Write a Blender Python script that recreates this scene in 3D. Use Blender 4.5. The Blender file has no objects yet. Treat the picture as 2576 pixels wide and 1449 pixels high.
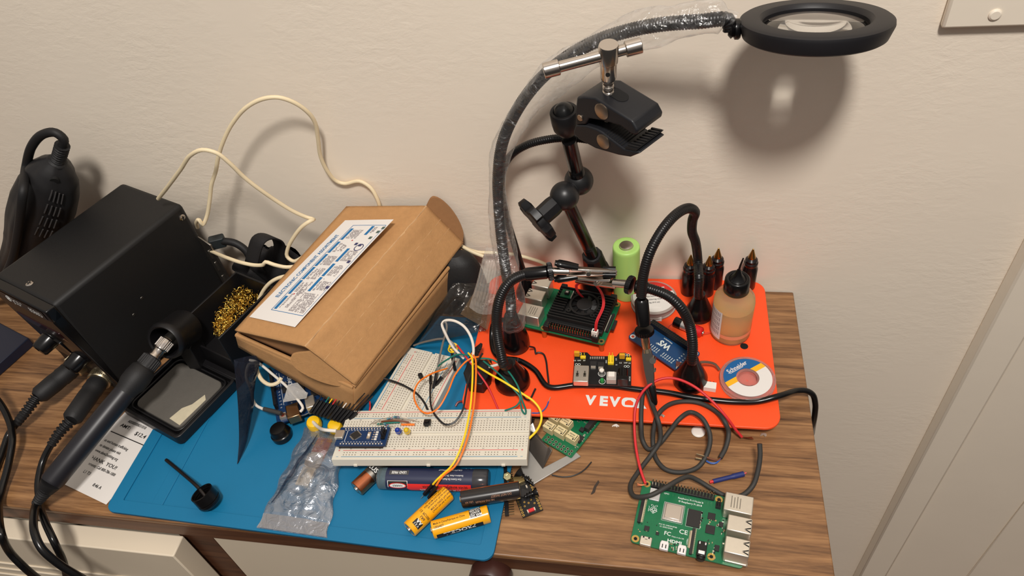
import bpy, math, random
from mathutils import Vector, Matrix, noise
random.seed(7)
C = bpy.context.scene.collection
W, H, F = 2576, 1449, 1865.34
CAM = Vector((-0.13911, -0.54813, 0.56571))
def cam_axes(pitch, yaw, roll):
    f = Vector((-math.sin(yaw)*math.cos(pitch), math.cos(yaw)*math.cos(pitch), -math.sin(pitch)))
    r = f.cross(Vector((0, 0, 1))).normalized(); u = r.cross(f)
    c, s = math.cos(roll), math.sin(roll)
    return c*r+s*u, -s*r+c*u, f
CR, CU, CF = cam_axes(0.789139, 0.268289, -0.161313)
V3 = Vector
def ray(px, py):
    return CR*((px-W/2)/F)+CU*((H/2-py)/F)+CF
def Z(px, py, z):            # point of the place at height z
    d = ray(px, py); return CAM+d*((z-CAM.z)/d.z)
def Y(px, py, y):            # point of the place at distance -y from the wall
    d = ray(px, py); return CAM+d*((y-CAM.y)/d.y)
def PL(px, py, c, n):        # point on the plane through c with normal n
    d = ray(px, py); return CAM+d*((V3(c)-CAM).dot(n)/d.dot(n))
def ZZ(l): return [Z(*p) for p in l]
def YY(l): return [Y(*p) for p in l]
def frame(o, px, py):        # axes x along o->px, y in the plane towards py; also lengths
    o, px, py = V3(o), V3(px), V3(py)
    x = (px-o).normalized(); z = x.cross(py-o).normalized(); y = z.cross(x)
    M = Matrix.Identity(4)
    for i, a in enumerate((x, y, z)): M.col[i][:3] = a
    M.col[3][:3] = o
    return M, (px-o).length, (py-o).dot(y)
def axes(o, x, y, z):
    M = Matrix.Identity(4)
    for i, a in enumerate((x, y, z)): M.col[i][:3] = V3(a)
    M.col[3][:3] = V3(o); return M
def rotz(o, a):
    return Matrix.Translation(V3(o)) @ Matrix.Rotation(a, 4, 'Z')
def perp(d):
    d = V3(d).normalized(); a = V3((0, 0, 1)) if abs(d.z) < .9 else V3((1, 0, 0))
    x = d.cross(a).normalized(); return x, d.cross(x), d
def smoothpath(pts, step=.003):
    pts = [V3(p) for p in pts]
    if len(pts) < 3:
        n = max(2, int((pts[1]-pts[0]).length/step)+1)
        return [pts[0].lerp(pts[1], i/(n-1)) for i in range(n)]
    P = [pts[0]*2-pts[1]]+pts+[pts[-1]*2-pts[-2]]
    out = []
    for i in range(1, len(P)-2):
        p0, p1, p2, p3 = P[i-1:i+3]
        t1 = max((p1-p0).length, 1e-6)**.5; t2 = max((p2-p1).length, 1e-6)**.5; t3 = max((p3-p2).length, 1e-6)**.5
        m1 = (p2-p1)+t2*((p1-p0)/t1-(p2-p0)/(t1+t2)); m2 = (p2-p1)+t2*((p3-p2)/t3-(p3-p1)/(t2+t3))
        n = max(2, int((p2-p1).length/step+.5))
        for k in range(n):
            t = k/n; a = 2*t**3-3*t*t+1; b = t**3-2*t*t+t; c = -2*t**3+3*t*t; d = t**3-t*t
            out.append(a*p1+b*m1+c*p2+d*m2)
    out.append(pts[-1]); return out

class MB:
    def __init__(s): s.v = []; s.f = []; s.m = []; s.cur = 0; s.M = None
    def add(s, vs, fs):
        b = len(s.v)
        s.v += [s.M @ V3(v) for v in vs] if s.M else [V3(v) for v in vs]
        s.f += [tuple(b+i for i in f) for f in fs]; s.m += [s.cur]*len(fs)
        return s
    def mat(s, i): s.cur = i; return s
    def fr(s, M): s.M = M; return s
    def box(s, x0, x1, y0, y1, z0, z1):
        vs = [(x, y, z) for x in (x0, x1) for y in (y0, y1) for z in (z0, z1)]
        return s.add(vs, [(0, 1, 3, 2), (4, 6, 7, 5), (0, 4, 5, 1), (2, 3, 7, 6), (0, 2, 6, 4), (1, 5, 7, 3)])
    def cbox(s, cx, cy, cz, sx, sy, sz): return s.box(cx-sx/2, cx+sx/2, cy-sy/2, cy+sy/2, cz-sz/2, cz+sz/2)
    def hexa(s, b4, t4):     # eight corners: bottom loop (counter-clockwise from above), top loop
        return s.add(list(b4)+list(t4), [(3, 2, 1, 0), (4, 5, 6, 7)]+[(i, (i+1) % 4, 4+(i+1) % 4, 4+i) for i in range(4)])
    def quad(s, a, b, c, d): return s.add([a, b, c, d], [(0, 1, 2, 3)])
    def rect(s, x0, x1, y0, y1, z): return s.quad((x0, y0, z), (x1, y0, z), (x1, y1, z), (x0, y1, z))
    def lathe(s, a, d, prof, n=24, capa=True, capb=True, ph=0):   # prof: (distance along d, radius)
        x, y, d = perp(d); a = V3(a); vs = []; fs = []
        for h, r in prof:
            for i in range(n):
                t = 2*math.pi*i/n+ph; vs.append(a+d*h+(x*math.cos(t)+y*math.sin(t))*r)
        m = len(prof)
        for j in range(m-1):
            for i in range(n):
                k = (i+1) % n; fs.append((j*n+i, j*n+k, (j+1)*n+k, (j+1)*n+i))
        if capa: fs.append(tuple(range(n-1, -1, -1)))
        if capb: fs.append(tuple((m-1)*n+i for i in range(n)))
        return s.add(vs, fs)
    def cyl(s, a, b, r, r2=None, n=24):
        a, b = V3(a), V3(b); r2 = r if r2 is None else r2
        return s.lathe(a, b-a, [(0, r), ((b-a).length, r2)], n)
    def ball(s, c, r, n=20):
        k = n//2
        return s.lathe(V3(c)-V3((0, 0, r)), (0, 0, 1), [(r-r*math.cos(math.pi*i/k), max(r*math.sin(math.pi*i/k), r*.01)) for i in range(k+1)], n)
    def tube(s, pts, r, n=10, step=.003, flat=None, smooth=True, jit=None):
        P = smoothpath(pts, step) if smooth else [V3(p) for p in pts]
        L = [0]
        for i in range(1, len(P)): L.append(L[-1]+(P[i]-P[i-1]).length)
        rf = r if callable(r) else (lambda t, l: r)
        t = (P[1]-P[0]).normalized(); x, y, _ = perp(t); vs = []; fs = []
        for i, p in enumerate(P):
            q = P[min(i+1, len(P)-1)]-P[max(i-1, 0)]
            q = q.normalized() if q.length > 1e-9 else t
            ax = t.cross(q)
            if ax.length > 1e-7:
                R = Matrix.Rotation(t.angle(q), 3, ax); x = R @ x; y = R @ y
            t = q; rr = rf(L[i], L[-1])
            for k in range(n):
                a = 2*math.pi*k/n; j = jit(L[i], a) if jit else 1
                vs.append(p+(x*math.cos(a)+y*math.sin(a)*(flat or 1))*rr*j)
        for i in range(len(P)-1):
            for k in range(n):
                l = (k+1) % n; fs.append((i*n+k, i*n+l, (i+1)*n+l, (i+1)*n+k))
        fs.append(tuple(range(n-1, -1, -1))); b = (len(P)-1)*n; fs.append(tuple(b+i for i in range(n)))
        return s.add(vs, fs)
    def prism(s, poly, z0, z1):
        n = len(poly); A = sum(poly[i][0]*poly[(i+1) % n][1]-poly[(i+1) % n][0]*poly[i][1] for i in range(n))
        if A < 0: poly = poly[::-1]
        vs = [(p[0], p[1], z0) for p in poly]+[(p[0], p[1], z1) for p in poly]
        return s.add(vs, [tuple(range(n-1, -1, -1)), tuple(range(n, 2*n))]+[(i, (i+1) % n, n+(i+1) % n, n+i) for i in range(n)])
    def prismw(s, pts, d):   # polygon of world points swept along d
        pts = [V3(p) for p in pts]; d = V3(d); n = len(pts)
        nr = V3((0, 0, 0))
        for i in range(n): nr += pts[i].cross(pts[(i+1) % n])
        if nr.dot(d) < 0: pts = pts[::-1]
        return s.add(pts+[p+d for p in pts], [tuple(range(n-1, -1, -1)), tuple(range(n, 2*n))]+[(i, (i+1) % n, n+(i+1) % n, n+i) for i in range(n)])
    def rbox(s, x0, x1, y0, y1, z0, z1, r, n=5):
        return s.prism(rrect(x0, x1, y0, y1, r, n), z0, z1)
    def ring(s, c, d, r0, r1, h0, h1, n=32):
        return s.lathe(c, d, [(h0, r0), (h0, r1), (h1, r1), (h1, r0), (h0, r0)], n, False, False)
    def grid(s, f, nu, nv):
        vs = [f(i/nu, j/nv) for j in range(nv+1) for i in range(nu+1)]; w = nu+1
        return s.add(vs, [(j*w+i, j*w+i+1, (j+1)*w+i+1, (j+1)*w+i) for j in range(nv) for i in range(nu)])
    def text(s, body, size, M, align='CENTER', bold=0, sx=1, warp=None):   # flat lettering on a surface
        key = (body, bold)
        if key not in TXT:
            c = bpy.data.curves.new('lettering', 'FONT'); c.body = body; c.size = 1; c.offset = bold; c.resolution_u = 2
            o = bpy.data.objects.new('lettering', c); me = o.to_mesh()
            TXT[key] = ([v.co.copy() for v in me.vertices], [tuple(p.vertices) for p in me.polygons])
            o.to_mesh_clear(); bpy.data.objects.remove(o); bpy.data.curves.remove(c)
        vs, fs = TXT[key]
        if not vs: return s
        x0 = min(v.x for v in vs); x1 = max(v.x for v in vs)
        off = {'CENTER': (x0+x1)/2, 'LEFT': x0, 'RIGHT': x1}[align]
        g = [V3(((v.x-off)*size*sx, (v.y-.35)*size, 0)) for v in vs]
        g = [warp(p) for p in g] if warp else [M @ p for p in g]
        M0, s.M = s.M, None; s.add(g, fs); s.M = M0; return s
TXT = {}
def rrect(x0, x1, y0, y1, r, n=5):
    out = []
    for cx, cy, a in ((x1-r, y1-r, 0), (x0+r, y1-r, 90), (x0+r, y0+r, 180), (x1-r, y0+r, 270)):
        for i in range(n+1):
            t = math.radians(a+90*i/n); out.append((cx+r*math.cos(t), cy+r*math.sin(t)))
    return out
def T(x, y, z=0, a=0, s=1):
    return Matrix.Translation((x, y, z)) @ Matrix.Rotation(a, 4, 'Z') @ Matrix.Scale(s, 4)

def mesh_obj(name, mb, mats, org, smooth=40, bevel=0, solid=0, subd=0, bseg=2):
    me = bpy.data.meshes.new(name)
    me.from_pydata([v-org for v in mb.v], [], mb.f)
    for m in (mats if isinstance(mats, (list, tuple)) else [mats]): me.materials.append(m)
    me.polygons.foreach_set('material_index', mb.m)
    if smooth: me.shade_smooth(); me.set_sharp_from_angle(angle=math.radians(smooth))
    me.update()
    o = bpy.data.objects.new(name, me); C.objects.link(o)
    if solid:
        d = o.modifiers.new('thickness', 'SOLIDIFY'); d.thickness = solid; d.offset = 0
    if subd:
        d = o.modifiers.new('subdivision', 'SUBSURF'); d.levels = d.render_levels = subd
    if bevel:
        d = o.modifiers.new('edge', 'BEVEL'); d.width = bevel; d.segments = bseg; d.limit_method = 'ANGLE'; d.angle_limit = math.radians(40)
    return o
WORG = {}
def thing(name, label, cat, loc, group=None):
    o = bpy.data.objects.new(name, None); o.empty_display_size = .01; C.objects.link(o)
    o.location = loc; o['label'] = label; o['category'] = cat
    if group: o['group'] = group
    WORG[o.name] = V3(loc); return o
def part(name, mb, mats, parent, label=None, **k):
    o = mesh_obj(name, mb, mats, WORG[parent.name], **k); o.parent = parent
    WORG[o.name] = WORG[parent.name]
    if label: o['label'] = label
    return o
def solo(name, label, cat, mb, mats, group=None, **k):
    lo = [min(v[i] for v in mb.v) for i in range(3)]; hi = [max(v[i] for v in mb.v) for i in range(3)]
    org = V3(((lo[0]+hi[0])/2, (lo[1]+hi[1])/2, lo[2]))
    o = mesh_obj(name, mb, mats, org, **k); o.location = org; WORG[o.name] = org
    o['label'] = label; o['category'] = cat
    if group: o['group'] = group
    return o
def struct(name, mb, mats, parent=None, **k):
    if parent: return part(name, mb, mats, parent, **k)
    o = mesh_obj(name, mb, mats, V3((0, 0, 0)), **k); o['kind'] = 'structure'; WORG[o.name] = V3((0, 0, 0)); return o

# ---------- materials
def lin(c): return tuple(((x/255)/12.92 if x/255 <= .04045 else ((x/255+.055)/1.055)**2.4) for x in c)
def mat(name, rgb, rough=.5, metal=0, spec=.5, trans=0, ior=1.45, alpha=1, coat=0, emit=0, var=0, vscale=60, bump=0, bscale=200, sss=0):
    m = bpy.data.materials.new(name); m.use_nodes = True; nt = m.node_tree; b = nt.nodes['Principled BSDF']
    c = lin(rgb)+(1,); b.inputs['Base Color'].default_value = c
    b.inputs['Roughness'].default_value = rough; b.inputs['Metallic'].default_value = metal
    b.inputs['Specular IOR Level'].default_value = spec; b.inputs['Transmission Weight'].default_value = trans
    b.inputs['IOR'].default_value = ior; b.inputs['Alpha'].default_value = alpha; b.inputs['Coat Weight'].default_value = coat
    if sss: b.inputs['Subsurface Weight'].default_value = sss; b.inputs['Subsurface Radius'].default_value = (.004, .003, .002)
    if emit: b.inputs['Emission Color'].default_value = c; b.inputs['Emission Strength'].default_value = emit
    if var or bump:
        tc = nt.nodes.new('ShaderNodeTexCoord'); n = nt.nodes.new('ShaderNodeTexNoise'); n.inputs['Scale'].default_value = vscale; n.inputs['Detail'].default_value = 6
        nt.links.new(tc.outputs['Object'], n.inputs['Vector'])
        if var:
            mx = nt.nodes.new('ShaderNodeMix'); mx.data_type = 'RGBA'
            mx.inputs['A'].default_value = tuple(x*(1-var) for x in c[:3])+(1,); mx.inputs['B'].default_value = tuple(min(1, x*(1+var)) for x in c[:3])+(1,)
            nt.links.new(n.outputs['Fac'], mx.inputs['Factor']); nt.links.new(mx.outputs['Result'], b.inputs['Base Color'])
        if bump:
            n2 = nt.nodes.new('ShaderNodeTexNoise'); n2.inputs['Scale'].default_value = bscale; n2.inputs['Detail'].default_value = 4
            nt.links.new(tc.outputs['Object'], n2.inputs['Vector'])
            bp = nt.nodes.new('ShaderNodeBump'); bp.inputs['Strength'].default_value = bump; bp.inputs['Distance'].default_value = .001
            nt.links.new(n2.outputs['Fac'], bp.inputs['Height']); nt.links.new(bp.outputs['Normal'], b.inputs['Normal'])
    return m
def film(name, tint, alpha, rough=.12, metal=0, bump=.6, bscale=60, sheen=0, edge=0):   # thin see-through plastic: part clear, part glossy
    m = bpy.data.materials.new(name); m.use_nodes = True; nt = m.node_tree; b = nt.nodes['Principled BSDF']
    b.inputs['Base Color'].default_value = lin(tint)+(1,); b.inputs['Roughness'].default_value = rough; b.inputs['Metallic'].default_value = metal
    tc = nt.nodes.new('ShaderNodeTexCoord'); n2 = nt.nodes.new('ShaderNodeTexNoise'); n2.inputs['Scale'].default_value = bscale; n2.inputs['Detail'].default_value = 5
    n2.inputs['Distortion'].default_value = 1.2
    nt.links.new(tc.outputs['Object'], n2.inputs['Vector'])
    bp = nt.nodes.new('ShaderNodeBump'); bp.inputs['Strength'].default_value = bump; bp.inputs['Distance'].default_value = .004
    nt.links.new(n2.outputs['Fac'], bp.inputs['Height']); nt.links.new(bp.outputs['Normal'], b.inputs['Normal'])
    tr = nt.nodes.new('ShaderNodeBsdfTransparent'); mx = nt.nodes.new('ShaderNodeMixShader')
    lw = nt.nodes.new('ShaderNodeLayerWeight'); lw.inputs['Blend'].default_value = .35
    mr = nt.nodes.new('ShaderNodeMapRange'); mr.inputs['To Min'].default_value = alpha; mr.inputs['To Max'].default_value = min(1, alpha+.45)
    nt.links.new(lw.outputs['Facing'], mr.inputs['Value']); nt.links.new(mr.outputs['Result'], mx.inputs['Fac'])
    nt.links.new(tr.outputs[0], mx.inputs[1]); nt.links.new(b.outputs[0], mx.inputs[2])
    mr.inputs['From Min'].default_value = edge
    if sheen:
        gl = nt.nodes.new('ShaderNodeBsdfGlossy'); gl.inputs['Roughness'].default_value = rough; nt.links.new(bp.outputs['Normal'], gl.inputs['Normal'])
        m2 = nt.nodes.new('ShaderNodeMixShader'); m2.inputs['Fac'].default_value = sheen
        nt.links.new(mx.outputs[0], m2.inputs[1]); nt.links.new(gl.outputs[0], m2.inputs[2]); mx = m2
    nt.links.new(mx.outputs[0], nt.nodes['Material Output'].inputs['Surface'])
    return m
def wood(name, dark, mid, light, axis=0, scale=1.0, rough=.45, stain=False):
    m = bpy.data.materials.new(name); m.use_nodes = True; nt = m.node_tree; N = nt.nodes; Lk = nt.links.new; b = N['Principled BSDF']
    tc = N.new('ShaderNodeTexCoord'); mp = N.new('ShaderNodeMapping')
    s = [90*scale]*3; s[axis] = 4.5*scale; mp.inputs['Scale'].default_value = s
    Lk(tc.outputs['Object'], mp.inputs['Vector'])
    n1 = N.new('ShaderNodeTexNoise'); n1.inputs['Scale'].default_value = 1; n1.inputs['Detail'].default_value = 8; n1.inputs['Roughness'].default_value = .62; n1.inputs['Distortion'].default_value = .5
    Lk(mp.outputs['Vector'], n1.inputs['Vector'])
    mp2 = N.new('ShaderNodeMapping'); s2 = [320*scale]*3; s2[axis] = 26*scale; mp2.inputs['Scale'].default_value = s2; Lk(tc.outputs['Object'], mp2.inputs['Vector'])
    n2 = N.new('ShaderNodeTexNoise'); n2.inputs['Scale'].default_value = 1; n2.inputs['Detail'].default_value = 5; n2.inputs['Roughness'].default_value = .6
    Lk(mp2.outputs['Vector'], n2.inputs['Vector'])
    ad = N.new('ShaderNodeMath'); ad.operation = 'MULTIPLY_ADD'; ad.inputs[1].default_value = .38; Lk(n2.outputs['Fac'], ad.inputs[0])
    sb = N.new('ShaderNodeMath'); sb.operation = 'MULTIPLY_ADD'; sb.inputs[1].default_value = .9; sb.inputs[2].default_value = -.14; Lk(n1.outputs['Fac'], sb.inputs[0]); Lk(sb.outputs[0], ad.inputs[2])
    cr = N.new('ShaderNodeValToRGB'); e = cr.color_ramp.elements
    e[0].position = .28; e[0].color = lin(dark)+(1,); e[1].position = .72; e[1].color = lin(light)+(1,); q = e.new(.5); q.color = lin(mid)+(1,)
    Lk(ad.outputs[0], cr.inputs['Fac']); Lk(cr.outputs['Color'], b.inputs['Base Color'])
    bp = N.new('ShaderNodeBump'); bp.inputs['Strength'].default_value = .25; bp.inputs['Distance'].default_value = .0006; Lk(ad.outputs[0], bp.inputs['Height']); Lk(bp.outputs['Normal'], b.inputs['Normal'])
    b.inputs['Roughness'].default_value = rough
    return m
def plaster(name, rgb):
    m = bpy.data.materials.new(name); m.use_nodes = True; nt = m.node_tree; N = nt.nodes; Lk = nt.links.new; b = N['Principled BSDF']
    tc = N.new('ShaderNodeTexCoord'); mp = N.new('ShaderNodeMapping'); mp.inputs['Scale'].default_value = (75, 75, 150); Lk(tc.outputs['Object'], mp.inputs['Vector'])
    n1 = N.new('ShaderNodeTexNoise'); n1.inputs['Scale'].default_value = 1; n1.inputs['Detail'].default_value = 7; n1.inputs['Roughness'].default_value = .62; n1.inputs['Distortion'].default_value = .35; Lk(mp.outputs['Vector'], n1.inputs['Vector'])
    n2 = N.new('ShaderNodeTexNoise'); n2.inputs['Scale'].default_value = 9; n2.inputs['Detail'].default_value = 3; Lk(tc.outputs['Object'], n2.inputs['Vector'])
    mk = N.new('ShaderNodeMapRange'); mk.inputs['From Min'].default_value = .38; mk.inputs['From Max'].default_value = .68; mk.inputs['To Min'].default_value = .12; mk.inputs['To Max'].default_value = 1; Lk(n2.outputs['Fac'], mk.inputs['Value'])
    mu = N.new('ShaderNodeMath'); mu.operation = 'MULTIPLY'; Lk(n1.outputs['Fac'], mu.inputs[0]); Lk(mk.outputs['Result'], mu.inputs[1])
    bp = N.new('ShaderNodeBump'); bp.inputs['Strength'].default_value = .4; bp.inputs['Distance'].default_value = .0015; Lk(mu.outputs[0], bp.inputs['Height']); Lk(bp.outputs['Normal'], b.inputs['Normal'])
    mx = N.new('ShaderNodeMix'); mx.data_type = 'RGBA'; c = lin(rgb); mx.inputs['A'].default_value = tuple(x*.95 for x in c)+(1,); mx.inputs['B'].default_value = tuple(x*1.04 for x in c)+(1,)
    n3 = N.new('ShaderNodeTexNoise'); n3.inputs['Scale'].default_value = 4; n3.inputs['Detail'].default_value = 4; Lk(tc.outputs['Object'], n3.inputs['Vector'])
    Lk(n3.outputs['Fac'], mx.inputs['Factor']); Lk(mx.outputs['Result'], b.inputs['Base Color']); b.inputs['Roughness'].default_value = .55
    return m
def glass(name, rgb, ior=1.5, rough=0):
    m = bpy.data.materials.new(name); m.use_nodes = True; nt = m.node_tree; b = nt.nodes['Principled BSDF']
    b.inputs['Base Color'].default_value = lin(rgb)+(1,); b.inputs['Transmission Weight'].default_value = 1; b.inputs['IOR'].default_value = ior; b.inputs['Roughness'].default_value = rough
    return m
# ---------- colours
BLK = mat('black_plastic', (19, 18, 20), .42, var=.1, vscale=300)
BLKM = mat('black_powder_coat', (22, 21, 21), .55, var=.12, vscale=500, bump=.15, bscale=2500)
BLKG = mat('black_gloss_plastic', (12, 11, 12), .24)
RUB = mat('black_rubber', (24, 23, 24), .6, bump=.1, bscale=900)
CORD = mat('charcoal_cord', (52, 50, 47), .62, var=.12, vscale=200)
DKGREY = mat('dark_grey_plastic', (60, 58, 56), .5)
CHROME = mat('nickel_plated_steel', (200, 192, 184), .2, 1)
STEEL = mat('brushed_steel', (172, 166, 158), .36, 1, var=.1, vscale=150)
TIN = mat('tinned_shell', (222, 214, 200), .34, .82, var=.05, vscale=400)
ALU = mat('matt_aluminium', (182, 180, 176), .48, .75, var=.08, vscale=120)
ALUD = mat('dark_aluminium', (105, 98, 92), .42, .8, var=.2, vscale=120)
BRASS = mat('brass', (188, 148, 84), .28, 1)
GOLDP = mat('gold_plating', (214, 176, 96), .3, 1)
COPPER = mat('copper', (196, 118, 82), .27, 1, var=.12, vscale=200)
WHITE = mat('white_plastic', (232, 226, 216), .45)
PRINT = mat('white_print', (226, 226, 222), .6)
PRINTD = mat('black_print', (28, 27, 27), .6)
CREAM = mat('cream_cable', (232, 214, 178), .5, var=.06, vscale=80)
CARD = mat('corrugated_cardboard', (178, 133, 86), .85, var=.12, vscale=220, bump=.25, bscale=700)
CARDI = mat('cardboard_inside', (150, 108, 70), .9, var=.12, vscale=200)
PAPER = mat('paper_label', (222, 217, 212), .6)
PBLUE = mat('label_blue', (28, 106, 160), .6)
PGREY = mat('label_grey_print', (132, 122, 124), .7)
ORANGE = mat('orange_painted_steel', (248, 82, 34), .42, var=.04, vscale=60, bump=.1, bscale=1600)
MATB = mat('blue_silicone', (10, 108, 150), .52, var=.05, vscale=30, bump=.06, bscale=1500)
PCBG = mat('green_circuit_board', (18, 104, 66), .35, var=.15, vscale=250)
PCBB = mat('navy_circuit_board', (16, 48, 88), .38, var=.1, vscale=200)
PCBK = mat('black_circuit_board', (20, 20, 22), .38)
PCBR = mat('red_circuit_board', (140, 30, 36), .4)
CHIP = mat('black_chip', (38, 36, 36), .5)
CERAM = mat('tan_ceramic', (176, 150, 112), .5)
YEL = mat('yellow_plastic', (240, 190, 20), .4)
BBW = mat('breadboard_plastic', (216, 210, 195), .5, sss=.1)
BBH = mat('breadboard_contact', (118, 108, 94), .55, .3)
BBR = mat('red_line', (214, 70, 74), .55)
BBB = mat('blue_line', (56, 132, 168), .55)
W_OR = mat('orange_wire', (240, 122, 34), .42)
W_YE = mat('yellow_wire', (246, 206, 28), .42)
W_RE = mat('red_wire', (206, 44, 48), .42)
W_GR = mat('teal_wire', (22, 112, 98), .42)
W_BK = mat('black_wire', (30, 29, 30), .42)
W_WH = mat('white_wire', (226, 218, 206), .45)
W_GY = mat('grey_wire', (120, 116, 110), .45)
W_BL = mat('blue_wire', (36, 84, 160), .42)
W_BN = mat('brown_wire', (112, 66, 44), .45)
SLOT = mat('dark_recess', (12, 11, 11), .8)
GREENC = mat('light_green_wrap', (172, 214, 116), .38)

# ---------- the room
m = MB(); m.box(-1.9, 1.2, .001, .06, -.75, 1.65); wb_ = struct('wall_back', m, plaster('cream_plaster', (240, 227, 209)), smooth=0); wb_.cycles.is_caustics_receiver = True
m = MB(); m.box(-1.9, 1.2, -1.1, .06, -.79, -.75); struct('floor', m, wood('floor_boards', (70, 50, 34), (104, 76, 52), (128, 96, 66)), smooth=0)
PAINT = mat('glossy_cream_paint', (236, 224, 206), .4, var=.03, vscale=14, bump=.12, bscale=60)
m = MB(); m.prism([(.183, .0012), (.186, -.0125), (.2205, -.0135), (.2225, .0012)], -.748, 1.65); struct('trim_1', m, PAINT, bevel=.002)
m = MB(); m.box(.2242, .98, -.006, .0012, -.748, 1.2); m.box(.33, .88, -.0085, -.006, -.7, -.08); struct('door_1', m, PAINT, bevel=.0015)
# painted-over wall plate high on the wall
a = Y(2363, 64, 0); t = thing('wall_plate', 'cream painted blanking plate fixed flat on the wall above the bench', 'wall plate', (a.x+.05, 0, a.z))
m = MB(); m.box(a.x, a.x+.115, -.006, .0005, a.z, a.z+.09); part('plate', m, PAINT, t, bevel=.002)
s = Y(2503, 37, -.006); m = MB(); m.lathe(s, (0, -1, 0), [(0, .0042), (.0008, .0042), (.0016, .003)], 20); part('screw_head', m, PAINT, t, smooth=30)

# ---------- dresser
DY = -.3015
WOODT = wood('brown_laminate', (72, 46, 28), (132, 94, 60), (168, 126, 84), 0, 1.7, .42)
WOODE = wood('brown_veneer_edge', (54, 30, 18), (84, 50, 31), (108, 70, 46), 0, .7, .5)
DRW = mat('cream_drawer_front', (216, 202, 180), .5, var=.03, vscale=20)
t = thing('dresser', 'wooden dresser with brown wood-grain top and cream drawers against the wall', 'dresser', (-.6, -.15, -.75))
m = MB(); m.mat(0).box(-1.3, 0, DY, 0, -.006, 0); m.mat(1).box(-1.2995, -.0005, DY+.0006, -.0005, -.026, -.006); part('top', m, [WOODT, WOODE], t, bevel=.0012, smooth=30)
m = MB(); m.box(-1.29, -1.27, -.285, -.005, -.7499, -.026); m.box(-.03, -.01, -.285, -.005, -.7499, -.026); m.box(-1.27, -.03, -.012, -.005, -.7499, -.026)
m.box(-1.27, -.03, -.285, -.012, -.7499, -.70); part('carcass', m, WOODE, t, smooth=30)
xd = Y(520, 1354, DY).x
m = MB(); m.box(xd-.034, xd, -.297, -.012, -.70, -.0262); part('divider', m, WOODE, t, smooth=30)
dr0 = Y(437, 1362, -.31); yt = -.0275
# drawer standing proud of the carcass
m = MB()
for i, (z0, z1) in enumerate([(-.150, yt)]):
    m.box(-1.262, xd-.0245, -.320, -.3005, z0, z1)
m.box(-1.25, xd-.035, -.3005, -.03, -.14, -.06)
dr = part('drawer', m, DRW, t, bevel=.0012)
m = MB()
for zz in (-.088, -.103, -.118, -.133): m.box(-1.255, xd-.05, -.3217, -.3199, zz-.0045, zz)
part('moulding', m, DRW, dr, bevel=.0005)
m = MB(); m.box(xd+.003, -.034, -.299, -.281, -.20, -.0275); m.box(xd+.02, -.05, -.281, -.03, -.19, -.06); dr2 = part('drawer', m, DRW, t, bevel=.0012)
k = Y(1219, 1424, -.313)
m = MB(); m.lathe((k.x, -.299, k.z-.0315), (0, -1, 0), [(0, .0150), (.004, .0172), (.012, .0180), (.0150, .0170), (.0153, .0150), (.0115, .0135), (.010, .004)], 36)
part('knob', m, mat('dark_brown_knob', (62, 34, 28), .4), dr2, smooth=50)
m = MB(); m.box(xd+.003, -.034, -.299, -.281, -.40, -.203); part('drawer', m, DRW, t, bevel=.0012)
m = MB(); m.box(-1.262, xd-.0245, -.299, -.281, -.40, -.153); part('drawer', m, DRW, t, bevel=.0012)

# ---------- light: one ceiling lamp above and in front of the bench, warm room light around
def light():
    l = bpy.data.lights.new('ceiling_lamp', 'AREA'); l.shape = 'DISK'; l.size = .24; l.cycles.is_caustics_light = True; l.energy = 28.0; l.color = (1, .95, .895)
    o = bpy.data.objects.new('ceiling_lamp_light', l); C.objects.link(o); o.location = (-.02, -.97, 1.66)
    o.rotation_euler = (V3((-.2, -.15, 0))-o.location).to_track_quat('-Z', 'Y').to_euler()
    w = bpy.data.worlds.new('room_light'); bpy.context.scene.world = w; w.use_nodes = True
    bg = w.node_tree.nodes['Background']; bg.inputs['Color'].default_value = (1, .93, .87, 1); nt = w.node_tree; tc = nt.nodes.new('ShaderNodeTexCoord'); sx = nt.nodes.new('ShaderNodeSeparateXYZ'); mr = nt.nodes.new('ShaderNodeMapRange')
    nt.links.new(tc.outputs['Generated'], sx.inputs[0]); nt.links.new(sx.outputs['Z'], mr.inputs['Value']); nt.links.new(mr.outputs['Result'], bg.inputs['Strength'])
    for k_, v_ in (('From Min', -.1), ('From Max', .75), ('To Min', .05), ('To Max', .50)): mr.inputs[k_].default_value = v_
light()
cd = bpy.data.cameras.new('camera'); cam = bpy.data.objects.new('camera', cd); C.objects.link(cam)
Mc = Matrix.Identity(4)
for i, a in enumerate((CR, CU, -CF)): Mc.col[i][:3] = a
Mc.col[3][:3] = CAM; cam.matrix_world = Mc
cd.sensor_width = 36; cd.sensor_fit = 'HORIZONTAL'; cd.lens = F/W*36; cd.clip_start = .01; cd.clip_end = 20
sc = bpy.context.scene; sc.camera = cam
sc.view_settings.view_transform = 'Standard'; sc.view_settings.look = 'None'; sc.view_settings.exposure = 0; sc.view_settings.gamma = 1; sc.view_settings.use_curve_mapping = False
# ---------- blue mat
a, b = Z(262, 1285, .003), Z(1238, 1412, .003)
ux = (b-a).normalized(); uy = V3((-ux.y, ux.x, 0)); MM = axes(V3((a.x, a.y, 0)), ux, uy, (0, 0, 1)); ML = (b-a).length; MD = .252
m = MB().fr(MM); m.rbox(0, ML, 0, MD, .0002, .0018, .009)
def frame_ribs(m, x0, x1, y0, y1, w, h0, h1):
    m.box(x0, x1, y0, y0+w, h0, h1); m.box(x0, x1, y1-w, y1, h0, h1); m.box(x0, x0+w, y0+w, y1-w, h0, h1); m.box(x1-w, x1, y0+w, y1-w, h0, h1)
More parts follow.
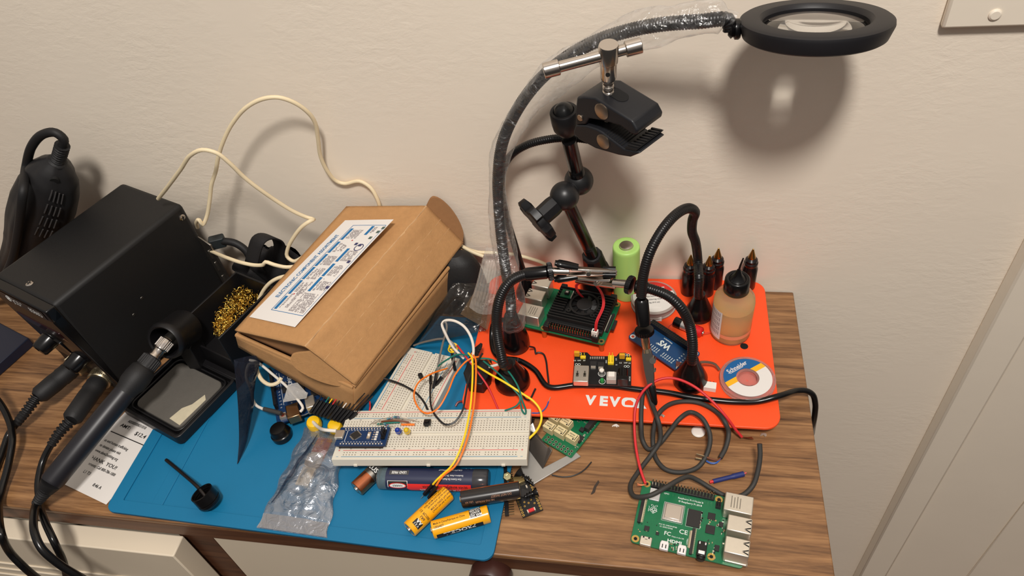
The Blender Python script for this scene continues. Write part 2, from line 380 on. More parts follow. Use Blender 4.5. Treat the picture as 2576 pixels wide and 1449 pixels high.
# raised rim as an outline band
def band(m, x0, x1, y0, y1, r, w, z0, z1, n=6):
    o = rrect(x0, x1, y0, y1, r, n); i = rrect(x0+w, x1-w, y0+w, y1-w, max(r-w, .0015), n); k = len(o)
    vs = [(p[0], p[1], z1) for p in o]+[(p[0], p[1], z1) for p in i]+[(p[0], p[1], z0) for p in o]+[(p[0], p[1], z0) for p in i]
    fs = []
    for j in range(k):
        l = (j+1) % k; fs += [(j, l, k+l, k+j), (2*k+j, 2*k+l, l, j), (k+j, k+l, 3*k+l, 3*k+j)]
    m.add(vs, fs)
band(m, 0, ML, 0, MD, .009, .012, .0004, .0032)
for x in (.046,): m.box(x-.0055, x+.0055, .011, MD-.011, .0017, .0026)
m.box(.012, .046, .098, .106, .0017, .0026); m.box(.012, .046, .14, .148, .0017, .0026)
for i in range(6): m.box(.215+i*.012, .2155+i*.012, .075, .083, .0017, .0023)
solo('silicone_mat', 'blue silicone soldering mat with raised rim lying across the dresser top', 'mat', m, MATB, bevel=.0005, smooth=45)
MZ = .0019
# ---------- receipt under mat and iron
a, b = Z(150, 1213, .0004), Z(268, 1270, .0004); c0 = Z(352, 1002, .0004)
MR, rl, rd = frame(a, b, c0)
m = MB().fr(MR); m.mat(0)
def rf(u, v):
    x, y = u*.062, v*.115; return (x, y, .0003+.0008*max(0, math.sin(v*7+u))*max(0, 1-u*2.2))
m.grid(rf, 12, 16); m.mat(1)
for y, x, tx, sz, sx in [(.093, .020, '1443..', .0042, 1), (.083, .013, '3291', .0044, .9), (.076, .012, 'A0000000031010', .0042, .8), (.070, .008, 'AMT:', .0050, 1.15), (.068, .030, '$12.4', .0056, 1.1),
        (.051, .006, 'us end human trafficking', .0040, .8), (.045, .006, 'to donate please visit', .0040, .8), (.039, .006, 'www.slave2nothing.org', .0040, .8), (.0315, .006, 'THANK  YOU!', .0052, 1.1),
        (.0255, .007, 'Comments: Call 800-786-1000', .0040, .8), (.0175, .014, 'L1 T3', .0042, .9), (.0105, .034, '8:46 A', .0044, .9)]:
    m.text(tx, sz, MR @ T(x, y, .00075, -.0), 'LEFT', .01, sx)
m.box(.004, .06, .0600, .0608, .0004, .0008)
solo('till_receipt', 'white paper till receipt lying half under the blue mat and the soldering iron', 'receipt', m, [PAPER, PRINTD], smooth=40)
# ---------- rework station
RR = Z(452, 508, .138); FR = Z(127, 776, .134)
ux = V3((RR.x-FR.x, RR.y-FR.y, 0)); SD = .157; ang = math.atan2(ux.y, ux.x)-math.pi/2
SW = .094; HT = .1355
MS = rotz((FR.x, FR.y-.002, 0), ang)         # local: x across (0 at the holder side, minus beyond), y to the wall, z up
t = thing('rework_station', 'black metal hot air rework station with two knobs on its front panel', 'soldering station', MS @ V3((-SW/2, SD/2, 0)))
m = MB().fr(MS); m.box(-SW, 0, .004, SD, .004, HT)
hs = part('housing', m, BLKM, t, bevel=.0045, smooth=35, bseg=3)
m = MB().fr(MS); m.mat(0)
m.hexa([(-SW, .012, .006), (0, .012, .006), (0, .006, .006), (-SW, .006, .006)][::-1], [(-SW, -.004, HT-.016), (0, -.004, HT-.016), (0, .006, HT-.001), (-SW, .006, HT-.001)])
m.box(-SW, 0, -.004, .006, HT-.016, HT-.001)
fp = part('front_panel', m, BLKG, t, bevel=.0015)
def fpt(x, z, o=.0006):  # point on the sloping front panel
    return MS @ V3((x, .012+(z-.006)/(HT-.022)*-.016-o, z))
e = (fpt(-.05, .08)-fpt(-.05, .06)).normalized(); FX = (MS.to_3x3() @ V3((1, 0, 0)))
m = MB(); m.M = axes(MS @ V3((0, -.0042, 0)), FX, MS.to_3x3() @ V3((0, 0, 1)), MS.to_3x3() @ V3((0, -1, 0)))
m.mat(0).rect(-.080, -.008, HT-.0155, HT-.004, .0002); M2 = m.M; m.M = None; m.mat(1)
m.text('JCD', .0085, M2 @ T(-.052, HT-.0100, .0005), 'CENTER', .01, .9); m.text('8586D', .0088, M2 @ T(-.022, HT-.0100, .0005), 'CENTER', .01, .85)
m.text('®', .004, M2 @ T(-.0425, HT-.0075, .0005), 'CENTER')
m.M = M2; m.ring((-.0645, HT-.0100, .0003), (0, 0, 1), .0028, .0036, 0, .0002, 24); m.cbox(-.0645, HT-.0100, .0004, .0065, .0011, .0002)
part('name_strip', m, [mat('name_strip_grey', (44, 42, 42), .35), PRINT], fp)
m = MB(); m.M = axes(fpt(-.05, .085, .0008), FX, e, FX.cross(e)); m.rbox(-.035, .035, -.013, .013, 0, .0012, .003); m.M = None
part('display_window', m, mat('dark_red_display', (40, 10, 14), .15), fp)
nrm = -(FX.cross(e)); nrm = nrm if (nrm.y < 0) else -nrm
def knob(x, z):
    c = fpt(x, z, 0); m = MB(); m.lathe(c, nrm, [(0, .0125), (.003, .0125), (.004, .0092), (.017, .0082), (.0185, .007)], 28)
    g = c+nrm*.0186; m.tube([g, g+e*.006], .0006, 6)
    return part('knob', m, BLKG, fp, smooth=40)
knob(-.066, .062); knob(-.030, .050)
m = MB(); m.M = axes(fpt(-.05, .056, .0006), FX, e, FX.cross(e)); m.rbox(-.006, .006, -.012, .012, 0, .004, .002); m.M = None; part('rocker_switch', m, BLKG, fp)
CON = []
for nm, (x, z) in (('a', (-.058, .024)), ('b', (-.022, .022))):
    c = fpt(x, z, 0); CON.append(c); m = MB(); m.lathe(c, nrm, [(0, .0095), (.004, .0095), (.004, .006), (.006, .006)], 28); part('socket', m, CHROME, fp)
def screw(c, d, r=.0036):
    m = MB(); m.mat(0).lathe(c, d, [(0, r), (.0006, r), (.0012, r*.7), (.0014, r*.25)], 20)
    x, y, _ = perp(d); q = c+V3(d)*.0013
    m.mat(1)
    for a in (x, y): m.tube([q-a*r*.55, q+a*r*.55], r*.14, 5)
    return part('screw', m, [CHROME, SLOT], hs)
up = V3((0, 0, 1)); sx_ = MS.to_3x3() @ V3((1, 0, 0))
screw(Z(75, 714, HT), up)
nS = sx_; p0 = MS @ V3((0, 0, 0))
screw(PL(458, 547, p0, nS), nS, .0034)
m = MB()
for px, py in ((357, 750), (337, 792)):
    c = PL(px, py, p0, nS); m.lathe(c, nS, [(0, .0016), (.0004, .0014)], 12)
part('side_hole', m, STEEL, hs)
m = MB().fr(MS); m.hexa([(.001, SD-.004, .02), (.019, SD-.004, .02), (.019, SD-.002, .02), (.001, SD-.002, .02)], [(.001, SD-.004, .095), (.017, SD-.004, .088), (.017, SD-.002, .088), (.001, SD-.002, .093)])
for z in (.035, .055, .072): m.cbox(.0085, SD-.0045, z, .002, .0015, .012)
part('mounting_flange', m, STEEL, t, bevel=.0006)
m = MB().fr(MS)
for x in (-.083, -.011):
    for y in (.014, SD-.012): m.lathe((x, y, .0001), (0, 0, 1), [(0, .006), (.0045, .007)], 16)
part('rubber_foot', m, RUB, t)

# ---------- plugs and leads of the station
def corr(r0, pitch=.0034, amp=.14, taper=0):
    return lambda l, L: r0*(1-taper*l/L)*(1+amp*(1 if (l % pitch) < pitch*.5 else -1))
def plug(name, label, c, path, lead, col=0):
    t = thing(name, label, 'cable', (path[-1].x, path[-1].y, path[-1].z))
    a = c+nrm*.004; d = (path[0]-a).normalized(); m = MB(); L = (path[0]-a).length
    m.lathe(a, d, [(0, .0104), (.0012, .0113), (.009, .0113), (.0102, .0104)], 40)
    for i in range(40):
        k = 2*math.pi*i/40; x, y, _ = perp(d); q = a+(x*math.cos(k)+y*math.sin(k))*.0113
        m.tube([q+d*.0014, q+d*.0088], .0004, 4)
    part('knurled_ring', m, mat('knurled_brass_nickel', (206, 190, 158), .35, 1), t)
    m = MB(); b = a+d*.0102; L2 = (path[0]-b).length
    m.lathe(b, d, [(0, .0090), (.004, .0098), (.006, .0094), (.012, .0097), (.013, .0091), (.02, .0095), (L2-.004, .0090), (L2, .006)], 28); part('plug_body', m, RUB, t, smooth=50)
    m = MB(); m.tube(path[:3], corr(.0052, .0036, .16, .3), 12, .0009); part('strain_relief', m, RUB, t, smooth=25)
    m = MB(); m.tube(path[1:3]+lead, .0031, 12); part('lead', m, BLKG, t); return t
plug('air_gun_lead', 'black lead with ringed plug in the station socket farther from the iron', CON[0],
     [Z(92, 1000, .026), Z(66, 1035, .022), Z(40, 1068, .014)], ZZ([(22, 1092, .008), (2, 1150, .0035), (-30, 1230, .0035), (-80, 1330, .0035)]))
plug('iron_lead', 'black lead plugged in beside the iron handle and dropping over the dresser edge', CON[1],
     [Z(178, 1058, .030), Z(150, 1088, .026), Z(128, 1120, .020)], ZZ([(108, 1160, .012), (96, 1215, .006), (100, 1262, .0045)])+YY([(112, 1310, -.318), (135, 1360, -.333), (158, 1410, -.34), (172, 1475, -.345)]))
m = MB(); m.tube([Z(-60, 960, .05), Z(-12, 1000, .03), Z(18, 1046, .023), Z(31, 1100, .021), Z(22, 1165, .0125), Z(5, 1230, .0065), Z(-2, 1262, .0065)]+YY([(-3, 1300, -.318), (4, 1345, -.335), (24, 1388, -.34), (62, 1428, -.345), (120, 1475, -.345)]), .0033, 12)
solo('power_cable', 'glossy black power cable hanging over the drawer at the far end from the plate', 'cable', m, BLKG)
# ---------- soldering iron
NUT = Z(405, 876, .066); END = Z(128, 1215, .034)
d = (END-NUT).normalized(); LI = (END-NUT).length
t = thing('soldering_iron', 'black soldering iron resting with its tip in the ring of the stand', 'soldering iron', END)
m = MB(); m.lathe(NUT-d*.010, d, [(0, .0058), (.001, .0066), (.011, .0066), (.012, .0055), (.018, .0055), (.019, .0062), (.021, .0062)], 20, ph=.1)
for i in range(20):
    x, y, _ = perp(d); k = i*math.pi/10; q = NUT-d*.009+(x*math.cos(k)+y*math.sin(k))*.0066; m.tube([q, q+d*.009], .0005, 4)
part('collar_nut', m, CHROME, t)
bd_ = (Z(497, 783, .056)-NUT).normalized(); m = MB(); m.lathe(NUT-d*.009, bd_, [(0, .0050), (.022, .0048), (.023, .0032), (.028, .0028), (.035, .0008)], 16); part('barrel', m, STEEL, t)
m = MB(); m.lathe(NUT+d*.010, d, [(0, .0072), (.001, .0088), (.012, .0092), (.014, .0112), (.022, .0122), (.030, .0120), (.036, .0100), (.040, .0097)], 28)
for i in range(24):
    x, y, _ = perp(d); k = i*math.pi/12; q = NUT+d*.0115+(x*math.cos(k)+y*math.sin(k))*.0089; m.tube([q, q+d*.0095], .0006, 4)
part('grip', m, RUB, t)
m = MB(); m.lathe(NUT+d*.050, d, [(0, .0097), (.020, .0102), (LI-.052, .0100), (LI-.050, .0092)], 28); part('handle', m, mat('dark_handle', (28, 27, 32), .4), t)
sr = [END-d*.004, Z(112, 1238, .026), Z(92, 1266, .016)]
m = MB(); m.lathe(END-d*.002, (sr[1]-END), [(0, .0092), (.005, .0085), (.012, .0068)], 20); m.tube([END]+sr[1:], corr(.0066, .0030, .14, .45), 14, .0008); part('strain_relief', m, RUB, t, smooth=25)
m = MB(); m.tube([sr[1], sr[2]]+YY([(85, 1296, -.318), (87, 1340, -.335), (105, 1380, -.345), (150, 1420, -.35), (212, 1458, -.352), (260, 1490, -.352)]), .0033, 12); part('lead', m, BLKG, t)
# ---------- iron stand
HO = Z(310, 1037, .0045); MH = rotz((HO.x, HO.y, .0033), ang); 
t = thing('iron_stand', 'black plastic iron stand with sponge tray and wool box standing partly on the blue mat', 'stand', MH @ V3((.045, .08, 0)))
HW, HD = .086, .165
m = MB().fr(MH); m.rbox(0, HW, 0, HD, 0, .004, .006); band(m, 0, HW, 0, .078, .006, .0035, .003, .0115); band(m, .006, HW-.006, .006, .073, .008, .002, .003, .0095)
m.box(0, HW, .076, .082, .003, .012)
part('tray', m, BLK, t, bevel=.0008)
m = MB().fr(MH); x0, x1, y0, y1, h = .030, .084, .084, .160, .064
w = .0022
m.box(x0, x0+w, y0, y1, .004, h); m.box(x1-w, x1, y0, y1, .004, h); m.box(x0+w, x1-w, y1-w, y1, .004, h); m.box(x0+w, x1-w, y0, y0+w, .004, .03); m.box(x0+w, x1-w, y0+w, y1-w, .004, .02)
part('wool_box', m, BLK, t, bevel=.0005)
fc = Z(411, 862, .068); fd = (Z(472, 818, .054)-fc).normalized()
m = MB(); m.lathe(fc, fd, [(.001, .0150), (0, .0168), (.002, .0186), (.006, .0192), (.008, .0178), (.034, .0182), (.036, .0172), (.036, .0135), (.010, .0143), (.003, .0150), (.001, .0150)], 40, False, False)
part('holder_ring', m, BLK, t, smooth=50)
m = MB(); q = fc+fd*.024; m.hexa([(q.x-.006, q.y-.010, .006), (q.x+.008, q.y-.010, .006), (q.x+.008, q.y+.010, .006), (q.x-.006, q.y+.010, .006)], [(q.x-.006, q.y-.010, q.z-.014), (q.x+.010, q.y-.010, q.z-.014), (q.x+.010, q.y+.010, q.z-.012), (q.x-.006, q.y+.010, q.z-.012)])
part('ring_post', m, BLK, t, bevel=.001)
m = MB().fr(MH); m.rbox(.010, HW-.010, .010, .069, .0042, .0088, .007)
sp = solo('sponge', 'flat grey cleaning sponge lying in the tray of the iron stand', 'sponge', m, mat('grey_sponge', (92, 88, 82), .85, var=.1, vscale=100, bump=.3, bscale=900), bevel=.001)
m = MB().fr(MH); m.prism([(.058, .014), (HW-.0125, .013), (HW-.0115, .046), (HW-.017, .050), (.066, .036), (.060, .028)], .0086, .0092); part('dry_patch', m, mat('cream_sponge', (196, 186, 160), .9, var=.15, vscale=200), sp, 'dry cream patch')
# brass wool: curls nobody could count
m = MB().fr(MH); rnd = random.Random(3)
def surf(x, y):
    return .052+.008*math.sin((x-x0)/(x1-x0)*3.1)*math.sin(max(0, (y-y0)/(y1-y0))*2.9+.1)-.016*max(0, (y0+.018-y)/.018)
for i in range(900):
    y = rnd.uniform(y0+.012, y1-.006); x = rnd.uniform(x0+.006+max(0, .018-(y-y0-.012)*.45), x1-.005); z = surf(x, y)-rnd.uniform(0, .012)
    r = rnd.uniform(.0008, .0022); ax = V3((rnd.gauss(0, 1), rnd.gauss(0, 1), rnd.gauss(0, 1))).normalized(); u, v, _ = perp(ax); ph = rnd.uniform(0, 6); k = rnd.uniform(2.5, 5.5)
    c = V3((x, y, z)); pts = []
    for j in range(9):
        a = ph+j/8*k; q = c+(u*math.cos(a)+v*math.sin(a))*r+ax*(j-4)*.0003
        q.x = min(max(q.x, x0+.0032), x1-.0032); q.y = min(max(q.y, y0+.003), y1-.0032); pts.append(q)
    m.tube(pts, .00024, 4, 1, flat=.4, smooth=False)
wo = solo('brass_wool', 'golden brass wool filling the black box of the iron stand', 'cleaning wool', m, mat('brass_turnings', (244, 202, 96), .26, 1), smooth=60); wo['kind'] = 'stuff'
# ---------- hot air gun standing behind the station
G = lambda px, py: Y(px, py, -.047)
prof = [(143, 404, 22), (140, 418, 40), (134, 440, 58), (124, 470, 70), (110, 510, 77), (96, 550, 76), (80, 600, 68), (42, 650, 44), (-8, 700, 34), (-40, 722, 30)]
t = thing('hot_air_gun', 'black hot air gun handle standing upright behind the rework station', 'hot air gun', G(-40, 722))
path = [G(x, y) for x, y, _ in prof]; rr = [w/2.66/1000 for *_, w in prof]
m = MB(); P = smoothpath(path, .004); Ls = [0]
for i in range(1, len(P)): Ls.append(Ls[-1]+(P[i]-P[i-1]).length)
cum = [0]
for i in range(1, len(path)): cum.append(cum[-1]+(path[i]-path[i-1]).length)
def ri(l, L):
    l = l/L*cum[-1]
    for i in range(1, len(cum)):
        if l <= cum[i]+1e-9: f = (l-cum[i-1])/(cum[i]-cum[i-1]); f = f*f*(3-2*f) if i < 2 else f; return rr[i-1]*(1-f)+rr[i]*f
    return rr[-1]
m.tube(path, ri, 28, .004, flat=1, jit=lambda l, a: 1+.05*math.cos(4*a)-.03*math.cos(8*a))
gb = part('gun_body', m, mat('black_satin_plastic', (30, 29, 30), .5), t, smooth=50)
# cable boot, slots and the eyelet
m = MB(); b0 = G(143, 412); b1 = G(157, 366); m.lathe(b0, b1-b0, [(0, .010), (.004, .0085), (.006, .006)], 20); m.tube([b0, G(150, 390), b1], corr(.0058, .0030, .16), 14, .0008); part('strain_relief', m, RUB, t, smooth=25)
m = MB(); m.tube([b1, G(160, 350), G(140, 334), G(108, 338), G(80, 368), G(66, 420), Y(58, 480, -.081), Y(46, 580, -.083), Y(28, 660, -.079), Y(0, 712, -.075), Y(-40, 760, -.070)], .0042, 12); part('lead', m, RUB, t)
m = MB()
def gun_at(py):
    for i in range(1, len(prof)):
        if prof[i][1] >= py: f = (py-prof[i-1][1])/(prof[i][1]-prof[i-1][1]); return path[i-1].lerp(path[i], f), rr[i-1]*(1-f)+rr[i]*f
gax = (path[3]-path[7]).normalized()
def gun_surf(py, ang, k=1.035):
    A, R = gun_at(py); f0 = CAM-A; f0 = (f0-gax*f0.dot(gax)).normalized(); r0 = gax.cross(f0)*-1; r0 = r0 if r0.x > 0 else -r0
    return A+(f0*math.cos(ang)+r0*math.sin(ang))*R*k
for r in range(4):
    for c in range(4):
        an = math.radians(13+c*8.5-r*1.5); y0_ = 434+r*26
        m.tube([gun_surf(y0_+c*2, an), gun_surf(y0_+9+c*2, an-.01), gun_surf(y0_+18+c*2, an-.02)], .0008, 5)
part('vent_slot', m, mat('slot_edge', (66, 64, 64), .4), gb)
m = MB(); A_, R_h = gun_at(420); hp = gun_surf(420, math.radians(14), .98); hn_ = (hp-A_).normalized(); m.lathe(hp, hn_, [(-.002, .0038), (.0014, .0038)], 18); part('hanging_hole', m, SLOT, gb)
# blue-black tool case under the gun
m = MB(); a, b, c = Z(88, 868, .0), Z(-60, 1000, .0), Z(-150, 880, .0)
m.prismw([V3((p.x, p.y, .0002)) for p in (a, b, c, Z(-40, 800, 0))], (0, 0, .012))
solo('holder_base', 'low navy base plate poking out beside the rework station front', 'holder base', m, mat('navy_black_plastic', (24, 30, 48), .4), bevel=.001)
# ---------- cardboard box
L0, R0, L1, R1 = Z(592, 832, .086), Z(768, 872, .099), Z(872, 521, .112), Z(1073, 519, .113)
B0, B1 = Z(893, 969, .056), Z(1165, 611, .072)
t0, t1, T0, T1 = Z(889, 974, .053), Z(1163, 632, .064), Z(890, 1042, .0125), Z(1166, 702, .026)
K0, k0 = Z(602, 872, .062), Z(594, 842, .078)   # near end of the tray: lower and upper corner on the stand side
t = thing('cardboard_box', 'brown cardboard box with bulging lid and white component label', 'box', (T0+T1)/2)
def bil(a, b, c, d, bul=0, nrm=V3((0, 0, 1))):
    return lambda u, v: (a*(1-u)+b*u)*(1-v)+(c*(1-u)+d*u)*v+nrm*bul*math.sin(math.pi*u)*math.sin(math.pi*v)
nl = (R0-L0).cross(L1-L0).normalized(); nb = (B0-R0).cross(R1-R0).normalized()
m = MB(); rn = random.Random(5)
ft, fb = bil(L0, R0, L1, R1, .0015, nl), bil(R0, B0, R1, B1, .002, nb)
def lidf(u, v):
    if u <= .5: p = ft(u*2, v)
    else: p = fb(u*2-1, v)
    e = abs(u-.5)
    return p+nb*(.0007*noise.noise(V3((u*9, v*14, 1)))+(-.0010 if e < .02 else 0))+nb*(.0012*noise.noise(V3((u*4, v*4, 5))) if e < .12 else 0)
m.grid(lidf, 40, 50); lid = part('lid', m, CARD, t, solid=.0024, smooth=30)
WORN = mat('worn_crease', (196, 156, 112), .9, var=.15, vscale=300)
for uu, rr_ in ((.5, .0011), (.68, .0005), (.80, .00045)):
    m = MB(); m.tube([lidf(uu+.004*noise.noise(V3((i, uu*9, 0))), i/24)+nb*.0009 for i in range(25)], rr_, 6, .006, jit=lambda l, a: .75+.5*noise.noise(V3((l*160, a, 2)))); part('crease', m, WORN, lid, 'paler worn crease')
def sheet(name, fn, parent, mt=CARD, n=12, k=12, label=None, th=.0024):
    m = MB(); m.grid(fn, n, k); return part(name, m, mt, parent, label, solid=th, smooth=40)
# tongue folded down at the near end of the lid, and the ear standing up at the wall end
q0, q1, q2, q3 = Z(790, 892, .089), Z(893, 969, .056), Z(733, 903, .082), Z(868, 974, .048)
m = MB(); pts = [Z(*p) for p in ((783, 884, .0915), (735, 893, .086), (731, 908, .0825), (738, 922, .078), (770, 945, .069), (815, 964, .058), (850, 972, .051), (872, 971, .049), (889, 966, .0545), (893, 962, .056))]
nn = (pts[0]-pts[4]).cross(pts[7]-pts[4]).normalized(); pts = smoothpath(pts[:8], .003)+pts[8:]; m.prismw(pts, nn*.0022); part('tongue', m, CARD, lid, smooth=30, bevel=.0004)
m = MB(); pts = [Z(*p) for p in ((1073, 520, .1125), (1085, 499, .122), (1093, 496, .1235), (1110, 503, .119), (1135, 526, .108), (1155, 556, .096), (1166, 585, .084), (1165, 611, .0725))]
pts = smoothpath(pts, .003); m.prismw(pts, V3((-.001, .0022, 0))); part('ear_flap', m, CARDI, lid, smooth=30, bevel=.0004)
# tray
dl = (K0-T0)
K1, k1 = T1+dl*.94, t1+dl*.90; k1.z = max(k1.z, .09); K1.y = min(K1.y, -.004); k1.y = min(k1.y, -.004)
ins = V3((0, 0, 0))
m = MB()
def wallq(a, b, c, d): m.grid(bil(a, b, c, d), 8, 4)
wallq(T0, T1, t0, t1); wallq(T0, K0, t0, k0); wallq(K0, K1, k0, k1); wallq(T1, K1, t1, k1); wallq(T0, T1, K0, K1)
part('tray', m, CARD, t, solid=.0024, smooth=30)
m = MB(); m.grid(bil(k0+V3((.002, .004, -.002)), t0+V3((-.004, .006, -.002)), L0.lerp(k0, .3)+V3((.006, .008, .002)), R0+V3((-.004, .008, -.003))), 6, 4); part('inner_flap', m, CARDI, t, solid=.002)
m = MB(); m.tube([t0+V3((0, 0, .001)), t1+V3((0, 0, .001))], .0022, 8, smooth=False); m.tube([k0, t0], .0020, 8, smooth=False); part('rolled_rim', m, CARD, t)
# label: corners seen on the lid panel
lb = [PL(x, y, L0+nl*.0016, nl) for x, y in ((628, 798), (743, 824), (991, 553), (869, 555))]
def lab(u, v, o=0):
    return (lb[0]*(1-u)+lb[1]*u)*(1-v)+(lb[3]*(1-u)+lb[2]*u)*v+nl*(.0015*math.sin(math.pi*min(1, u*.58+.17))*math.sin(math.pi*(v*.82+.09))+.0003+o)
lw, ll = (lb[1]-lb[0]).length, (lb[3]-lb[0]).length
m = MB(); m.mat(0).grid(lambda u, v: lab(u, v), 16, 24)
def lrect(u0, u1, v0, v1, c, o=.0002):
    m.mat(c); m.grid(lambda a, b: lab(u0+(u1-u0)*a, v0+(v1-v0)*b, o), 2, max(2, int((v1-v0)*14)))
def lline(u0, u1, v0, v1): lrect(u0, u1, v0, v1, 1)
fw = .006
for a in ((.285, .29+fw, .09, .94), (.96, .967, .09, .94)): lline(*a)
for a in ((.285, .965, .09, .094), (.285, .965, .937, .941)): lline(*a)
m.mat(1)
def lw_(sz, u, v, sx=1):
    def f(p): return lab(u-p.y/lw, v+p.x/ll*sx, .0003)
    return f
m.text('ELECTRONIC COMPONENT ASSORTMENT', .0062, None, 'CENTER', .015, .70, lw_(1, .165, .52))
rn = random.Random(11)
def block(u, v0, v1, n, wu=.0):
    lrect(u, u+.055, v0, v1, 1)
for v0, v1 in ((.105, .225), (.245, .375), (.385, .505), (.515, .635), (.65, .765), (.785, .905)): block(.315, v0, v1, 0)
for v0, v1 in ((.29, .42), (.43, .55), (.57, .70), (.84, .93)): block(.64 if v0 < .8 else .70, v0, v1, 0)
def lines(u0, u1, v0, v1, step=.021):
    u = u0
    while u < u1:
        v = v0
        while v < v1:
            w_ = rn.uniform(.006, .022)
            if rn.random() < .86: lrect(u, u+.011, v, min(v+w_, v1), 2, .00025)
            v += w_+.004
        u += step
for u0, u1, v0, v1 in ((.40, .44, .12, .25), (.50, .56, .13, .30), (.62, .93, .11, .22), (.62, .90, .225, .275), (.40, .46, .27, .36), (.48, .54, .25, .36), (.56, .60, .26, .37), (.72, .76, .30, .41), (.78, .93, .31, .39),
        (.40, .46, .39, .49), (.48, .60, .395, .50), (.73, .78, .44, .53), (.80, .90, .44, .54), (.40, .60, .53, .62), (.72, .90, .58, .68), (.40, .46, .66, .75), (.48, .58, .67, .74), (.40, .60, .80, .89), (.78, .84, .86, .92)): lines(u0, u1, v0, v1)
for u, v, c in ((.70, .735, 3), (.80, .725, 3), (.88, .565, 3), (.90, .86, 4), (.86, .80, 4), (.93, .90, 4), (.92, .33, 3), (.57, .775, 5), (.43, .245, 5)):
    s = .018 if c != 5 else .008; lrect(u, u+s*3, v, v+s*1.3, c, .0003)
def labring(u, v, r):
    m.mat(3)
    for i in range(24):
        a, b = 2*math.pi*i/24, 2*math.pi*(i+1)/24
        f = lambda q, k: lab(u+math.cos(q)*r*k/lw, v+math.sin(q)*r*k/ll, .0003)
        m.add([f(a, .82), f(a, 1), f(b, 1), f(b, .82)], [(0, 1, 2, 3)])
labring(.84, .715, .0045)
part('label', m, [PAPER, PBLUE, PGREY, mat('label_indigo', (58, 58, 96), .6), mat('label_green_photo', (72, 92, 84), .6), mat('label_red', (190, 60, 60), .6)], lid, smooth=60)
# ---------- breadboards
def breadboard(name, label, M, L, D, cols, flip=False, rails='front'):
    org = M @ V3((L/2, D/2, -.0085)); t = thing(name, label, 'breadboard', org)
    g = D/.055
    m = MB().fr(M); prof = [(0, -.0085), (D, -.0085), (D, 0), (D/2+.0016, 0), (D/2+.0016, -.0022), (D/2-.0016, -.0022), (D/2-.0016, 0), (0, 0)]
    m.M = M @ Matrix(((0, 0, 1, 0), (1, 0, 0, 0), (0, 1, 0, 0), (0, 0, 0, 1))); m.prism(prof, 0, L); m.M = M
    for x in (.12, .5, .88): m.cbox(x*L, -.0006, -.0068, .0034, .0014, .0022)
    bd = part('body', m, BBW, t, bevel=.0004)
    m = MB().fr(M); px = (L-.006)/cols; hz = .00012; h = .00042
    for i in range(cols):
        x = .003+px*(i+.5)
        for r in range(5):
            for y in (D/2-(.0038+.00254*r)*g, D/2+(.0038+.00254*r)*g): m.rect(x-h, x+h, y-h, y+h, hz)
    n = cols*50//63
    for i in range(n):
        x = L/2+(i-(n-1)/2+ (i//5-(n/5-1)/2))*(L-.014)/(n+n/5)
        for y in (.0048*g, .0072*g, D-.0048*g, D-.0072*g): m.rect(x-h, x+h, y-h, y+h, hz)
    part('contact_holes', m, BBH, t)
    m = MB().fr(M)
    for y, c in ((.0028*g, 1), (.0096*g, 0), (D-.0096*g, 1), (D-.0026*g, 0)):
        m.mat(c).rect(.008, L-.008, y-.00028, y+.00028, .0001)
        for x in (.0045, L-.0045):
            m.rect(x-.001, x+.001, y-.0002, y+.0002, .0001)
            if c == 0: m.rect(x-.0002, x+.0002, y-.001, y+.001, .0001)
    m.mat(2)
    for i in [0]+list(range(4, cols, 5)):
        x = .003+px*(i+.5); k = cols-i
        for y in (D/2-.0162*g, D/2+.0162*g): m.text(str(k), .0017, M @ T(x, y, .0001, math.pi), 'CENTER', .02)
    for r in range(5):
        for y, ch in ((D/2-(.0038+.00254*r)*g, 'fghij'[r]), (D/2+(.0038+.00254*r)*g, 'edcba'[r])):
            for x in (.0016, L-.0016): m.text(ch, .0018, M @ T(x, y, .0001, math.pi/2), 'CENTER', .02)
    part('printed_lines', m, [BBR, BBB, mat('grey_print', (110, 104, 98), .6)], t)
    return t
P0, Px, Py = Z(833, 1156, .030), Z(1325, 1155, .030), Z(893, 1033, .0205)
MBB, BL, BD = frame(P0, Px, Py)
breadboard('breadboard', 'long white breadboard carrying a small blue controller board and two lights', MBB, BL, BD, 63)
def bb(px, py, h=0): return PL(px, py, MBB @ V3((0, 0, h)), MBB.to_3x3() @ V3((0, 0, 1)))
R0_, Rx_, Ry_ = Z(1157, 902, .0108), Z(1027, 872, .0108), Z(1113, 1034, .0108)
MB2, b2w, _ = frame(R0_, Rx_, Ry_)           # x across, y along the length towards the dresser front
w2 = (Rx_-R0_).length
M2b = axes(R0_, MB2.col[1][:3], -V3(MB2.col[0][:3]), MB2.col[2][:3]); M2b = M2b @ Matrix.Translation((0, -w2, 0))
breadboard('breadboard', 'white breadboard lying flat beneath the long one with bare rows of holes showing', M2b, .084, w2, 30)
# ---------- controller board plugged into the long breadboard
q0, qx, qy = bb(841, 1120, .0050), bb(969, 1120, .0050), bb(862, 1075, .0050)
MN, nl_, nd = frame(q0, qx, qy)
t = thing('microcontroller_board', 'small navy controller board plugged into one end of the long breadboard', 'circuit board', q0)
m = MB().fr(MN); m.rbox(0, nl_, 0, nd, -.0016, 0, .0006); pb = part('board', m, [PCBB], t)
m = MB().fr(MN); pit = (nl_-.006)/15
for i in range(15):
    x = .004+pit*(i+.4)
    for y in (.0017, nd-.0017):
        m.lathe((x, y, 0), (0, 0, 1), [(0, .0009), (.0002, .0008), (.0006, .0004)], 8); m.box(x-.0003, x+.0003, y-.0003, y+.0003, -.0048, 0)
part('solder_pin', m, TIN, pb)
m = MB().fr(MN)
for y in (.0017, nd-.0017): m.box(.003, nl_-.003, y-.00125, y+.00125, -.0046, -.0016)
part('pin_header', m, BLK, t)
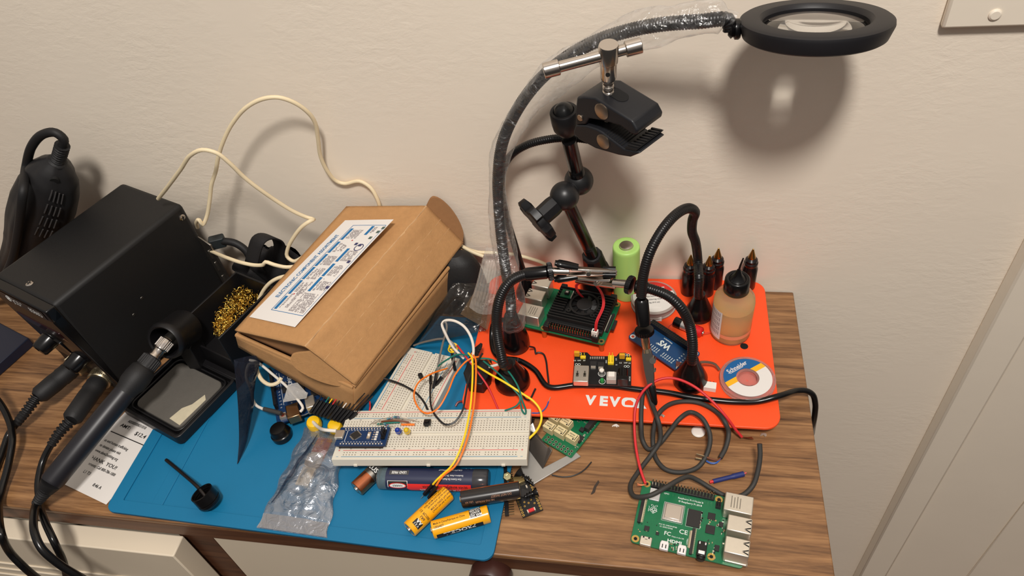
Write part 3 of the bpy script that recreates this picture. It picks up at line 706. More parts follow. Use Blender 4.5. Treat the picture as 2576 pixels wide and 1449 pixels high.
m = MB().fr(MN); m.M = MN @ T(nl_*.36, nd*.52, 0, math.radians(45)); c = .0034; m.box(-c, c, -c, c, .0002, .0014); m.mat(1)
for i in range(8):
    o = -.0028+i*.0008
    for a in range(4): m.M = MN @ T(nl_*.36, nd*.52, 0, math.radians(45+90*a)); m.box(c, c+.0012, o-.0002, o+.0002, .0001, .0005)
part('chip', m, [CHIP, TIN], pb)
m = MB().fr(MN); m.rbox(-.0015, .0062, nd*.5-.0046, nd*.5+.0046, .0001, .0033, .001); part('usb_port', m, TIN, pb, bevel=.0006)
m = MB().fr(MN); m.mat(0).box(nl_*.60, nl_*.66, nd*.32, nd*.68, .0001, .0014); m.mat(1).lathe((nl_*.63, nd*.5, .0014), (0, 0, 1), [(0, .0011), (.0008, .001)], 12); part('reset_button', m, [TIN, WHITE], pb)
m = MB().fr(MN); m.box(nl_*.885, nl_*.955, nd*.3, nd*.78, .0001, .0022)
for i in range(3):
    for j in range(2): m.box(nl_*(.895+.03*j), nl_*(.895+.03*j)+.0007, nd*(.36+.14*i), nd*(.36+.14*i)+.0007, .002, .0085)
part('programming_header', m, BLK, pb)
m = MB().fr(MN)
for i, y in enumerate((.3, .43, .56, .69)): m.mat(0).box(nl_*.75, nl_*.80, nd*y-.0007, nd*y+.0007, .0001, .0010); m.mat(1).box(nl_*.70, nl_*.735, nd*y-.0005, nd*y+.0005, .0001, .0007)
m.mat(2)
for i in range(14):
    for y in (.0036, nd-.0036): m.text('D%d' % i if y > .01 else 'A%d' % (i % 8), .0012, MN @ T(.006+pit*i, y, .0001), 'CENTER', .02)
m.rect(.0076, .0080, nd*.2, nd*.8, .0001); part('status_led', m, [WHITE, TIN, PRINT], pb)
# white cable end going into the controller board
m = MB(); m.tube([Z(786, 1060, .012), Z(800, 1074, .016), bb(820, 1082, .006), bb(846, 1084, .0060)], .0016, 10)
solo('usb_cable', 'short white cable running from the black connectors into the small navy board', 'cable', m, W_WH)
# parts standing on the breadboard
def lead_on(m, pts, r=.0003, h=.0002): m.tube(pts, r, 6, .002)
def resistor(label, p0, p1, a, b, h):
    p, q, a, b = bb(*p0, 0), bb(*p1, 0), bb(*a, h), bb(*b, h); t = thing('resistor', label, 'resistor', (p+q)/2, 'blue banded resistors on the breadboard')
    d = (b-a).normalized(); L = (b-a).length; m = MB()
    m.lathe(a, d, [(0, .0005), (.0003, .0011), (.0012, .0012), (.0018, .001), (L-.0018, .001), (L-.0012, .0012), (L-.0003, .0011), (L, .0005)], 14); bd = part('body', m, mat('resistor_blue', (72, 140, 160), .4), t)
    m = MB()
    for i, c in enumerate((0, 1, 0, 2)): m.mat(c); x = L*(.2+.2*i); m.lathe(a+d*x, d, [(0, .00118), (.0005, .00118)], 14, False, False)
    part('colour_band', m, [W_BN, PRINTD, W_RE], bd)
    m = MB(); m.tube([p, p.lerp(a, .5)+V3((0, 0, .003)), a], .0003, 6, .002); m.tube([b, b.lerp(q, .6)+V3((0, 0, .002)), q], .0003, 6, .002); part('wire_lead', m, TIN, t)
resistor('blue resistor lying above the brown jumper, nearer the controller board', (928, 1070), (1052, 1062), (973, 1053), (988, 1052), .006)
resistor('blue resistor lying above the brown jumper, farther from the controller board', (938, 1068), (1056, 1063), (990, 1049), (1005, 1050), .007)
resistor('blue resistor standing by the corner of the navy board beside the blue light', (952, 1071), (994, 1077), (967, 1066), (977, 1072), .006)
def jumper(label, pts, mt, r=.0009):
    P = [bb(x, y, h) for x, y, h in pts]; t = thing('jumper_link', label, 'jumper', (P[0]+P[-1])/2)
    m = MB(); m.tube(P, r, 8, .002); part('insulation', m, mt, t)
    m = MB(); n_ = MBB.to_3x3() @ V3((0, 0, 1))
    for a, b in ((P[0], P[1]), (P[-1], P[-2])):
        d = (a-b).normalized(); m.tube([a, a+d*.001-n_*.0005, a+d*.0014-n_*.003], .00035, 6, .001)
    part('bare_end', m, TIN, t)
jumper('brown jumper link bowed over the breadboard behind the teal one', [(960, 1061, .003), (990, 1058, .0055), (1010, 1059, .005), (1029, 1062, .003)], W_BN)
jumper('teal jumper link on the breadboard between the brown link and the navy board', [(950, 1067, .002), (975, 1064, .003), (1006, 1062, .0025)], W_GR)
jumper('flat orange jumper link on the breadboard above the yellow light', [(1010, 1068, .0012), (1027, 1068, .0012), (1043, 1068, .0012)], W_OR, .001)
def led(label, x, y, rgb):
    c = bb(x, y-2, .0095); b_ = bb(x, y-2, 0); t = thing('light_diode', label, 'light', b_); d = (V3((.1, -.35, .93))).normalized(); m = MB()
    b0 = c-d*.005; k = .0024
    m.lathe(b0, d, [(0, k*1.16), (.001, k*1.16), (.001, k), (.0052, k)]+[(.0052+k*math.sin(a*math.pi/12), max(k*math.cos(a*math.pi/12), .0001)) for a in range(1, 7)], 20)
    part('lens', m, mat('led_'+label.split()[0], rgb, .12, trans=.35, coat=.5), t); m = MB()
    n_ = MBB.to_3x3() @ V3((0, 0, 1)); g = MBB.to_3x3() @ V3((1, 0, 0))
    for s in (-1, 1): m.tube([b0+g*s*.0012, b0+g*s*.00127-n_*.006], .0003, 6, .002)
    part('wire_lead', m, TIN, t)
led('blue light diode standing in the breadboard beside the navy board', 1000, 1084, (20, 60, 170))
led('yellow light diode standing in the breadboard next to the blue one', 1022, 1084, (238, 200, 30))
c = bb(1076, 1068, 0); x_, y_ = MBB.to_3x3() @ V3((1, 0, 0)), MBB.to_3x3() @ V3((0, 1, 0)); Mb = axes(c, x_, y_, x_.cross(y_))
t = thing('push_button', 'small square black push button plugged into the middle of the breadboard', 'button', c)
m = MB().fr(Mb); m.rbox(-.003, .003, -.003, .003, .0004, .0038, .0004); b_ = part('housing', m, BLK, t)
m = MB().fr(Mb); m.lathe((0, 0, .0038), (0, 0, 1), [(0, .0018), (.0012, .0017)], 18); part('plunger', m, BLKG, b_)
m = MB().fr(Mb)
for x in (-.0024, .0024):
    for y in (-.0036, .0036): m.box(x-.0005, x+.0005, y-.0004, y+.0004, -.001, .0022)
part('leg', m, TIN, t)
# ---------- solder tube and batteries in front of the breadboard
ZT = MZ+.0094
a, b = Z(953, 1203, ZT), Z(1229, 1209, ZT); d = (b-a).normalized(); L = (b-a).length; r = .0092
t = thing('solder_tube', 'clear tube of solder with navy and red label lying under the breadboard front', 'tube', (a+b)/2)
m = MB(); m.lathe(a, d, [(0, r*.8), (.001, r*.97), (.002, r), (L-.013, r)], 32); tb = part('tube_body', m, mat('clear_tube', (150, 170, 176), .12, trans=.75, ior=1.3), t, smooth=60)
m = MB(); m.lathe(a+d*(L-.0125), d, [(0, r*1.02), (.001, r*1.04), (.0115, r*1.04), (.0125, r*.96)], 32); part('cap', m, mat('smoky_cap', (64, 64, 68), .18, trans=.25), t, smooth=60)
X, Yv, _ = perp(d)
up_ = V3((0, 0, 1)); fw_ = d.cross(up_).normalized()*-1; fw_ = fw_ if fw_.y < 0 else -fw_     # towards the dresser front
def wrap(a, d, r, front):     # paper wrapped round a lying cylinder: along the axis, then round from the top to the front
    upv = d.cross(front); upv = upv if upv.z > 0 else -upv
    def f(s_, arc): k = arc/r; return a+d*s_+(upv*math.cos(k)+front*math.sin(k))*r
    return f
wf = wrap(a, d, r*1.012, fw_); wg = wrap(a, d, r*1.022, fw_)
def wband(m, s0, s1, a0, a1, f, n=14): m.grid(lambda u, v: f(s0+(s1-s0)*u, a1+(a0-a1)*v), 2, n)
m = MB(); m.mat(0); wband(m, .0085, L-.0125, -.024, .024, wf, 40); m.mat(1)
m.grid(lambda u, v: wg(.030+.010*(1-u)*0+(L-.0135-.030)*u-(.006*v*(1-u)), .0185-.0095*v), 8, 10)
m.mat(2)
def wtext(m, tx, sz, s_, arc, f, al='CENTER', bold=.01, sx=1): m.text(tx, sz, None, al, bold, sx, lambda p: f(s_-p.x, arc+p.y))
wtext(m, 'ELECTRICAL SOLDER', .0052, .060, .0168, wrap(a, d, r*1.03, fw_), 'CENTER', .03, .9)
m.mat(3); wtext(m, 'SILVER BEARING ROSIN SOLDER', .0030, .060, .0118, wrap(a, d, r*1.03, fw_), 'CENTER', .02, .9)
m.mat(4); wband(m, .0115, .0285, -.003, .0015, wg, 6); m.mat(2)
wtext(m, 'LEAD FREE', .0034, .0200, -.0006, wrap(a, d, r*1.03, fw_), 'CENTER', .02, .8)
wtext(m, 'CAUTION: IRRITANT', .0024, .064, -.0045, wg, 'CENTER', .01, .9); wtext(m, 'Soudure a Ame  De Resine', .0020, .066, .0015, wg, 'CENTER', .01, .9); wtext(m, 'Con Centro De Resina', .0020, .066, .0045, wg, 'CENTER', .01, .9)
m.mat(2); f3 = wrap(a, d, r*1.028, fw_)
wband(m, .0105, .0280, .0065, .0130, wg, 6); m.mat(3); wband(m, .0110, .0275, .0069, .0130, wrap(a, d, r*1.026, fw_), 6)
def oval(m, s0, arc, ra, rb, f): m.add([f(s0, arc)]+[f(s0+ra*math.cos(i*math.pi/12), arc+rb*math.sin(i*math.pi/12)) for i in range(24)], [(0, 1+(i+1) % 24, 1+i) for i in range(24)])
m.mat(1); oval(m, .0192, .0112, .0076, .0030, wrap(a, d, r*1.030, fw_)); m.mat(2); oval(m, .0192, .0112, .0068, .0022, wrap(a, d, r*1.034, fw_)); m.mat(3); wtext(m, 'HARRIS', .0026, .0192, .0112, wrap(a, d, r*1.040, fw_), 'CENTER', .02, 1)
m.mat(2); m.add([wg(L-.020, -.0095), wg(L-.0145, -.0095), wg(L-.017, -.0050)], [(0, 1, 2)]); m.mat(0); m.add([wrap(a, d, r*1.028, fw_)(L-.0190, -.0091), wrap(a, d, r*1.028, fw_)(L-.0155, -.0091), wrap(a, d, r*1.028, fw_)(L-.017, -.0063)], [(0, 1, 2)])
part('label', m, [mat('navy_label', (36, 42, 70), .4), mat('red_label', (226, 48, 42), .4), PRINT, PRINTD, mat('label_dark_grey', (70, 68, 70), .5)], t, smooth=60)
def battery(label, a, b, r, body, deco, group=None, nub=1, cap=None):
    a, b = V3(a), V3(b); d = (b-a).normalized(); L = (b-a).length
    t = thing('battery', label, 'battery', (a+b)/2, group)
    m = MB(); m.lathe(a, d, [(.0006, r*.80), (.0004, r*.93), (.0009, r), (L-.0009, r), (L-.0003, r*.93), (L-.0005, r*.82)], 36); bd = part('wrapper', m, body, t, smooth=35)
    m = MB(); m.lathe(a+d*.0007, -d, [(0, r*.8), (.0002, r*.78), (.0003, r*.38), (.0016, r*.36), (.0018, r*.30)], 24); part('terminal', m, CHROME, t)
    m = MB(); m.lathe(b-d*.0006, d, [(0, r*.84), (.0004, r*.80), (.0004, r*.3)], 24); part('end_cap', m, STEEL, t)
    f0, f1, f2 = [wrap(a, d, r*k, front_of(d)) for k in (1.006, 1.014, 1.022)]
    if deco: deco(bd, L, f0, f1, f2)
    return t
def front_of(d):
    f = d.cross(V3((0, 0, 1))).normalized(); return f if f.y < 0 or (abs(f.y) < .2 and f.x > 0) else -f
rB = .00725; zb = MZ+rB
YB = mat('amber_battery_wrap', (240, 168, 16), .25, coat=.4)
def dec1(bd, L, f0, f1, f2):
    m = MB(); m.mat(0); wband(m, .0045, .0100, .0010, .0090, f0, 6); m.mat(1)
    tx = lambda s, q, sz, u, arc, f=f1, bold=.01, sx=1, al='CENTER': m.text(s, sz, None, al, bold, sx, lambda p: f(u+p.x*q[0]+p.y*q[1], arc+p.x*q[2]+p.y*q[3]))
    tx('AA', (0, -1, 1, 0), .0042, .0088, .0050, f1, .03); tx('1.5 V', (0, -1, 1, 0), .0026, .0058, .0050, f1, .02)
    m.mat(0); tx('LR6', (0, -1, 1, 0), .0030, .0128, .0045, f1, .02); tx('1.5  PC1500', (0, -1, 1, 0), .0030, .0162, .0035, f1, .02, .8)
    for i, s in enumerate(('Do not recharge or put in fire, mix', 'batteries or open. Replace all at', 'KEEP FROM CHILDREN. Install + and -', 'the same time. Ne pas recharger ni', 'MISE EN GARDE. Peut exploser', 'Caution may leak or cause burns')):
        tx(s, (1, 0, 0, 1), .0023, .0345, -.0062+i*.0026, f1, .01, .80)
    wband(m, .0100, .0215, -.0092, -.0072, f0, 3)
    part('printing', m, [PRINTD, PRINT], bd)
battery('amber AA battery covered in dense small print, steeper of the two amber ones', Z(1029, 1333, zb), Z(1128, 1239, zb), rB, YB, dec1, None)
def dec2(bd, L, f0, f1, f2):
    m = MB(); tx = lambda s, sz, u, arc, f=f1, bold=.01, sx=1, al='CENTER': m.text(s, sz, None, al, bold, sx, lambda p: f(u+p.x, arc-p.y))
    m.mat(0); tx('Made in China/Fabrique en Chine', .0027, .0155, -.0010, f1, .01, .72); tx('1006407', .0030, .0065, .0022, f1, .01, .8)
    wband(m, .0325, .0420, -.0085, .0030, f0, 8); m.mat(1)
    rt = lambda s, sz, u, arc, bold=.01, sx=1: m.text(s, sz, None, 'CENTER', bold, sx, lambda p: f1(u-p.x, arc+p.y))
    for i, s in enumerate(('MAR 2029', 'AVANT', 'UTILISER', 'BEFORE', 'USE')): rt(s, .0028, .0372, .0018-i*.0024, .02, .85)
    m.mat(0); wband(m, .0030, L-.0065, .0085, .0155, f0, 8); m.mat(1); rt('PROCELL', .0050, L/2-.002, .0106, .03, 1.3)
    part('printing', m, [PRINTD, PRINT], bd)
battery('amber AA battery with long black name band, flatter of the two amber ones', Z(1087, 1334, zb), Z(1231, 1292, zb), rB, YB, dec2, None)
def dec3(bd, L, f0, f1, f2):
    m = MB(); m.mat(0); wband(m, .0008, L-.0008, -.0078, -.0042, f0, 5); m.mat(1)
    rt = lambda s, sz, u, arc, bold=.01, sx=1: m.text(s, sz, None, 'CENTER', bold, sx, lambda p: f1(u-p.x, arc+p.y))
    rt('DO NOT INGEST', .0028, L*.68, .0055, .01, .8); rt('NE PAS AVALER', .0028, L*.40, .0085, .01, .8); rt('LR6 AA', .0026, L*.14, .0075, .01, .8)
    part('printing', m, [mat('orange_foil', (214, 112, 56), .3, .6), mat('copper_print', (150, 108, 84), .5)], bd)
battery('black AA battery with a thin orange stripe, lying over the pin strip', Z(1160, 1256, zb+.0045), Z(1309, 1232, zb+.0052), rB, mat('black_battery_wrap', (30, 27, 28), .26, coat=.3), dec3)
a, b = Z(896, 1231, zb), Z(958, 1172, zb); d = (b-a).normalized(); b = a+d*.0505
def dec4(bd, L, f0, f1, f2):
    m = MB(); m.mat(0).lathe(a+d*.0150, d, [(0, rB*1.01), (.0035, rB*1.01)], 36, False, False); m.mat(1).lathe(a+d*.0185, d, [(0, rB*1.008), (.030, rB*1.008)], 36, False, False)
    m.mat(2); f3 = wrap(a, d, rB*1.03, front_of(d)); m.text('PLUS', .0056, None, 'CENTER', .02, 1, lambda p: f3(.0215+p.y, p.x))
    part('sleeve', m, [STEEL, PRINTD, PRINT], bd)
battery('copper topped AA battery half hidden under the breadboard front edge', a, b, rB, COPPER, dec4)
# ---------- anti-static pouch lying on the mat, with a red module and a clear stick inside
PO = film('silver_static_film', (206, 206, 212), .34, .2, .75, .8, 55, .12)
c4 = [Z(645, 1328, MZ+.0019), Z(823, 1354, MZ+.0019), Z(872, 1100, MZ+.003), Z(768, 1074, MZ+.002)]
def pq(u, v, h=0):
    w = math.sin(math.pi*min(1, max(0, u)))*math.sin(math.pi*min(1, max(0, v*1.04)))
    e = V3((0, 0, 0))
    p = (c4[0]*(1-u)+c4[1]*u)*(1-v)+(c4[3]*(1-u)+c4[2]*u)*v
    zz = .0045*w**.5*(1 if v > .14 else v/.14*.4)+.0042*w*(noise.noise(V3((u*4.2, v*7, 2)))+.6*noise.noise(V3((u*9, v*13, 4))))
    return p+V3((.0012*math.sin(v*23+u*3)*(1 if u < .03 or u > .97 else 0), 0, max(0, zz)+h))
t = thing('anti_static_bag', 'silvery see-through anti-static bag lying flat at the front of the blue mat', 'bag', pq(.5, .5))
m = MB(); m.grid(lambda u, v: pq(u, v, .0022*math.sin(math.pi*u)*math.sin(math.pi*v)), 40, 64); part('film_face', m, PO, t, smooth=70)
m = MB(); m.grid(lambda u, v: pq(.004+u*.992, .004+v*.125, .0012), 30, 8); part('zip_strip', m, film('grey_static_film', (166, 166, 170), .72, .3, .5, .5, 90), t, smooth=70)
m = MB(); m.grid(lambda u, v: pq(.07+(.02+.05*math.sin(v*3.1))*u+.30*v+.012*math.sin(v*11), .22+.72*v, .0016+.002*math.sin(v*3.1)), 4, 24); part('fold', m, film('dark_navy_film', (30, 38, 62), .66, .18, .4, .5, 70), t, 'dark navy fold', smooth=70)
F0, Fx, Fy = Z(776, 1155, MZ+.0012), Z(812, 1161, MZ+.0012), Z(797, 1100, MZ+.0012); MF, fw2, fh2 = frame(F0, Fx, Fy)
m = MB().fr(MF); m.mat(0).rbox(0, fw2, 0, fh2, 0, .0014, .0008); m.mat(1)
for i in range(4): m.lathe((.002+i*(fw2-.004)/3, .002, .0014), (0, 0, 1), [(0, .0009), (.0003, .0008)], 10)
for i in range(7): m.box(.001+i*(fw2-.003)/6, .0018+i*(fw2-.003)/6, fh2-.0012, fh2+.0004, .0012, .0018)
solo('red_module', 'small red circuit module inside the silvery bag', 'circuit board', m, [PCBR, TIN], bevel=.0002)
F0, Fx, Fy = Z(742, 1222, MZ+.001), Z(806, 1232, MZ+.001), Z(760, 1145, MZ+.001); MF, fw2, fh2 = frame(F0, Fx, Fy)
t = thing('memory_stick', 'clear plastic memory stick inside the silvery bag', 'usb stick', F0)
m = MB().fr(MF); m.rbox(0, fw2*.62, .018, fh2+.004, 0, .003, .005); part('case', m, mat('frosted_clear', (190, 186, 180), .2, trans=.5), t, bevel=.0008)
m = MB().fr(MF); m.mat(0).rbox(.001, fw2*.55, 0, .018, .0002, .0028, .0006); m.mat(1)
for x in (.3, .7): m.cbox(.001+(fw2*.55-.001)*x, .009, .00285, .0022, .0022, .0002)
part('plug', m, [TIN, WHITE], t)
# dark film pouch standing on edge beside the iron stand
lft = [Z(597, 1164, MZ+.0005), Z(601, 1110, .016), Z(600, 1050, .032), Z(597, 1000, .046), Z(592, 950, .058), Z(588, 905, .068)]
rgt = [Z(600, 1164, MZ+.0005), Z(622, 1110, .008), Z(632, 1050, .016), Z(637, 1000, .026), Z(645, 950, .038), Z(655, 905, .052)]
la, ra = smoothpath(lft, .004), smoothpath(rgt, .004)
def bag2(u, v):
    a, b = la[min(len(la)-1, int(v*(len(la)-1)))], ra[min(len(ra)-1, int(v*(len(ra)-1)))]
    return a*(1-u)+b*u+V3((0, -.004, .001))*math.sin(math.pi*u)*(.4+.6*v)
m = MB(); m.grid(bag2, 8, 24); m.grid(lambda u, v: bag2(u, v)+V3((.004, .010, -.002))*math.sin(math.pi*u)*min(1, v*2), 8, 24)
solo('dark_pouch', 'dark blue see-through pouch standing on its edge beside the iron stand', 'bag', m, film('smoky_static_film', (38, 44, 58), .72, .14, .35, .5, 60), smooth=70)
# ---------- blue development board under the box
U0, Ux, Uy = Z(697, 1068, .0105), Z(795, 1034, .0105), Z(633, 952, .0105); MU, uw, uh = frame(U0, Ux, Uy); uw = .0533; uh = .0686
t = thing('development_board', 'blue development board peeking out from under the cardboard box', 'circuit board', U0+V3((0, 0, -.006)))
m = MB().fr(MU); m.rbox(0, uw, 0, uh, -.0016, 0, .002); pb = part('board', m, PCBB, t)
m = MB().fr(MU)
for x in (.0025, uw-.0025): m.box(x-.00125, x+.00125, .017, uh-.004, 0, .0085)
part('pin_socket', m, BLK, t)
m = MB().fr(MU); m.box(.012, .024, -.006, .010, 0, .0100); part('usb_port', m, mat('box_reflection_shell', (150, 120, 90), .25, 1), pb, bevel=.0008)  # brown reflection of the cardboard box put into the metal shell's colour
m = MB().fr(MU); m.box(.0305, .0395, -.002, .012, 0, .0105); part('power_jack', m, TIN, pb, bevel=.0008)
m = MB().fr(MU); m.mat(0).box(.004, .010, .003, .009, 0, .003); m.mat(1).lathe((.007, .006, .003), (0, 0, 1), [(0, .0016), (.0008, .0015)], 14); part('reset_button', m, [TIN, mat('brick_red', (170, 70, 50), .4)], pb)
m = MB().fr(MU); m.box(.024, .031, .020, .056, 0, .004); m.box(.036, .042, .018, .024, 0, .002); m.box(.010, .016, .034, .040, 0, .0018); part('chip', m, CHIP, pb)
m = MB().fr(MU)
for i in range(26):
    r_ = random.Random(i); x, y = r_.uniform(.007, .045), r_.uniform(.014, .062); m.box(x, x+.0012, y, y+.0008, 0, .0006)
part('small_component', m, TIN, pb)
m = MB().fr(MU); m.text('UNO', .0055, MU @ T(.018, .048, .0001, math.radians(90)), 'CENTER', .02)
for i in range(12): m.text('~%d' % (13-i) if i % 3 else '%d' % (13-i), .0018, MU @ T(.0062, .018+i*.004, .0001, 0), 'CENTER', .01)
m.rect(.0088, .0091, .02, .062, .0001); part('printing', m, PRINT, pb)
# ---------- clear film scrap, white wire with heat shrink, black button cap
m = MB(); m.prismw([Z(712, 1012, .024), Z(725, 968, .034), Z(748, 963, .036), Z(773, 990, .030), Z(771, 1002, .026)], (0, .0001, .0003))
m.grid(bil(Z(712, 1012, .024), Z(771, 1002, .026), Z(725, 966, .034), Z(775, 988, .031), .003), 8, 8)
solo('plastic_scrap', 'crumpled scrap of clear plastic poking out over the blue board', 'plastic film', m, film('clear_film', (210, 206, 200), .34, .15, 0, .6, 90), smooth=60)
t = thing('white_wire', 'white wire looping from under the box to a dark sleeve on the blue board', 'wire', Z(660, 1030, .014))
m = MB(); m.tube([Z(628, 906, .040), Z(645, 910, .040), Z(690, 945, .034), Z(724, 975, .030), Z(745, 1000, .026), Z(762, 1027, .021), Z(755, 1036, .020)], .0013, 8); m.tube([Z(641, 913, .040), Z(625, 918, .034), Z(619, 945, .028), Z(633, 985, .022), Z(636, 1005, .020), Z(645, 1020, .019), Z(664, 1030, .019)], .0014, 8); part('insulation', m, W_WH, t)
m = MB(); m.tube([Z(645, 915, .038), Z(648, 935, .036), Z(660, 957, .033), Z(680, 968, .031), Z(700, 962, .032), Z(708, 950, .034)], .0019, 8); part('sleeve', m, CREAM, t, 'thicker cream sleeve')
m = MB(); m.tube([Z(664, 1029, .019), Z(685, 1034, .0195), Z(708, 1040, .0205)], .0021, 10); part('heat_shrink', m, DKGREY, t)
m = MB(); m.tube([Z(708, 1040, .0215), Z(722, 1042, .0225)], .0005, 6); part('bare_end', m, COPPER, t)
m = MB(); m.tube([Z(757, 1046, .013), Z(768, 1043, .014), Z(782, 1036, .016), Z(795, 1033, .018)], .0004, 6); solo('bare_wire', 'thin bare wire end curling between the blue board and the black connectors', 'wire', m, TIN)
a, b = Z(717, 1096, MZ), Z(709, 1084, .0135)
t = thing('button_cap', 'glossy black round button cap standing on the mat in front of the blue board', 'button cap', a)
m = MB(); ax = V3((-.10, .05, 1)).normalized(); a = Z(712, 1098, MZ)
m.lathe(a, ax, [(0, .0094), (.0012, .0096), (.0055, .0096), (.006, .0088), (.0066, .0082), (.0118, .0080), (.0132, .0072), (.0135, .004)], 36); part('cap', m, BLKG, t, smooth=50)
# ---------- bunch of black jumper connectors and the two yellow pieces under them
m0 = [Z(784+i*8.3, 1034+i*2.6, .021-.0006*(i % 3)) for i in range(12)]
for i, p in enumerate(m0):
    q = Z(760+i*8.6+42, 1000+i*2.9+6, .026-.0005*(i % 2)); dd = (p-q).normalized(); b0 = p+dd*.002
    M_ = axes(b0, dd.cross(V3((0, 0, 1))).normalized(), -dd, dd.cross(V3((0, 0, 1))).normalized().cross(-dd))
    t = thing('jumper_connector', 'black jumper connector in the bunch poking out under the box corner', 'connector', b0, 'black jumper connectors under the box')
    m = MB().fr(M_); m.box(-.0012, .0012, 0, .014, -.0012, .0012); hb = part('housing', m, BLK, t, bevel=.0002)
    m = MB().fr(M_); m.box(-.0011, .0011, .0035, .0055, .0012, .0014); m.box(-.00055, .00055, -.0004, .0002, -.00055, .00055); part('contact', m, mat('connector_slot', (58, 54, 50), .4, .4), hb)
    m = MB(); m.tube([M_ @ V3((0, .013, 0)), M_ @ V3((0, .02, 0)), M_ @ V3((.001*(i % 3), .034, .0015*(i % 4)))], .0006, 6)
    part('wire', m, [W_BK, W_RE, W_YE, W_WH, W_GR][[0, 0, 4, 2, 1, 0, 0, 3, 0, 0, 0, 0][i]], t)
for x, y, lab in ((789, 1062, 'rounded yellow plastic piece under the connectors, nearer the black button cap'), (842, 1070, 'rounded yellow plastic piece under the connectors, beside the navy board')):
    c = Z(x, y, .009); m = MB(); m.lathe(c-V3((0, 0, .0065)), (.1, -.15, 1), [(0, .005), (.002, .0068), (.008, .0070), (.0105, .0058), (.0115, .003)], 14, ph=.3)
    solo('yellow_plug', lab, 'plastic part', m, YEL, smooth=30)
# ---------- bottle cap with a stem, lying open on the mat
c = Z(532, 1268, MZ+.0093); o = Z(522, 1244, .0195); ax = (o-c).normalized()
t = thing('dropper_cap', 'black screw cap with a long thin stem lying on the bare front of the mat', 'cap', c)
ax = V3((-.35, .18, .9)).normalized(); c = Z(531, 1265, MZ+.0045)
m = MB(); m.lathe(c, ax, [(-.0015, .006), (0, .0090), (.0015, .0102), (.004, .0102), (.0045, .0094), (.0050, .0102), (.0138, .0100), (.0140, .0088), (.0035, .0086), (.0034, .002)], 36, True, False)
for k in range(3): m.ring(c+ax*(.006+.0022*k), ax, .0080, .0087, 0, .0006, 30)
part('cap', m, BLKG, t, smooth=40)
m = MB(); m.tube([c+ax*.004, Z(500, 1228, .014), Z(460, 1192, .0085), Z(418, 1157, .0042)], .0016, 10); part('stem', m, mat('black_stem', (24, 18, 16), .35), t)
# ---------- loose small parts by the mat corner
x_ = Z(1274, 1170, .001); y_ = Z(1277, 1300, .001)
t = thing('pin_strip', 'long black strip of header pins lying off the mat edge under the black battery', 'pin header', Z(1276, 1240, 0))
def strip(p, q, w, pins, ln, hh):
    M_, L, _ = frame(p, q, p+V3((1, 0, 0))); m = MB().fr(M_); m.box(0, L, -w, w, .0005, .0005+hh); part('strip', m, BLK, t)
    m = MB().fr(M_)
    for i in range(pins): x = L*(i+.5)/pins; m.box(x-.0003, x+.0003, -w-ln, w+ln, .0015, .0021)
    part('pin', m, mat('dull_gold_pin', (150, 130, 100), .35, 1), t)
strip(Z(1272, 1172, .0002), Z(1276, 1300, .0002), .0016, 22, .0045, .0026)
c = Z(1277, 1200, .0046); m = MB(); m.lathe(c, (.05, -.3, 1), [(-.004, .0016), (0, .0016), (0, .0038), (.0006, .0042), (.0022, .0042), (.0030, .0034), (.0030, .0022), (.0016, .002)], 6); 
solo('hex_screw', 'shiny hex head screw lying on the pin strip beside the solder tube', 'screw', m, mat('yellowish_zinc', (190, 182, 140), .25, 1))
def wscrew(label, head, tip, hr):
    d = (tip-head).normalized(); L = (tip-head).length; t = thing('wood_screw', label, 'screw', (head+tip)/2)
    m = MB(); m.lathe(head, d, [(0, hr*.5), (0, hr*.98), (.0006, hr), (.0045*hr/.0045, .0019)], 24); hd = part('head', m, BLKG, t)
    m = MB(); x, y, _ = perp(d); L0_ = .004; m.lathe(head+d*.003, d, [(0, .0017), (L-.008, .0015), (L-.003, .0003)], 14)
    pts = []
    for i in range(90): a = i/90*2*math.pi*(L-.005)/.0026; s_ = .004+(L-.0055)*i/90; rr_ = .0025 if s_ < L-.006 else .0025*(L-s_)/.006+.0003; pts.append(head+d*s_+(x*math.cos(a)+y*math.sin(a))*rr_)
    m.tube(pts, .0004, 5, smooth=False); part('threaded_shank', m, BLKG, t)
wscrew('big black coarse wood screw resting against the flat metal bracket', Z(1302, 1190, .0066), Z(1346, 1222, .0042), .0052)
wscrew('small black wood screw lying across the tiny black circuit board', Z(1352, 1237, .0070), Z(1316, 1251, .0062), .0040)
U0, Ux, Uy = Z(1315, 1302, .0035), Z(1366, 1282, .0035), Z(1287, 1235, .0045); MU, uw, uh = frame(U0, Ux, Uy); uw, uh = .018, .033
t = thing('tiny_circuit_board', 'tiny black circuit board with gold holes half under the black battery', 'circuit board', U0)
m = MB().fr(MU); m.box(0, uw, 0, uh, -.0016, 0); pb = part('board', m, PCBK, t)
m = MB().fr(MU)
for i in range(12):
    for x in (.0013, uw-.0013): m.ring((x, .0015+i*.00254, 0), (0, 0, 1), .0005, .0010, .0001, .0002, 12)
for x, y in ((.006, .012), (.009, .010), (.0118, .012), (.0135, .008), (.0125, .017), (.005, .0085)): m.ring((x, y, 0), (0, 0, 1), .0004, .0008, .0001, .0002, 12)
part('gold_hole', m, GOLDP, pb)
m = MB(); m.M = MU @ T(.0085, .019, 0, math.radians(45)); m.box(-.0033, .0033, -.0033, .0033, .0002, .0013); part('chip', m, CHIP, pb)
m = MB().fr(MU); m.mat(0).box(.0062, .0112, .0016, .0042, 0, .0016); m.mat(1).box(.0052, .0062, .0016, .0042, 0, .0015); m.box(.0112, .0122, .0016, .0042, 0, .0015); m.box(.0025, .004, .021, .0235, 0, .001); m.box(.012, .0132, .023, .0255, 0, .001)
part('reset_button', m, [W_RE, TIN], pb)
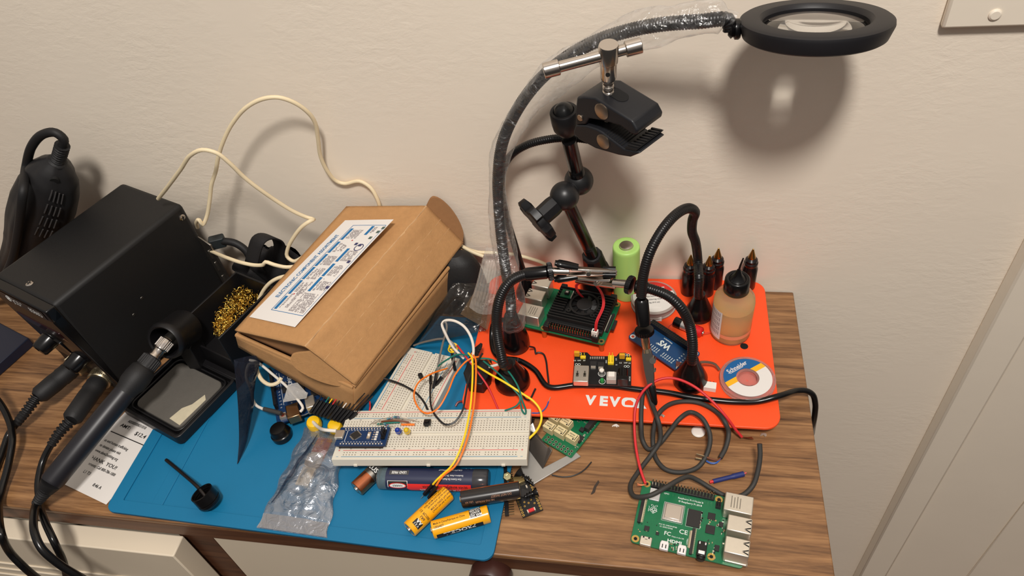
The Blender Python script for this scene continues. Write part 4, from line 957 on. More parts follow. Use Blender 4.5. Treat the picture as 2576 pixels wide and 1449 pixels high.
m = MB().fr(MU); m.box(.004, .013, .0285, .036, 0, .003); part('usb_port', m, mat('brass_shell', (190, 168, 116), .3, 1), pb, bevel=.0004)
# ---------- flat metal bracket and the green relay board
m = MB(); pts = [Z(*p, .0008) for p in ((1309, 1182), (1327, 1128), (1365, 1180), (1421, 1151), (1448, 1138), (1461, 1150), (1338, 1223))]; m.prismw(pts, (0, 0, .0016))
t = thing('metal_bracket', 'bent matt aluminium bracket lying on bare wood beside the breadboard end', 'bracket', pts[0]); part('flat_arm', m, ALU, t, bevel=.0003)
m = MB(); pts = [Z(1327, 1128, .0026), Z(1365, 1180, .0026), Z(1388, 1134, .0120), Z(1381, 1124, .0125), Z(1377, 1129, .0118), Z(1348, 1092, .0128), Z(1331, 1084, .0136), Z(1328, 1105, .009)]
m.prismw(pts, (.0006, .0012, 0)); part('raised_tab', m, ALUD, t, 'darker raised tab', bevel=.0003)
m = MB(); m.prismw([Z(1333, 1083, .0145), Z(1346, 1090, .0145), Z(1338, 1066, .0190), Z(1327, 1078, .0165)], (.0008, .0008, .0003)); part('end_lip', m, ALU, t)
U0, Ux, Uy = Z(1361, 1106, .0034), Z(1437, 1152, .0034), Z(1391, 1052, .0034); MU, uw, uh = frame(U0, Ux, Uy)
t = thing('relay_board', 'green circuit board with five small tan relays sliding under the orange plate', 'circuit board', U0)
m = MB().fr(MU); m.rbox(0, uw, 0, .062, -.0016, 0, .001); pb = part('board', m, PCBG, t)
for i, (px, py) in enumerate(((1384, 1083), (1412, 1095), (1441, 1109), (1398, 1060), (1426, 1073))):
    c = MU.inverted() @ Z(px, py, .0034); m = MB().fr(MU); m.mat(0).cbox(c.x, c.y, .0041, .0100, .0075, .0076); m.mat(1)
    for k, s_ in enumerate(('HFD4/5', '1A 30VDC')): m.text(s_, .0017, MU @ T(c.x-.0008, c.y+.0014-.0022*k, .0080), 'CENTER', .02)
    m.rect(c.x+.0036, c.x+.0042, c.y-.0030, c.y+.0030, .0080); m.lathe((c.x+.0022, c.y-.0024, .0079), (0, 0, 1), [(0, .0008), (.0001, .0008)], 12)
    part('relay', m, [mat('tan_relay', (214, 198, 152), .45), PRINTD], t, bevel=.0002)
m = MB().fr(MU)
for i in range(7):
    for j in range(2): m.mat(0).ring((.004+i*.0042, .0022+j*.0034, 0), (0, 0, 1), .0008, .0013, .0001, .0003, 14); m.mat(1).lathe((.004+i*.0042, .0022+j*.0034, .0001), (0, 0, 1), [(0, .0008), (.0001, .0008)], 12)
part('plated_hole', m, [mat('tinned_pad', (190, 186, 170), .3, 1), SLOT], pb)
m = MB().fr(MU); rn = random.Random(2)
for i in range(34): x, y = rn.uniform(.002, uw-.002), rn.choice((.0098, .0115, .0335, .036)) ; m.box(x, x+.0012, y, y+.0007, 0, .0007)
for i in range(24): x, y = rn.uniform(.028, uw-.002), rn.uniform(.018, .05); m.box(x, x+.0012, y, y+.0008, 0, .0008)
part('small_component', m, TIN, pb)
m = MB().fr(MU); m.cbox(uw-.008, .028, .0012, .004, .004, .0024); m.cbox(uw-.004, .036, .003, .0045, .014, .006); m.cbox(uw-.0045, .019, .001, .005, .007, .002); part('chip', m, CHIP, pb)
m = MB(); m.tube([Z(1388, 1195, .0006), Z(1415, 1200, .0006), Z(1445, 1196, .0008), Z(1470, 1182, .001), Z(1488, 1162, .0014)], .0006, 8); solo('wire_offcut', 'short black wire offcut lying on bare wood beside the metal bracket', 'wire', m, W_BK)
# dark smear of old glue on the wood and two flux crumbs
m = MB(); m.tube([Z(1312, 1050, .004), Z(1325, 1058, .004), Z(1342, 1062, .004)], .003, 8, jit=lambda l, a: 1+.3*math.sin(3*a+l*900)); solo('black_connector_scrap', 'black scrap of connector wedged between the breadboard end and the plate', 'connector', m, BLK)
# ---------- orange base plate
PZ = .0160
BRc, FRc, FLc = Z(1922, 701, PZ), Z(1967, 1080, PZ), Z(1156, 1033, PZ)
uxp = (FRc-FLc).normalized(); uyp = V3((-uxp.y, uxp.x, 0)); pw = (FRc-FLc).length; pd = (BRc-FRc).length
org = FRc-uxp*pw
top_y = max((org+uyp*pd).y, (FRc+uyp*pd).y)
if top_y > -.0015: pd -= top_y+.0015
MP = axes((org.x, org.y, 0), uxp, uyp, (0, 0, 1))
t = thing('base_plate', 'flat orange steel base plate of a helping hands set lying at the wall', 'base plate', MP @ V3((pw/2, pd/2, 0)))
m = MB().fr(MP); m.rbox(0, pw, 0, pd, PZ-.003, PZ, .014, 8); pl = part('plate', m, ORANGE, t, bevel=.0006, smooth=35)
for x in (.03, pw-.03):
    for y in (.03, pd-.03):
        m = MB().fr(MP); m.lathe((x, y, .0001), (0, 0, 1), [(0, .008), (PZ-.0032, .009)], 20); part('rubber_foot', m, RUB, t)
hc = Z(1872, 871, PZ); m = MB(); m.lathe((hc.x, hc.y, PZ-.0002), (0, 0, 1), [(0, .0036), (.0003, .0036)], 24); part('mounting_hole', m, SLOT, pl)
a, b = Z(1473, 1006, PZ), Z(1628, 1016, PZ); ex = (b-a).normalized(); ey = V3((-ex.y, ex.x, 0)); MV = axes((a.x, a.y, PZ+.0001), ex, ey, (0, 0, 1)); lw2 = (b-a).length
m = MB()
k = lw2/690.
for ch, cx in (('V', 378-320), ('E', 528-320), ('V', 650-320), ('R', 950-320)):
    m.text(ch, .0136, MV @ T(cx*k, .0002, 0), 'CENTER', .055, .95 if ch != 'E' else 1.05)
m.M = MV @ T((810-320)*k, .0002, 0, 0, 1); o = rrect(-.0066, .0066, -.0050, .0052, .0042, 5); hse = [(.0037, -.0029), (.0037, .0005), (0, .0034), (-.0037, .0005), (-.0037, -.0029)]
n = len(o); import bisect
inn = []
for px_, py_ in o:      # inner house outline sampled along the same directions
    best = None; a_ = math.atan2(py_, px_); dx, dy = math.cos(a_), math.sin(a_)
    for i in range(5):
        (x1, y1), (x2, y2) = hse[i], hse[(i+1) % 5]; den = dx*(y2-y1)-dy*(x2-x1)
        if abs(den) < 1e-12: continue
        tt = (x1*(y2-y1)-y1*(x2-x1))/den; ss = (x1*dy-y1*dx)/den
        if tt > 0 and -1e-6 <= ss <= 1+1e-6: best = tt
    inn.append((dx*best, dy*best))
m.add([(p[0], p[1], 0) for p in o]+[(p[0], p[1], 0) for p in inn], [(i, (i+1) % n, n+(i+1) % n, n+i) for i in range(n)]); m.M = None
part('lettering', m, PRINT, pl)
# ---------- single-board computers
SILV = mat('silkscreen', (214, 220, 214), .6)
def usb_block(m, x0, x1, y0, y1, h):
    m.mat(0).box(x0, x1, y0, y1, .001, h)
PADG = mat('pale_gold_pad', (196, 164, 92), .35, .8)
def berry(m, M, s):
    def rg(cx, cy, r, w=.10): m.ring((cx*s, cy*s, 0), (0, 0, 1), (r-w)*s, r*s, 0, .0001, 14)
    m.M = M
    for cx, cy, r in ((0, -.05, .30), (-.46, .12, .26), (.46, .12, .26), (-.30, -.48, .27), (.30, -.48, .27), (0, .36, .22), (0, -.82, .22), (-.62, -.30, .20), (.62, -.30, .20)): rg(cx, cy, r)
    for sg in (-1, 1):
        for i in range(10):
            a, b = 2*math.pi*i/10, 2*math.pi*(i+1)/10
            f = lambda q, k: (sg*(.40+k*.36*math.cos(q)*.95)*s, (.86+k*(.24*math.sin(q)+.10*math.cos(q)))*s, .0001)
            m.add([f(a, .72), f(a, 1), f(b, 1), f(b, .72)], [(0, 1, 2, 3)])
    m.M = None
def computer(M, label, cooler):
    mm = .001; t = thing('single_board_computer', label, 'computer board', M @ V3((.0425, .028, -.003)))
    m = MB().fr(M); m.rbox(0, .085, 0, .056, -.0014, 0, .003); pb = part('board', m, PCBG, t)
    for x in (.0035, .0615):
        for y in (.0035, .0525): m = MB().fr(M); m.mat(0).ring((x, y, 0), (0, 0, 1), .0014, .0030, .0001, .0003, 20); m.mat(1).lathe((x, y, .0001), (0, 0, 1), [(0, .0014), (.0001, .0014)], 16); part('mounting_hole', m, [PADG, SLOT], pb)
    m = MB().fr(M); m.box(.0071, .0579, .050, .055, 0, .0026); hd = part('pin_header', m, BLK, t, bevel=.0003)
    m = MB().fr(M)
    for i in range(20):
        for y in (.05123, .05377): x = .0084+i*.00254; m.box(x-.00032, x+.00032, y-.00032, y+.00032, -.0035, .0085)
    part('pin', m, mat('header_pin', (150, 142, 122), .3, 1), hd)
    # ports on the short side
    def shell(nm, x0, x1, y0, y1, h, usb):
        m = MB().fr(M); m.box(x0, x1, y0, y1, 0, h); s_ = part(nm, m, TIN, t, bevel=.0008)
        if usb:
            m = MB().fr(M); c = (y0+y1)/2
            for q in (-.0032, .0032):
                m.add([(x1-.0052, c+q-.0003, h+.0001), (x1-.0006, c+q-.0022, h+.0001), (x1-.0006, c+q-.0012, h+.0001), (x1-.0036, c+q-.0001, h+.0001)], [(0, 1, 2, 3)])
                m.add([(x1-.0052, c+q+.0003, h+.0001), (x1-.0036, c+q+.0001, h+.0001), (x1-.0006, c+q+.0012, h+.0001), (x1-.0006, c+q+.0022, h+.0001)], [(0, 1, 2, 3)])
            m.box(x1-.0001, x1+.0001, y0+.0012, y1-.0012, .0018, .0065); m.box(x1-.0001, x1+.0001, y0+.0012, y1-.0012, .0092, .0142)
            part('spring_slot', m, SLOT, s_)
            m = MB().fr(M); m.box(x0+.002, x1+.0004, y0-.0004, y1+.0004, 0, .0022); part('skirt', m, STEEL, s_)
        else:
            m = MB().fr(M); m.box(x1-.0001, x1+.0001, y0+.002, y1-.002, .003, .0105)
            for k in range(4): m.rect(x0+.005+k*.0022, x0+.0056+k*.0022, y0+.003, y1-.0028-.001*(k % 2), h+.0001)
            part('stamping', m, mat('faint_print', (120, 112, 100), .5, .4), s_)
    shell('ethernet_port', .0655, .087, .0378, .0537, .0135, False)
    shell('usb_port', .0695, .0875, .0203, .0336, .0160, True)
    shell('usb_port', .0695, .0875, .0023, .0156, .0160, True)
    if not cooler:
        m = MB().fr(M); m.rbox(.0073, .0163, -.0012, .0062, 0, .0032, .001); u = part('power_port', m, TIN, t, bevel=.0005)
        m = MB().fr(M); m.rect(.0090, .0102, .0045, .0058, .0034); m.rect(.0132, .0144, .0045, .0058, .0034); m.rect(.0108, .0128, .0035, .0038, .0034); part('spring_slot', m, SLOT, u)
        for x in (.026, .0395):
            m = MB().fr(M); m.prism([(x-.0034, -.0012), (x+.0034, -.0012), (x+.0034, .0042), (x+.0026, .0062), (x-.0026, .0062), (x-.0034, .0042)], 0, .0032); u = part('video_port', m, mat('bright_shell', (236, 232, 232), .3, .5), t, bevel=.0005)
            m = MB().fr(M)
            for q in (-.0013, .0013): m.cbox(x+q, .0016, .0033, .0007, .0030, .0002)
            part('spring_slot', m, SLOT, u)
        m = MB().fr(M); m.mat(0).box(.0505, .0575, -.0002, .0118, 0, .0056); m.mat(1).lathe((.054, -.0002, .0030), (0, -1, 0), [(0, .0030), (.0022, .0030), (.0024, .0022)], 20)
        m.mat(2).box(.0515, .0565, .0012, .0042, .0050, .0058); m.mat(2); m.box(.0512, .0524, .0090, .0112, .005, .0059); m.box(.0556, .0568, .0090, .0112, .005, .0059)
        part('audio_jack', m, [BLKG, BLK, mat('bright_clip', (238, 238, 240), .25, .5)], t, bevel=.0004)
        m = MB().fr(M); m.mat(0).box(.0205, .0360, .0245, .0400, .0001, .0012); m.mat(1).box(.0220, .0345, .0260, .0385, .0012, .0024); part('processor', m, [mat('processor_rim', (196, 190, 184), .4, .8), mat('processor_lid', (206, 196, 186), .3, .9)], t, bevel=.0004)
        m = MB().fr(M); m.box(.0395, .0497, .0240, .0385, .0001, .0011); part('memory_chip', m, CHIP, t, 'square black memory chip')
        for x0, x1, y0, y1, h in ((.0548, .0605, .0335, .0392, .0010), (.0545, .0615, .0215, .0285, .0010), (.0085, .0125, .0118, .0158, .0012), (.0630, .0665, .0085, .0130, .0022), (.0640, .0672, .0290, .0330, .0018), (.0180, .0205, .0105, .0130, .0010)):
            m = MB().fr(M); m.box(x0, x1, y0, y1, .0001, h); part('chip', m, CHIP, pb, bevel=.0002)
        m = MB().fr(M); m.rbox(.0072, .0158, .0388, .0495, .0001, .0016, .0006); part('radio_shield', m, mat('satin_shield', (204, 204, 206), .4, .6), t, bevel=.0003)
        STRIP = mat('beige_strip', (196, 178, 150), .5)
        m = MB().fr(M); m.mat(0).box(.0022, .0048, .0170, .0400, 0, .0024); m.mat(1).box(.0048, .0056, .0180, .0392, 0, .0012)
        for i in range(26): m.box(.0055, .0066, .0185+i*.0008, .0188+i*.0008, 0, .0004)
        part('display_socket', m, [CHIP, STRIP], t)
        m = MB().fr(M); m.mat(0).box(.0450, .0472, .0010, .0225, 0, .0024); m.mat(1).box(.0440, .0450, .0060, .0205, 0, .0012)
        for i in range(26): m.box(.0471, .0482, .0025+i*.0008, .0028+i*.0008, 0, .0004); m.box(.0430, .0441, .0065+i*.00055, .0067+i*.00055, 0, .0004)
        part('camera_socket', m, [CHIP, STRIP], t)
        m = MB().fr(M); m.box(.0597, .0637, .0440, .0492, 0, .003)
        for x in (.0607, .0627):
            for y in (.0455, .0478): m.box(x-.0003, x+.0003, y-.0003, y+.0003, .003, .0085)
        part('small_pin_header', m, BLK, t)
        rn = random.Random(4); m = MB().fr(M)
        for i in range(74):
            zx = rn.choice(((.003, .020, .009, .022), (.054, .064, .002, .02), (.054, .064, .029, .034), (.029, .035, .0, .006), (.049, .0505, .024, .04), (.066, .069, .014, .036)))
            x, y = rn.uniform(zx[0], zx[1]), rn.uniform(zx[2], zx[3]); m.mat(rn.randrange(3)); m.box(x, x+rn.choice((.0006, .0012)), y, y+rn.choice((.0006, .0012)), 0, .0006)
        part('small_component', m, [TIN, CHIP, mat('tan_capacitor', (178, 150, 116), .5)], pb)
        m = MB()
        m.text('Raspberry Pi 4 Model B', .0021, M @ T(.0400, .0465, .0001), 'CENTER', .015); m.text('© Raspberry Pi 2018', .0022, M @ T(.0400, .0437, .0001), 'CENTER', .015)
        m.text('HDMI', .0036, M @ T(.0330, .0085, .0001), 'CENTER', .03, 1.25); m.text('CE', .0052, M @ T(.0385, .0182, .0001), 'CENTER', .01, 1.1); m.text('FC', .0046, M @ T(.0268, .0140, .0001), 'CENTER', .015)
        m.text('Made in the UK', .0015, M @ T(.0350, .0125, .0001), 'CENTER', .01); m.text('FCC ID: 2ABCB-RPI4B', .0015, M @ T(.0260, .0205, .0001), 'CENTER', .01); m.text('IC: 20953-RPI4B', .0015, M @ T(.0250, .0186, .0001), 'CENTER', .01)
        m.text('GPIO', .0018, M @ T(.0205, .0478, .0001), 'CENTER', .015); m.text('DISPLAY', .0013, M @ T(.0090, .0315, .0001, math.radians(90)), 'CENTER', .01); m.text('CAMERA', .0013, M @ T(.0423, .0110, .0001, math.radians(90)), 'CENTER', .01)
        berry(m, M @ T(.0128, .0315, .0001), .0036); m.M = M
        for x0, x1, y0, y1 in ((.0390, .0502, .0235, .0390), (.0200, .0365, .0240, .0405)):
            for r_ in ((x0, x1, y0, y0+.0002), (x0, x1, y1-.0002, y1), (x0, x0+.0002, y0, y1), (x1-.0002, x1, y0, y1)): m.rect(*r_, .00012)
        part('silkscreen', m, SILV, pb)
    return t, pb
a, th = (-.1391, -.2312), -.1528
Mpi = rotz((a[0], a[1], .0052), th) @ Matrix.Translation((-.0035, -.0525, 0))
computer(Mpi, 'bare green computer board lying on the bare wood at the dresser front', False)
zb2 = PZ+.0125
FRp, FLp, RRp = Z(1519, 868, zb2), Z(1308, 818, zb2), Z(1562, 768, zb2)
ex = (FLp-FRp).normalized(); ey = V3((-ex.y, ex.x, 0)); kx = (FLp-FRp).length/.085; ky = (RRp-FRp).length/.056
O2 = FRp-ey*.056
M2p = axes(O2, ex, ey, (0, 0, 1))
t2, pb2 = computer(M2p, 'green computer board with black finned cooler and fan standing on the orange plate', True)
m = MB().fr(M2p); m.box(.004, .0600, .0005, .049, .0030, .0075); m.box(.006, .012, .049, .056, 0, .0075); m.box(.055, .0605, .049, .056, 0, .0075); m.box(.004, .010, -.0005, .006, 0, .010); m.box(.055, .061, -.0005, .006, 0, .010)
hs_ = part('heat_sink', m, BLKM, t2, bevel=.0006)
m = MB().fr(M2p)
for i in range(13):
    y = .0045+i*.0033
    for x0, x1 in ((.004, .0165), (.047, .0600)): m.box(x0, x1, y, y+.0013, .0075, .0120)
    if y < .006 or y > .036: m.box(.0165, .047, y, y+.0013, .0075, .0120)
part('fins', m, BLKM, hs_)
fcx, fcy = .0300, .0220
m = MB().fr(M2p); m.ring((fcx, fcy, 0), (0, 0, 1), .0126, .0146, .0075, .0122, 40); m.rbox(fcx-.0148, fcx+.0148, fcy-.0148, fcy+.0148, .0072, .0080, .003)
for a_ in (45, 135, 225, 315): m.ring((fcx+.0168*math.cos(math.radians(a_)), fcy+.0168*math.sin(math.radians(a_)), 0), (0, 0, 1), .0009, .0024, .0075, .0124, 16)
part('fan_frame', m, mat('fan_black', (26, 25, 25), .5), hs_)
m = MB().fr(M2p); m.lathe((fcx, fcy, .0082), (0, 0, 1), [(0, .0076), (.0036, .0076), (.0040, .0072)], 32)
for i in range(9):
    a0 = 2*math.pi*i/9; f = lambda r, a, z: (fcx+r*math.cos(a), fcy+r*math.sin(a), z)
    m.add([f(.0072, a0, .0092), f(.0122, a0+.1, .0092), f(.0122, a0+.50, .0116), f(.0072, a0+.42, .0116)], [(0, 1, 2, 3), (3, 2, 1, 0)])
part('fan_rotor', m, mat('fan_rotor_black', (34, 33, 33), .45), hs_)
m = MB().fr(M2p); m.mat(0).rbox(.0450, .0560, .0100, .0200, .0121, .0135, .0004); m.mat(1).box(.0478, .0520, .0130, .0170, .0135, .0160); m.mat(2).box(.0485, .0510, .0140, .0160, .0160, .0164); m.mat(2).box(.0446, .0450, .0100, .0196, .0121, .0140); part('display_module', m, [PCBG, CHIP, WHITE], hs_)
cj = M2p @ V3((.0090, .0530, .0080)); m = MB().fr(M2p); m.mat(0).box(.0062, .0118, .0515, .0560, .0090, .0150); m.mat(1).rect(.0072, .0086, .0528, .0545, .01505); m.rect(.0094, .0108, .0528, .0545, .01505)
m.box(.0074, .0084, .0559, .05615, .0095, .0115); m.box(.0096, .0106, .0559, .05615, .0095, .0115)
part('plug', m, [WHITE, SLOT], t2, 'small white plug', bevel=.0003)
m = MB(); pts = [M2p @ V3((.0088, .0535, .0148)), Z(1499, 810, .053), Z(1516, 770, .060), Z(1515, 745, .064), Z(1498, 718, .066), Z(1470, 708, .062), Z(1448, 718, .054), Z(1452, 733, .048), Z(1466, 749, M2p.translation.z+.0095)]
m.tube(pts, .0008, 8); m.tube([p+V3((.0012, .0004, -.001)) for p in pts], .0007, 8); part('fan_wire', m, W_RE, t2, 'thin red fan wire')
for x, y in ((.0035, .0525), (.0615, .0525), (.0035, .0035), (.0615, .0035)):
    m = MB().fr(M2p); m.lathe((x, y, -zb2+PZ+.0001), (0, 0, 1), [(0, .0024), (zb2-PZ-.0016, .0024)], 16); part('standoff', m, mat('amber_nylon', (214, 96, 34), .3, trans=.3), t2)
m = MB().fr(M2p); m.mat(0).box(.0008, .0035, .018, .041, 0, .0028); m.mat(1).box(.0035, .0045, .019, .040, 0, .0014); part('ribbon_socket', m, [CHIP, mat('ivory_strip', (206, 196, 174), .5)], t2)
m = MB().fr(M2p); m.box(-.0028, .012, .022, .034, -.0036, -.0015); part('card_slot', m, CHIP, t2)
# ---------- breadboard power supply
pz = PZ+.0090
a, b, c = Z(1440, 966, pz), Z(1588, 970, pz), Z(1441, 892, pz); MQ, qw, qh = frame(a, b, c)
t = thing('power_supply_board', 'black breadboard power supply board with yellow jumpers sitting on the orange plate', 'circuit board', a+V3((qw/2, qh/2, -.009)))
m = MB().fr(MQ); pol = [(0, 0), (qw, 0), (qw, qh), (qw-.006, qh+.0035), (qw-.011, qh+.0035), (qw-.014, qh-.001), (.015, qh-.001), (.0115, qh+.003), (.003, qh+.003), (0, qh)]
m.prism(pol, -.0016, 0); pb = part('board', m, PCBK, t, smooth=30)
U = lambda x, y: MQ.inverted() @ Z(x, y, pz)
m = MB().fr(MQ); p = U(1462, 955); m.box(p.x-.0065, p.x+.0068, -.002, .0165, 0, .0066); us = part('usb_port', m, TIN, t, bevel=.0006)
m = MB().fr(MQ)
for q in (-.0032, .0034): m.cbox(p.x+q, .0055, .0067, .0024, .0040, .0002); m.cbox(p.x+q, .0070, .0067, .0012, .0060, .0002)
part('spring_slot', m, mat('shadow_slot', (90, 84, 74), .5, .5), us)
cap = U(1514, 938); m = MB().fr(MQ); m.mat(0).ring((cap.x, cap.y-.001, 0), (0, 0, 1), .0030, .0034, .0001, .0003, 24); m.mat(1).lathe((cap.x, cap.y-.001, 0), (0, 0, 1), [(0, .0026), (.0050, .0026), (.0054, .0022)], 20); m.mat(2).lathe((cap.x, cap.y-.001, .0054), (0, 0, 1), [(0, .0021), (.0002, .0020)], 16); part('capacitor', m, [PRINT, mat('aluminium_can', (204, 200, 194), .3, .9), WHITE], t)
led_ = U(1515, 957); m = MB().fr(MQ); m.mat(0).lathe((led_.x, .0035, 0), (0, 0, 1), [(0, .0019), (.003, .0018), (.0042, .0012), (.0046, .0004)], 18); m.mat(1).ring((led_.x, .0035, 0), (0, 0, 1), .0026, .0030, .0001, .0003, 24); part('indicator', m, [mat('green_led', (40, 150, 74), .2, trans=.2), PRINT], t, 'green light')
sw = U(1539, 948); m = MB().fr(MQ); m.mat(0).box(sw.x-.0045, sw.x+.0042, .001, .0100, 0, .0064); m.mat(1).box(sw.x-.0030, sw.x+.0028, .0028, .0082, .0064, .0092); m.mat(2).box(sw.x-.0045, sw.x+.0042, .0100, .0128, 0, .0030); part('switch', m, [mat('grey_switch', (176, 168, 160), .4), WHITE, TIN], t, bevel=.0003)
jk = U(1567, 945); m = MB().fr(MQ); m.box(jk.x-.0046, jk.x+.0046, -.001, .0035, 0, .0098); m.box(jk.x-.0046, jk.x+.0046, .0035, .0138, 0, .0040); q = MQ @ V3((jk.x, .003, .0050)); m.M = None; m.lathe(q, MQ.to_3x3() @ V3((0, 1, 0)), [(0, .0044), (.0105, .0044)], 20); part('power_jack', m, BLKG, t, bevel=.0003)
def yj(nm, x, y, w, d, n): 
    m = MB().fr(MQ); p = U(x, y); m.box(p.x-w/2, p.x+w/2, p.y-d/2, p.y+d/2, 0, .0026)
    for i in range(n[0]):
        for j in range(n[1]): m.cbox(p.x-w/2+w*(i+.5)/n[0], p.y-d/2+d*(j+.5)/n[1], .005, .0007, .0007, .005)
    part(nm, m, mat('yellow_header', (244, 208, 40), .4), t, bevel=.0002)
yj('pin_header', 1537, 908, .0054, .0096, (2, 4)); yj('pin_header', 1467, 901, .0050, .0025, (2, 1)); yj('pin_header', 1581, 906, .0046, .0025, (2, 1))
for x, y in ((1452, 896), (1565, 902)):
    m = MB().fr(MQ); p = U(x, y); m.box(p.x-.0025, p.x+.0025, p.y-.0013, p.y+.0013, .0006, .0066); part('shorting_cap', m, mat('amber_cap', (226, 160, 30), .35), t, bevel=.0003)
m = MB().fr(MQ)
for x, y in ((1493, 915), (1512, 917)): p = U(x, y); m.mat(0).box(p.x-.0030, p.x+.0030, p.y-.0034, p.y+.0018, 0, .0016); m.mat(1).box(p.x-.0022, p.x+.0022, p.y-.0058, p.y-.0034, 0, .0012)
for i in range(7): p = U(1484+i*5.5, 903); m.mat(1); m.box(p.x, p.x+.0012, p.y, p.y+.0022, 0, .0007)
part('regulator', m, [CHIP, TIN], pb)
m = MB(); tt = lambda s, x, y, sz, r=0: m.text(s, sz, MQ @ T(U(x, y).x, U(x, y).y, .0001, r), 'CENTER', .02)
for s, x, y in (('3.3', 1446, 907), ('OFF', 1457, 907), ('5V', 1470, 907), ('3.3', 1561, 913), ('OFF', 1574, 913), ('5V', 1584, 914)): tt(s, x, y, .0019)
tt('HW-131', 1446, 933, .0021, math.radians(90)); tt('DC-IN', 1584, 953, .0018, math.radians(-90)); tt('3.3V', 1550, 904, .0016, math.radians(90)); tt('5V', 1551, 918, .0016); tt('GND', 1525, 910, .0016, math.radians(90))
m.M = MQ
for x, y in ((1453, 890), (1460, 890), (1574, 893), (1581, 893), (1450, 917), (1457, 917), (1573, 922), (1580, 922)):
    p = U(x, y); m.ring((p.x, p.y, 0), (0, 0, 1), .0009, .0013, .0001, .0002, 14)
p = U(1449, 953); m.lathe((p.x, p.y, .0001), (0, 0, 1), [(0, .0012), (.0001, .0012)], 16); part('silkscreen', m, SILV, pb)
m = MB().fr(MQ)
for x in (.006, qw-.006): m.box(x-.004, x+.004, qh-.004, qh-.001, -.0088, -.0016)
m.box(.01, .02, .002, .006, -.0088, -.0016); m.box(qw-.02, qw-.01, .002, .006, -.0088, -.0016); part('underside_pins', m, BLK, t)
WRING = mat('white_ring', (226, 230, 232), .5); OHOLE = mat('orange_through_hole', (214, 70, 30), .6)
# ---------- blue accessory board
wz = PZ+.0072
a, b, c = Z(1592, 847, wz), Z(1708, 926, wz), Z(1634, 800, wz); MW, hw_, hh_ = frame(a, b, c); e_ = hw_*3.5/58
t = thing('accessory_board', 'dark blue accessory board with black socket strip leaning across the orange plate', 'circuit board', MW @ V3((hw_/2, .011, -.0072)))
m = MB().fr(MW); m.rbox(-.0036, hw_+.0036, -.0036, .0268, -.0016, 0, .003); pb = part('board', m, mat('deep_blue_board', (20, 62, 104), .36, var=.08), t)
m = MB().fr(MW); m.box(.003, hw_-.003, .0205, .0258, 0, .0060)
sk = part('socket_strip', m, BLK, t, bevel=.0003)
m = MB().fr(MW)
for i in range(20):
    for y in (.0219, .0244): x = .0055+i*(hw_-.011)/19; m.rect(x-.0006, x+.0006, y-.0006, y+.0006, .0061)
part('socket_hole', m, SLOT, sk)
for x, y in ((0, 0), (hw_, 0), (hw_, .023), (0, .023)):
    m = MB().fr(MW); m.mat(0).ring((x, y, 0), (0, 0, 1), .0014, .0027, .0001, .0003, 24); m.mat(1).lathe((x, y, .0001), (0, 0, 1), [(0, .0014), (.0001, .0014)], 18); part('mounting_hole', m, [WRING, OHOLE], pb)
m = MB(); m.text('WS', .0090, MW @ T(hw_*.52, .0118, .0001, math.pi), 'CENTER', .035, .9); m.text('Waveshare', .0022, MW @ T(hw_*.50, .0180, .0001, math.pi), 'CENTER', .015); m.text('®', .003, MW @ T(hw_*.40, .0090, .0001, math.pi), 'CENTER')
m.M = MW
for g, n in ((.30, 6), (.62, 6)):
    for i in range(n): x = hw_*g+i*.0024; m.ring((x, .0002, 0), (0, 0, 1), .0005, .0008, .0001, .0002, 10); m.rect(x-.0003, x+.0003, .0018, .0050, .0001)
for i in range(4): x = hw_*.86; m.rect(x, x+.0014, .006+i*.003, .0068+i*.003, .0001); m.rect(x+.004, x+.0050, .006+i*.003, .0068+i*.003, .0001)
part('silkscreen', m, SILV, pb)
m = MB().fr(MW); m.box(.01, hw_-.01, .004, .018, -.0070, -.0016); part('underside_socket', m, BLK, t)
# ---------- reels, bottles and cells on the plate
c = Z(1881, 950, PZ+.0062); c0 = V3((c.x, c.y, PZ+.0002))
t = thing('braid_reel', 'flat clear reel with blue white and yellow label lying on the plate corner', 'reel', c0)
m = MB(); m.lathe(c0, (0, 0, 1), [(0, .0228), (.0006, .0238), (.0014, .0238), (.0018, .0228), (.0042, .0228), (.0046, .0238), (.0056, .0239), (.0061, .0234), (.0062, .0220), (.0062, .0095), (.0056, .0082), (.0020, .0076), (.0016, .001)], 56, True, False); part('spool', m, mat('frosted_pink_clear', (246, 226, 218), .12, trans=.85, ior=1.15), t, smooth=50)
ld = V3((.80, .60, 0)).normalized(); ln_ = V3((-ld.y, ld.x, 0)); ML_ = axes((c.x, c.y, c0.z+.0065), ld, ln_, (0, 0, 1))
m = MB().fr(ML_); R_, r_ = .0208, .0098
def ann(m, y0, y1, z):    # piece of the ring label between two chords
    N = 14
    for i in range(72):
        a, b = 2*math.pi*i/72, 2*math.pi*(i+1)/72
        q = [(rr*math.cos(k), rr*math.sin(k)) for k in (a, b) for rr in (r_, R_)]
        pol = [q[0], q[1], q[3], q[2]]
        for lim, sg in ((y0, 1), (y1, -1)):
            out = []
            for j in range(len(pol)):
                p1, p2 = pol[j], pol[(j+1) % len(pol)]; d1, d2 = sg*(p1[1]-lim), sg*(p2[1]-lim)
                if d1 >= 0: out.append(p1)
                if d1*d2 < 0: f = d1/(d1-d2); out.append((p1[0]+(p2[0]-p1[0])*f, p1[1]+(p2[1]-p1[1])*f))
            pol = out
            if len(pol) < 3: break
        if len(pol) >= 3: m.add([(p[0], p[1], z) for p in pol], [tuple(range(len(pol)))])
m.mat(0); ann(m, -.03, .001, 0); m.mat(1); ann(m, .001, .0062, 0); m.mat(2); ann(m, .0062, .03, 0); m.M = None
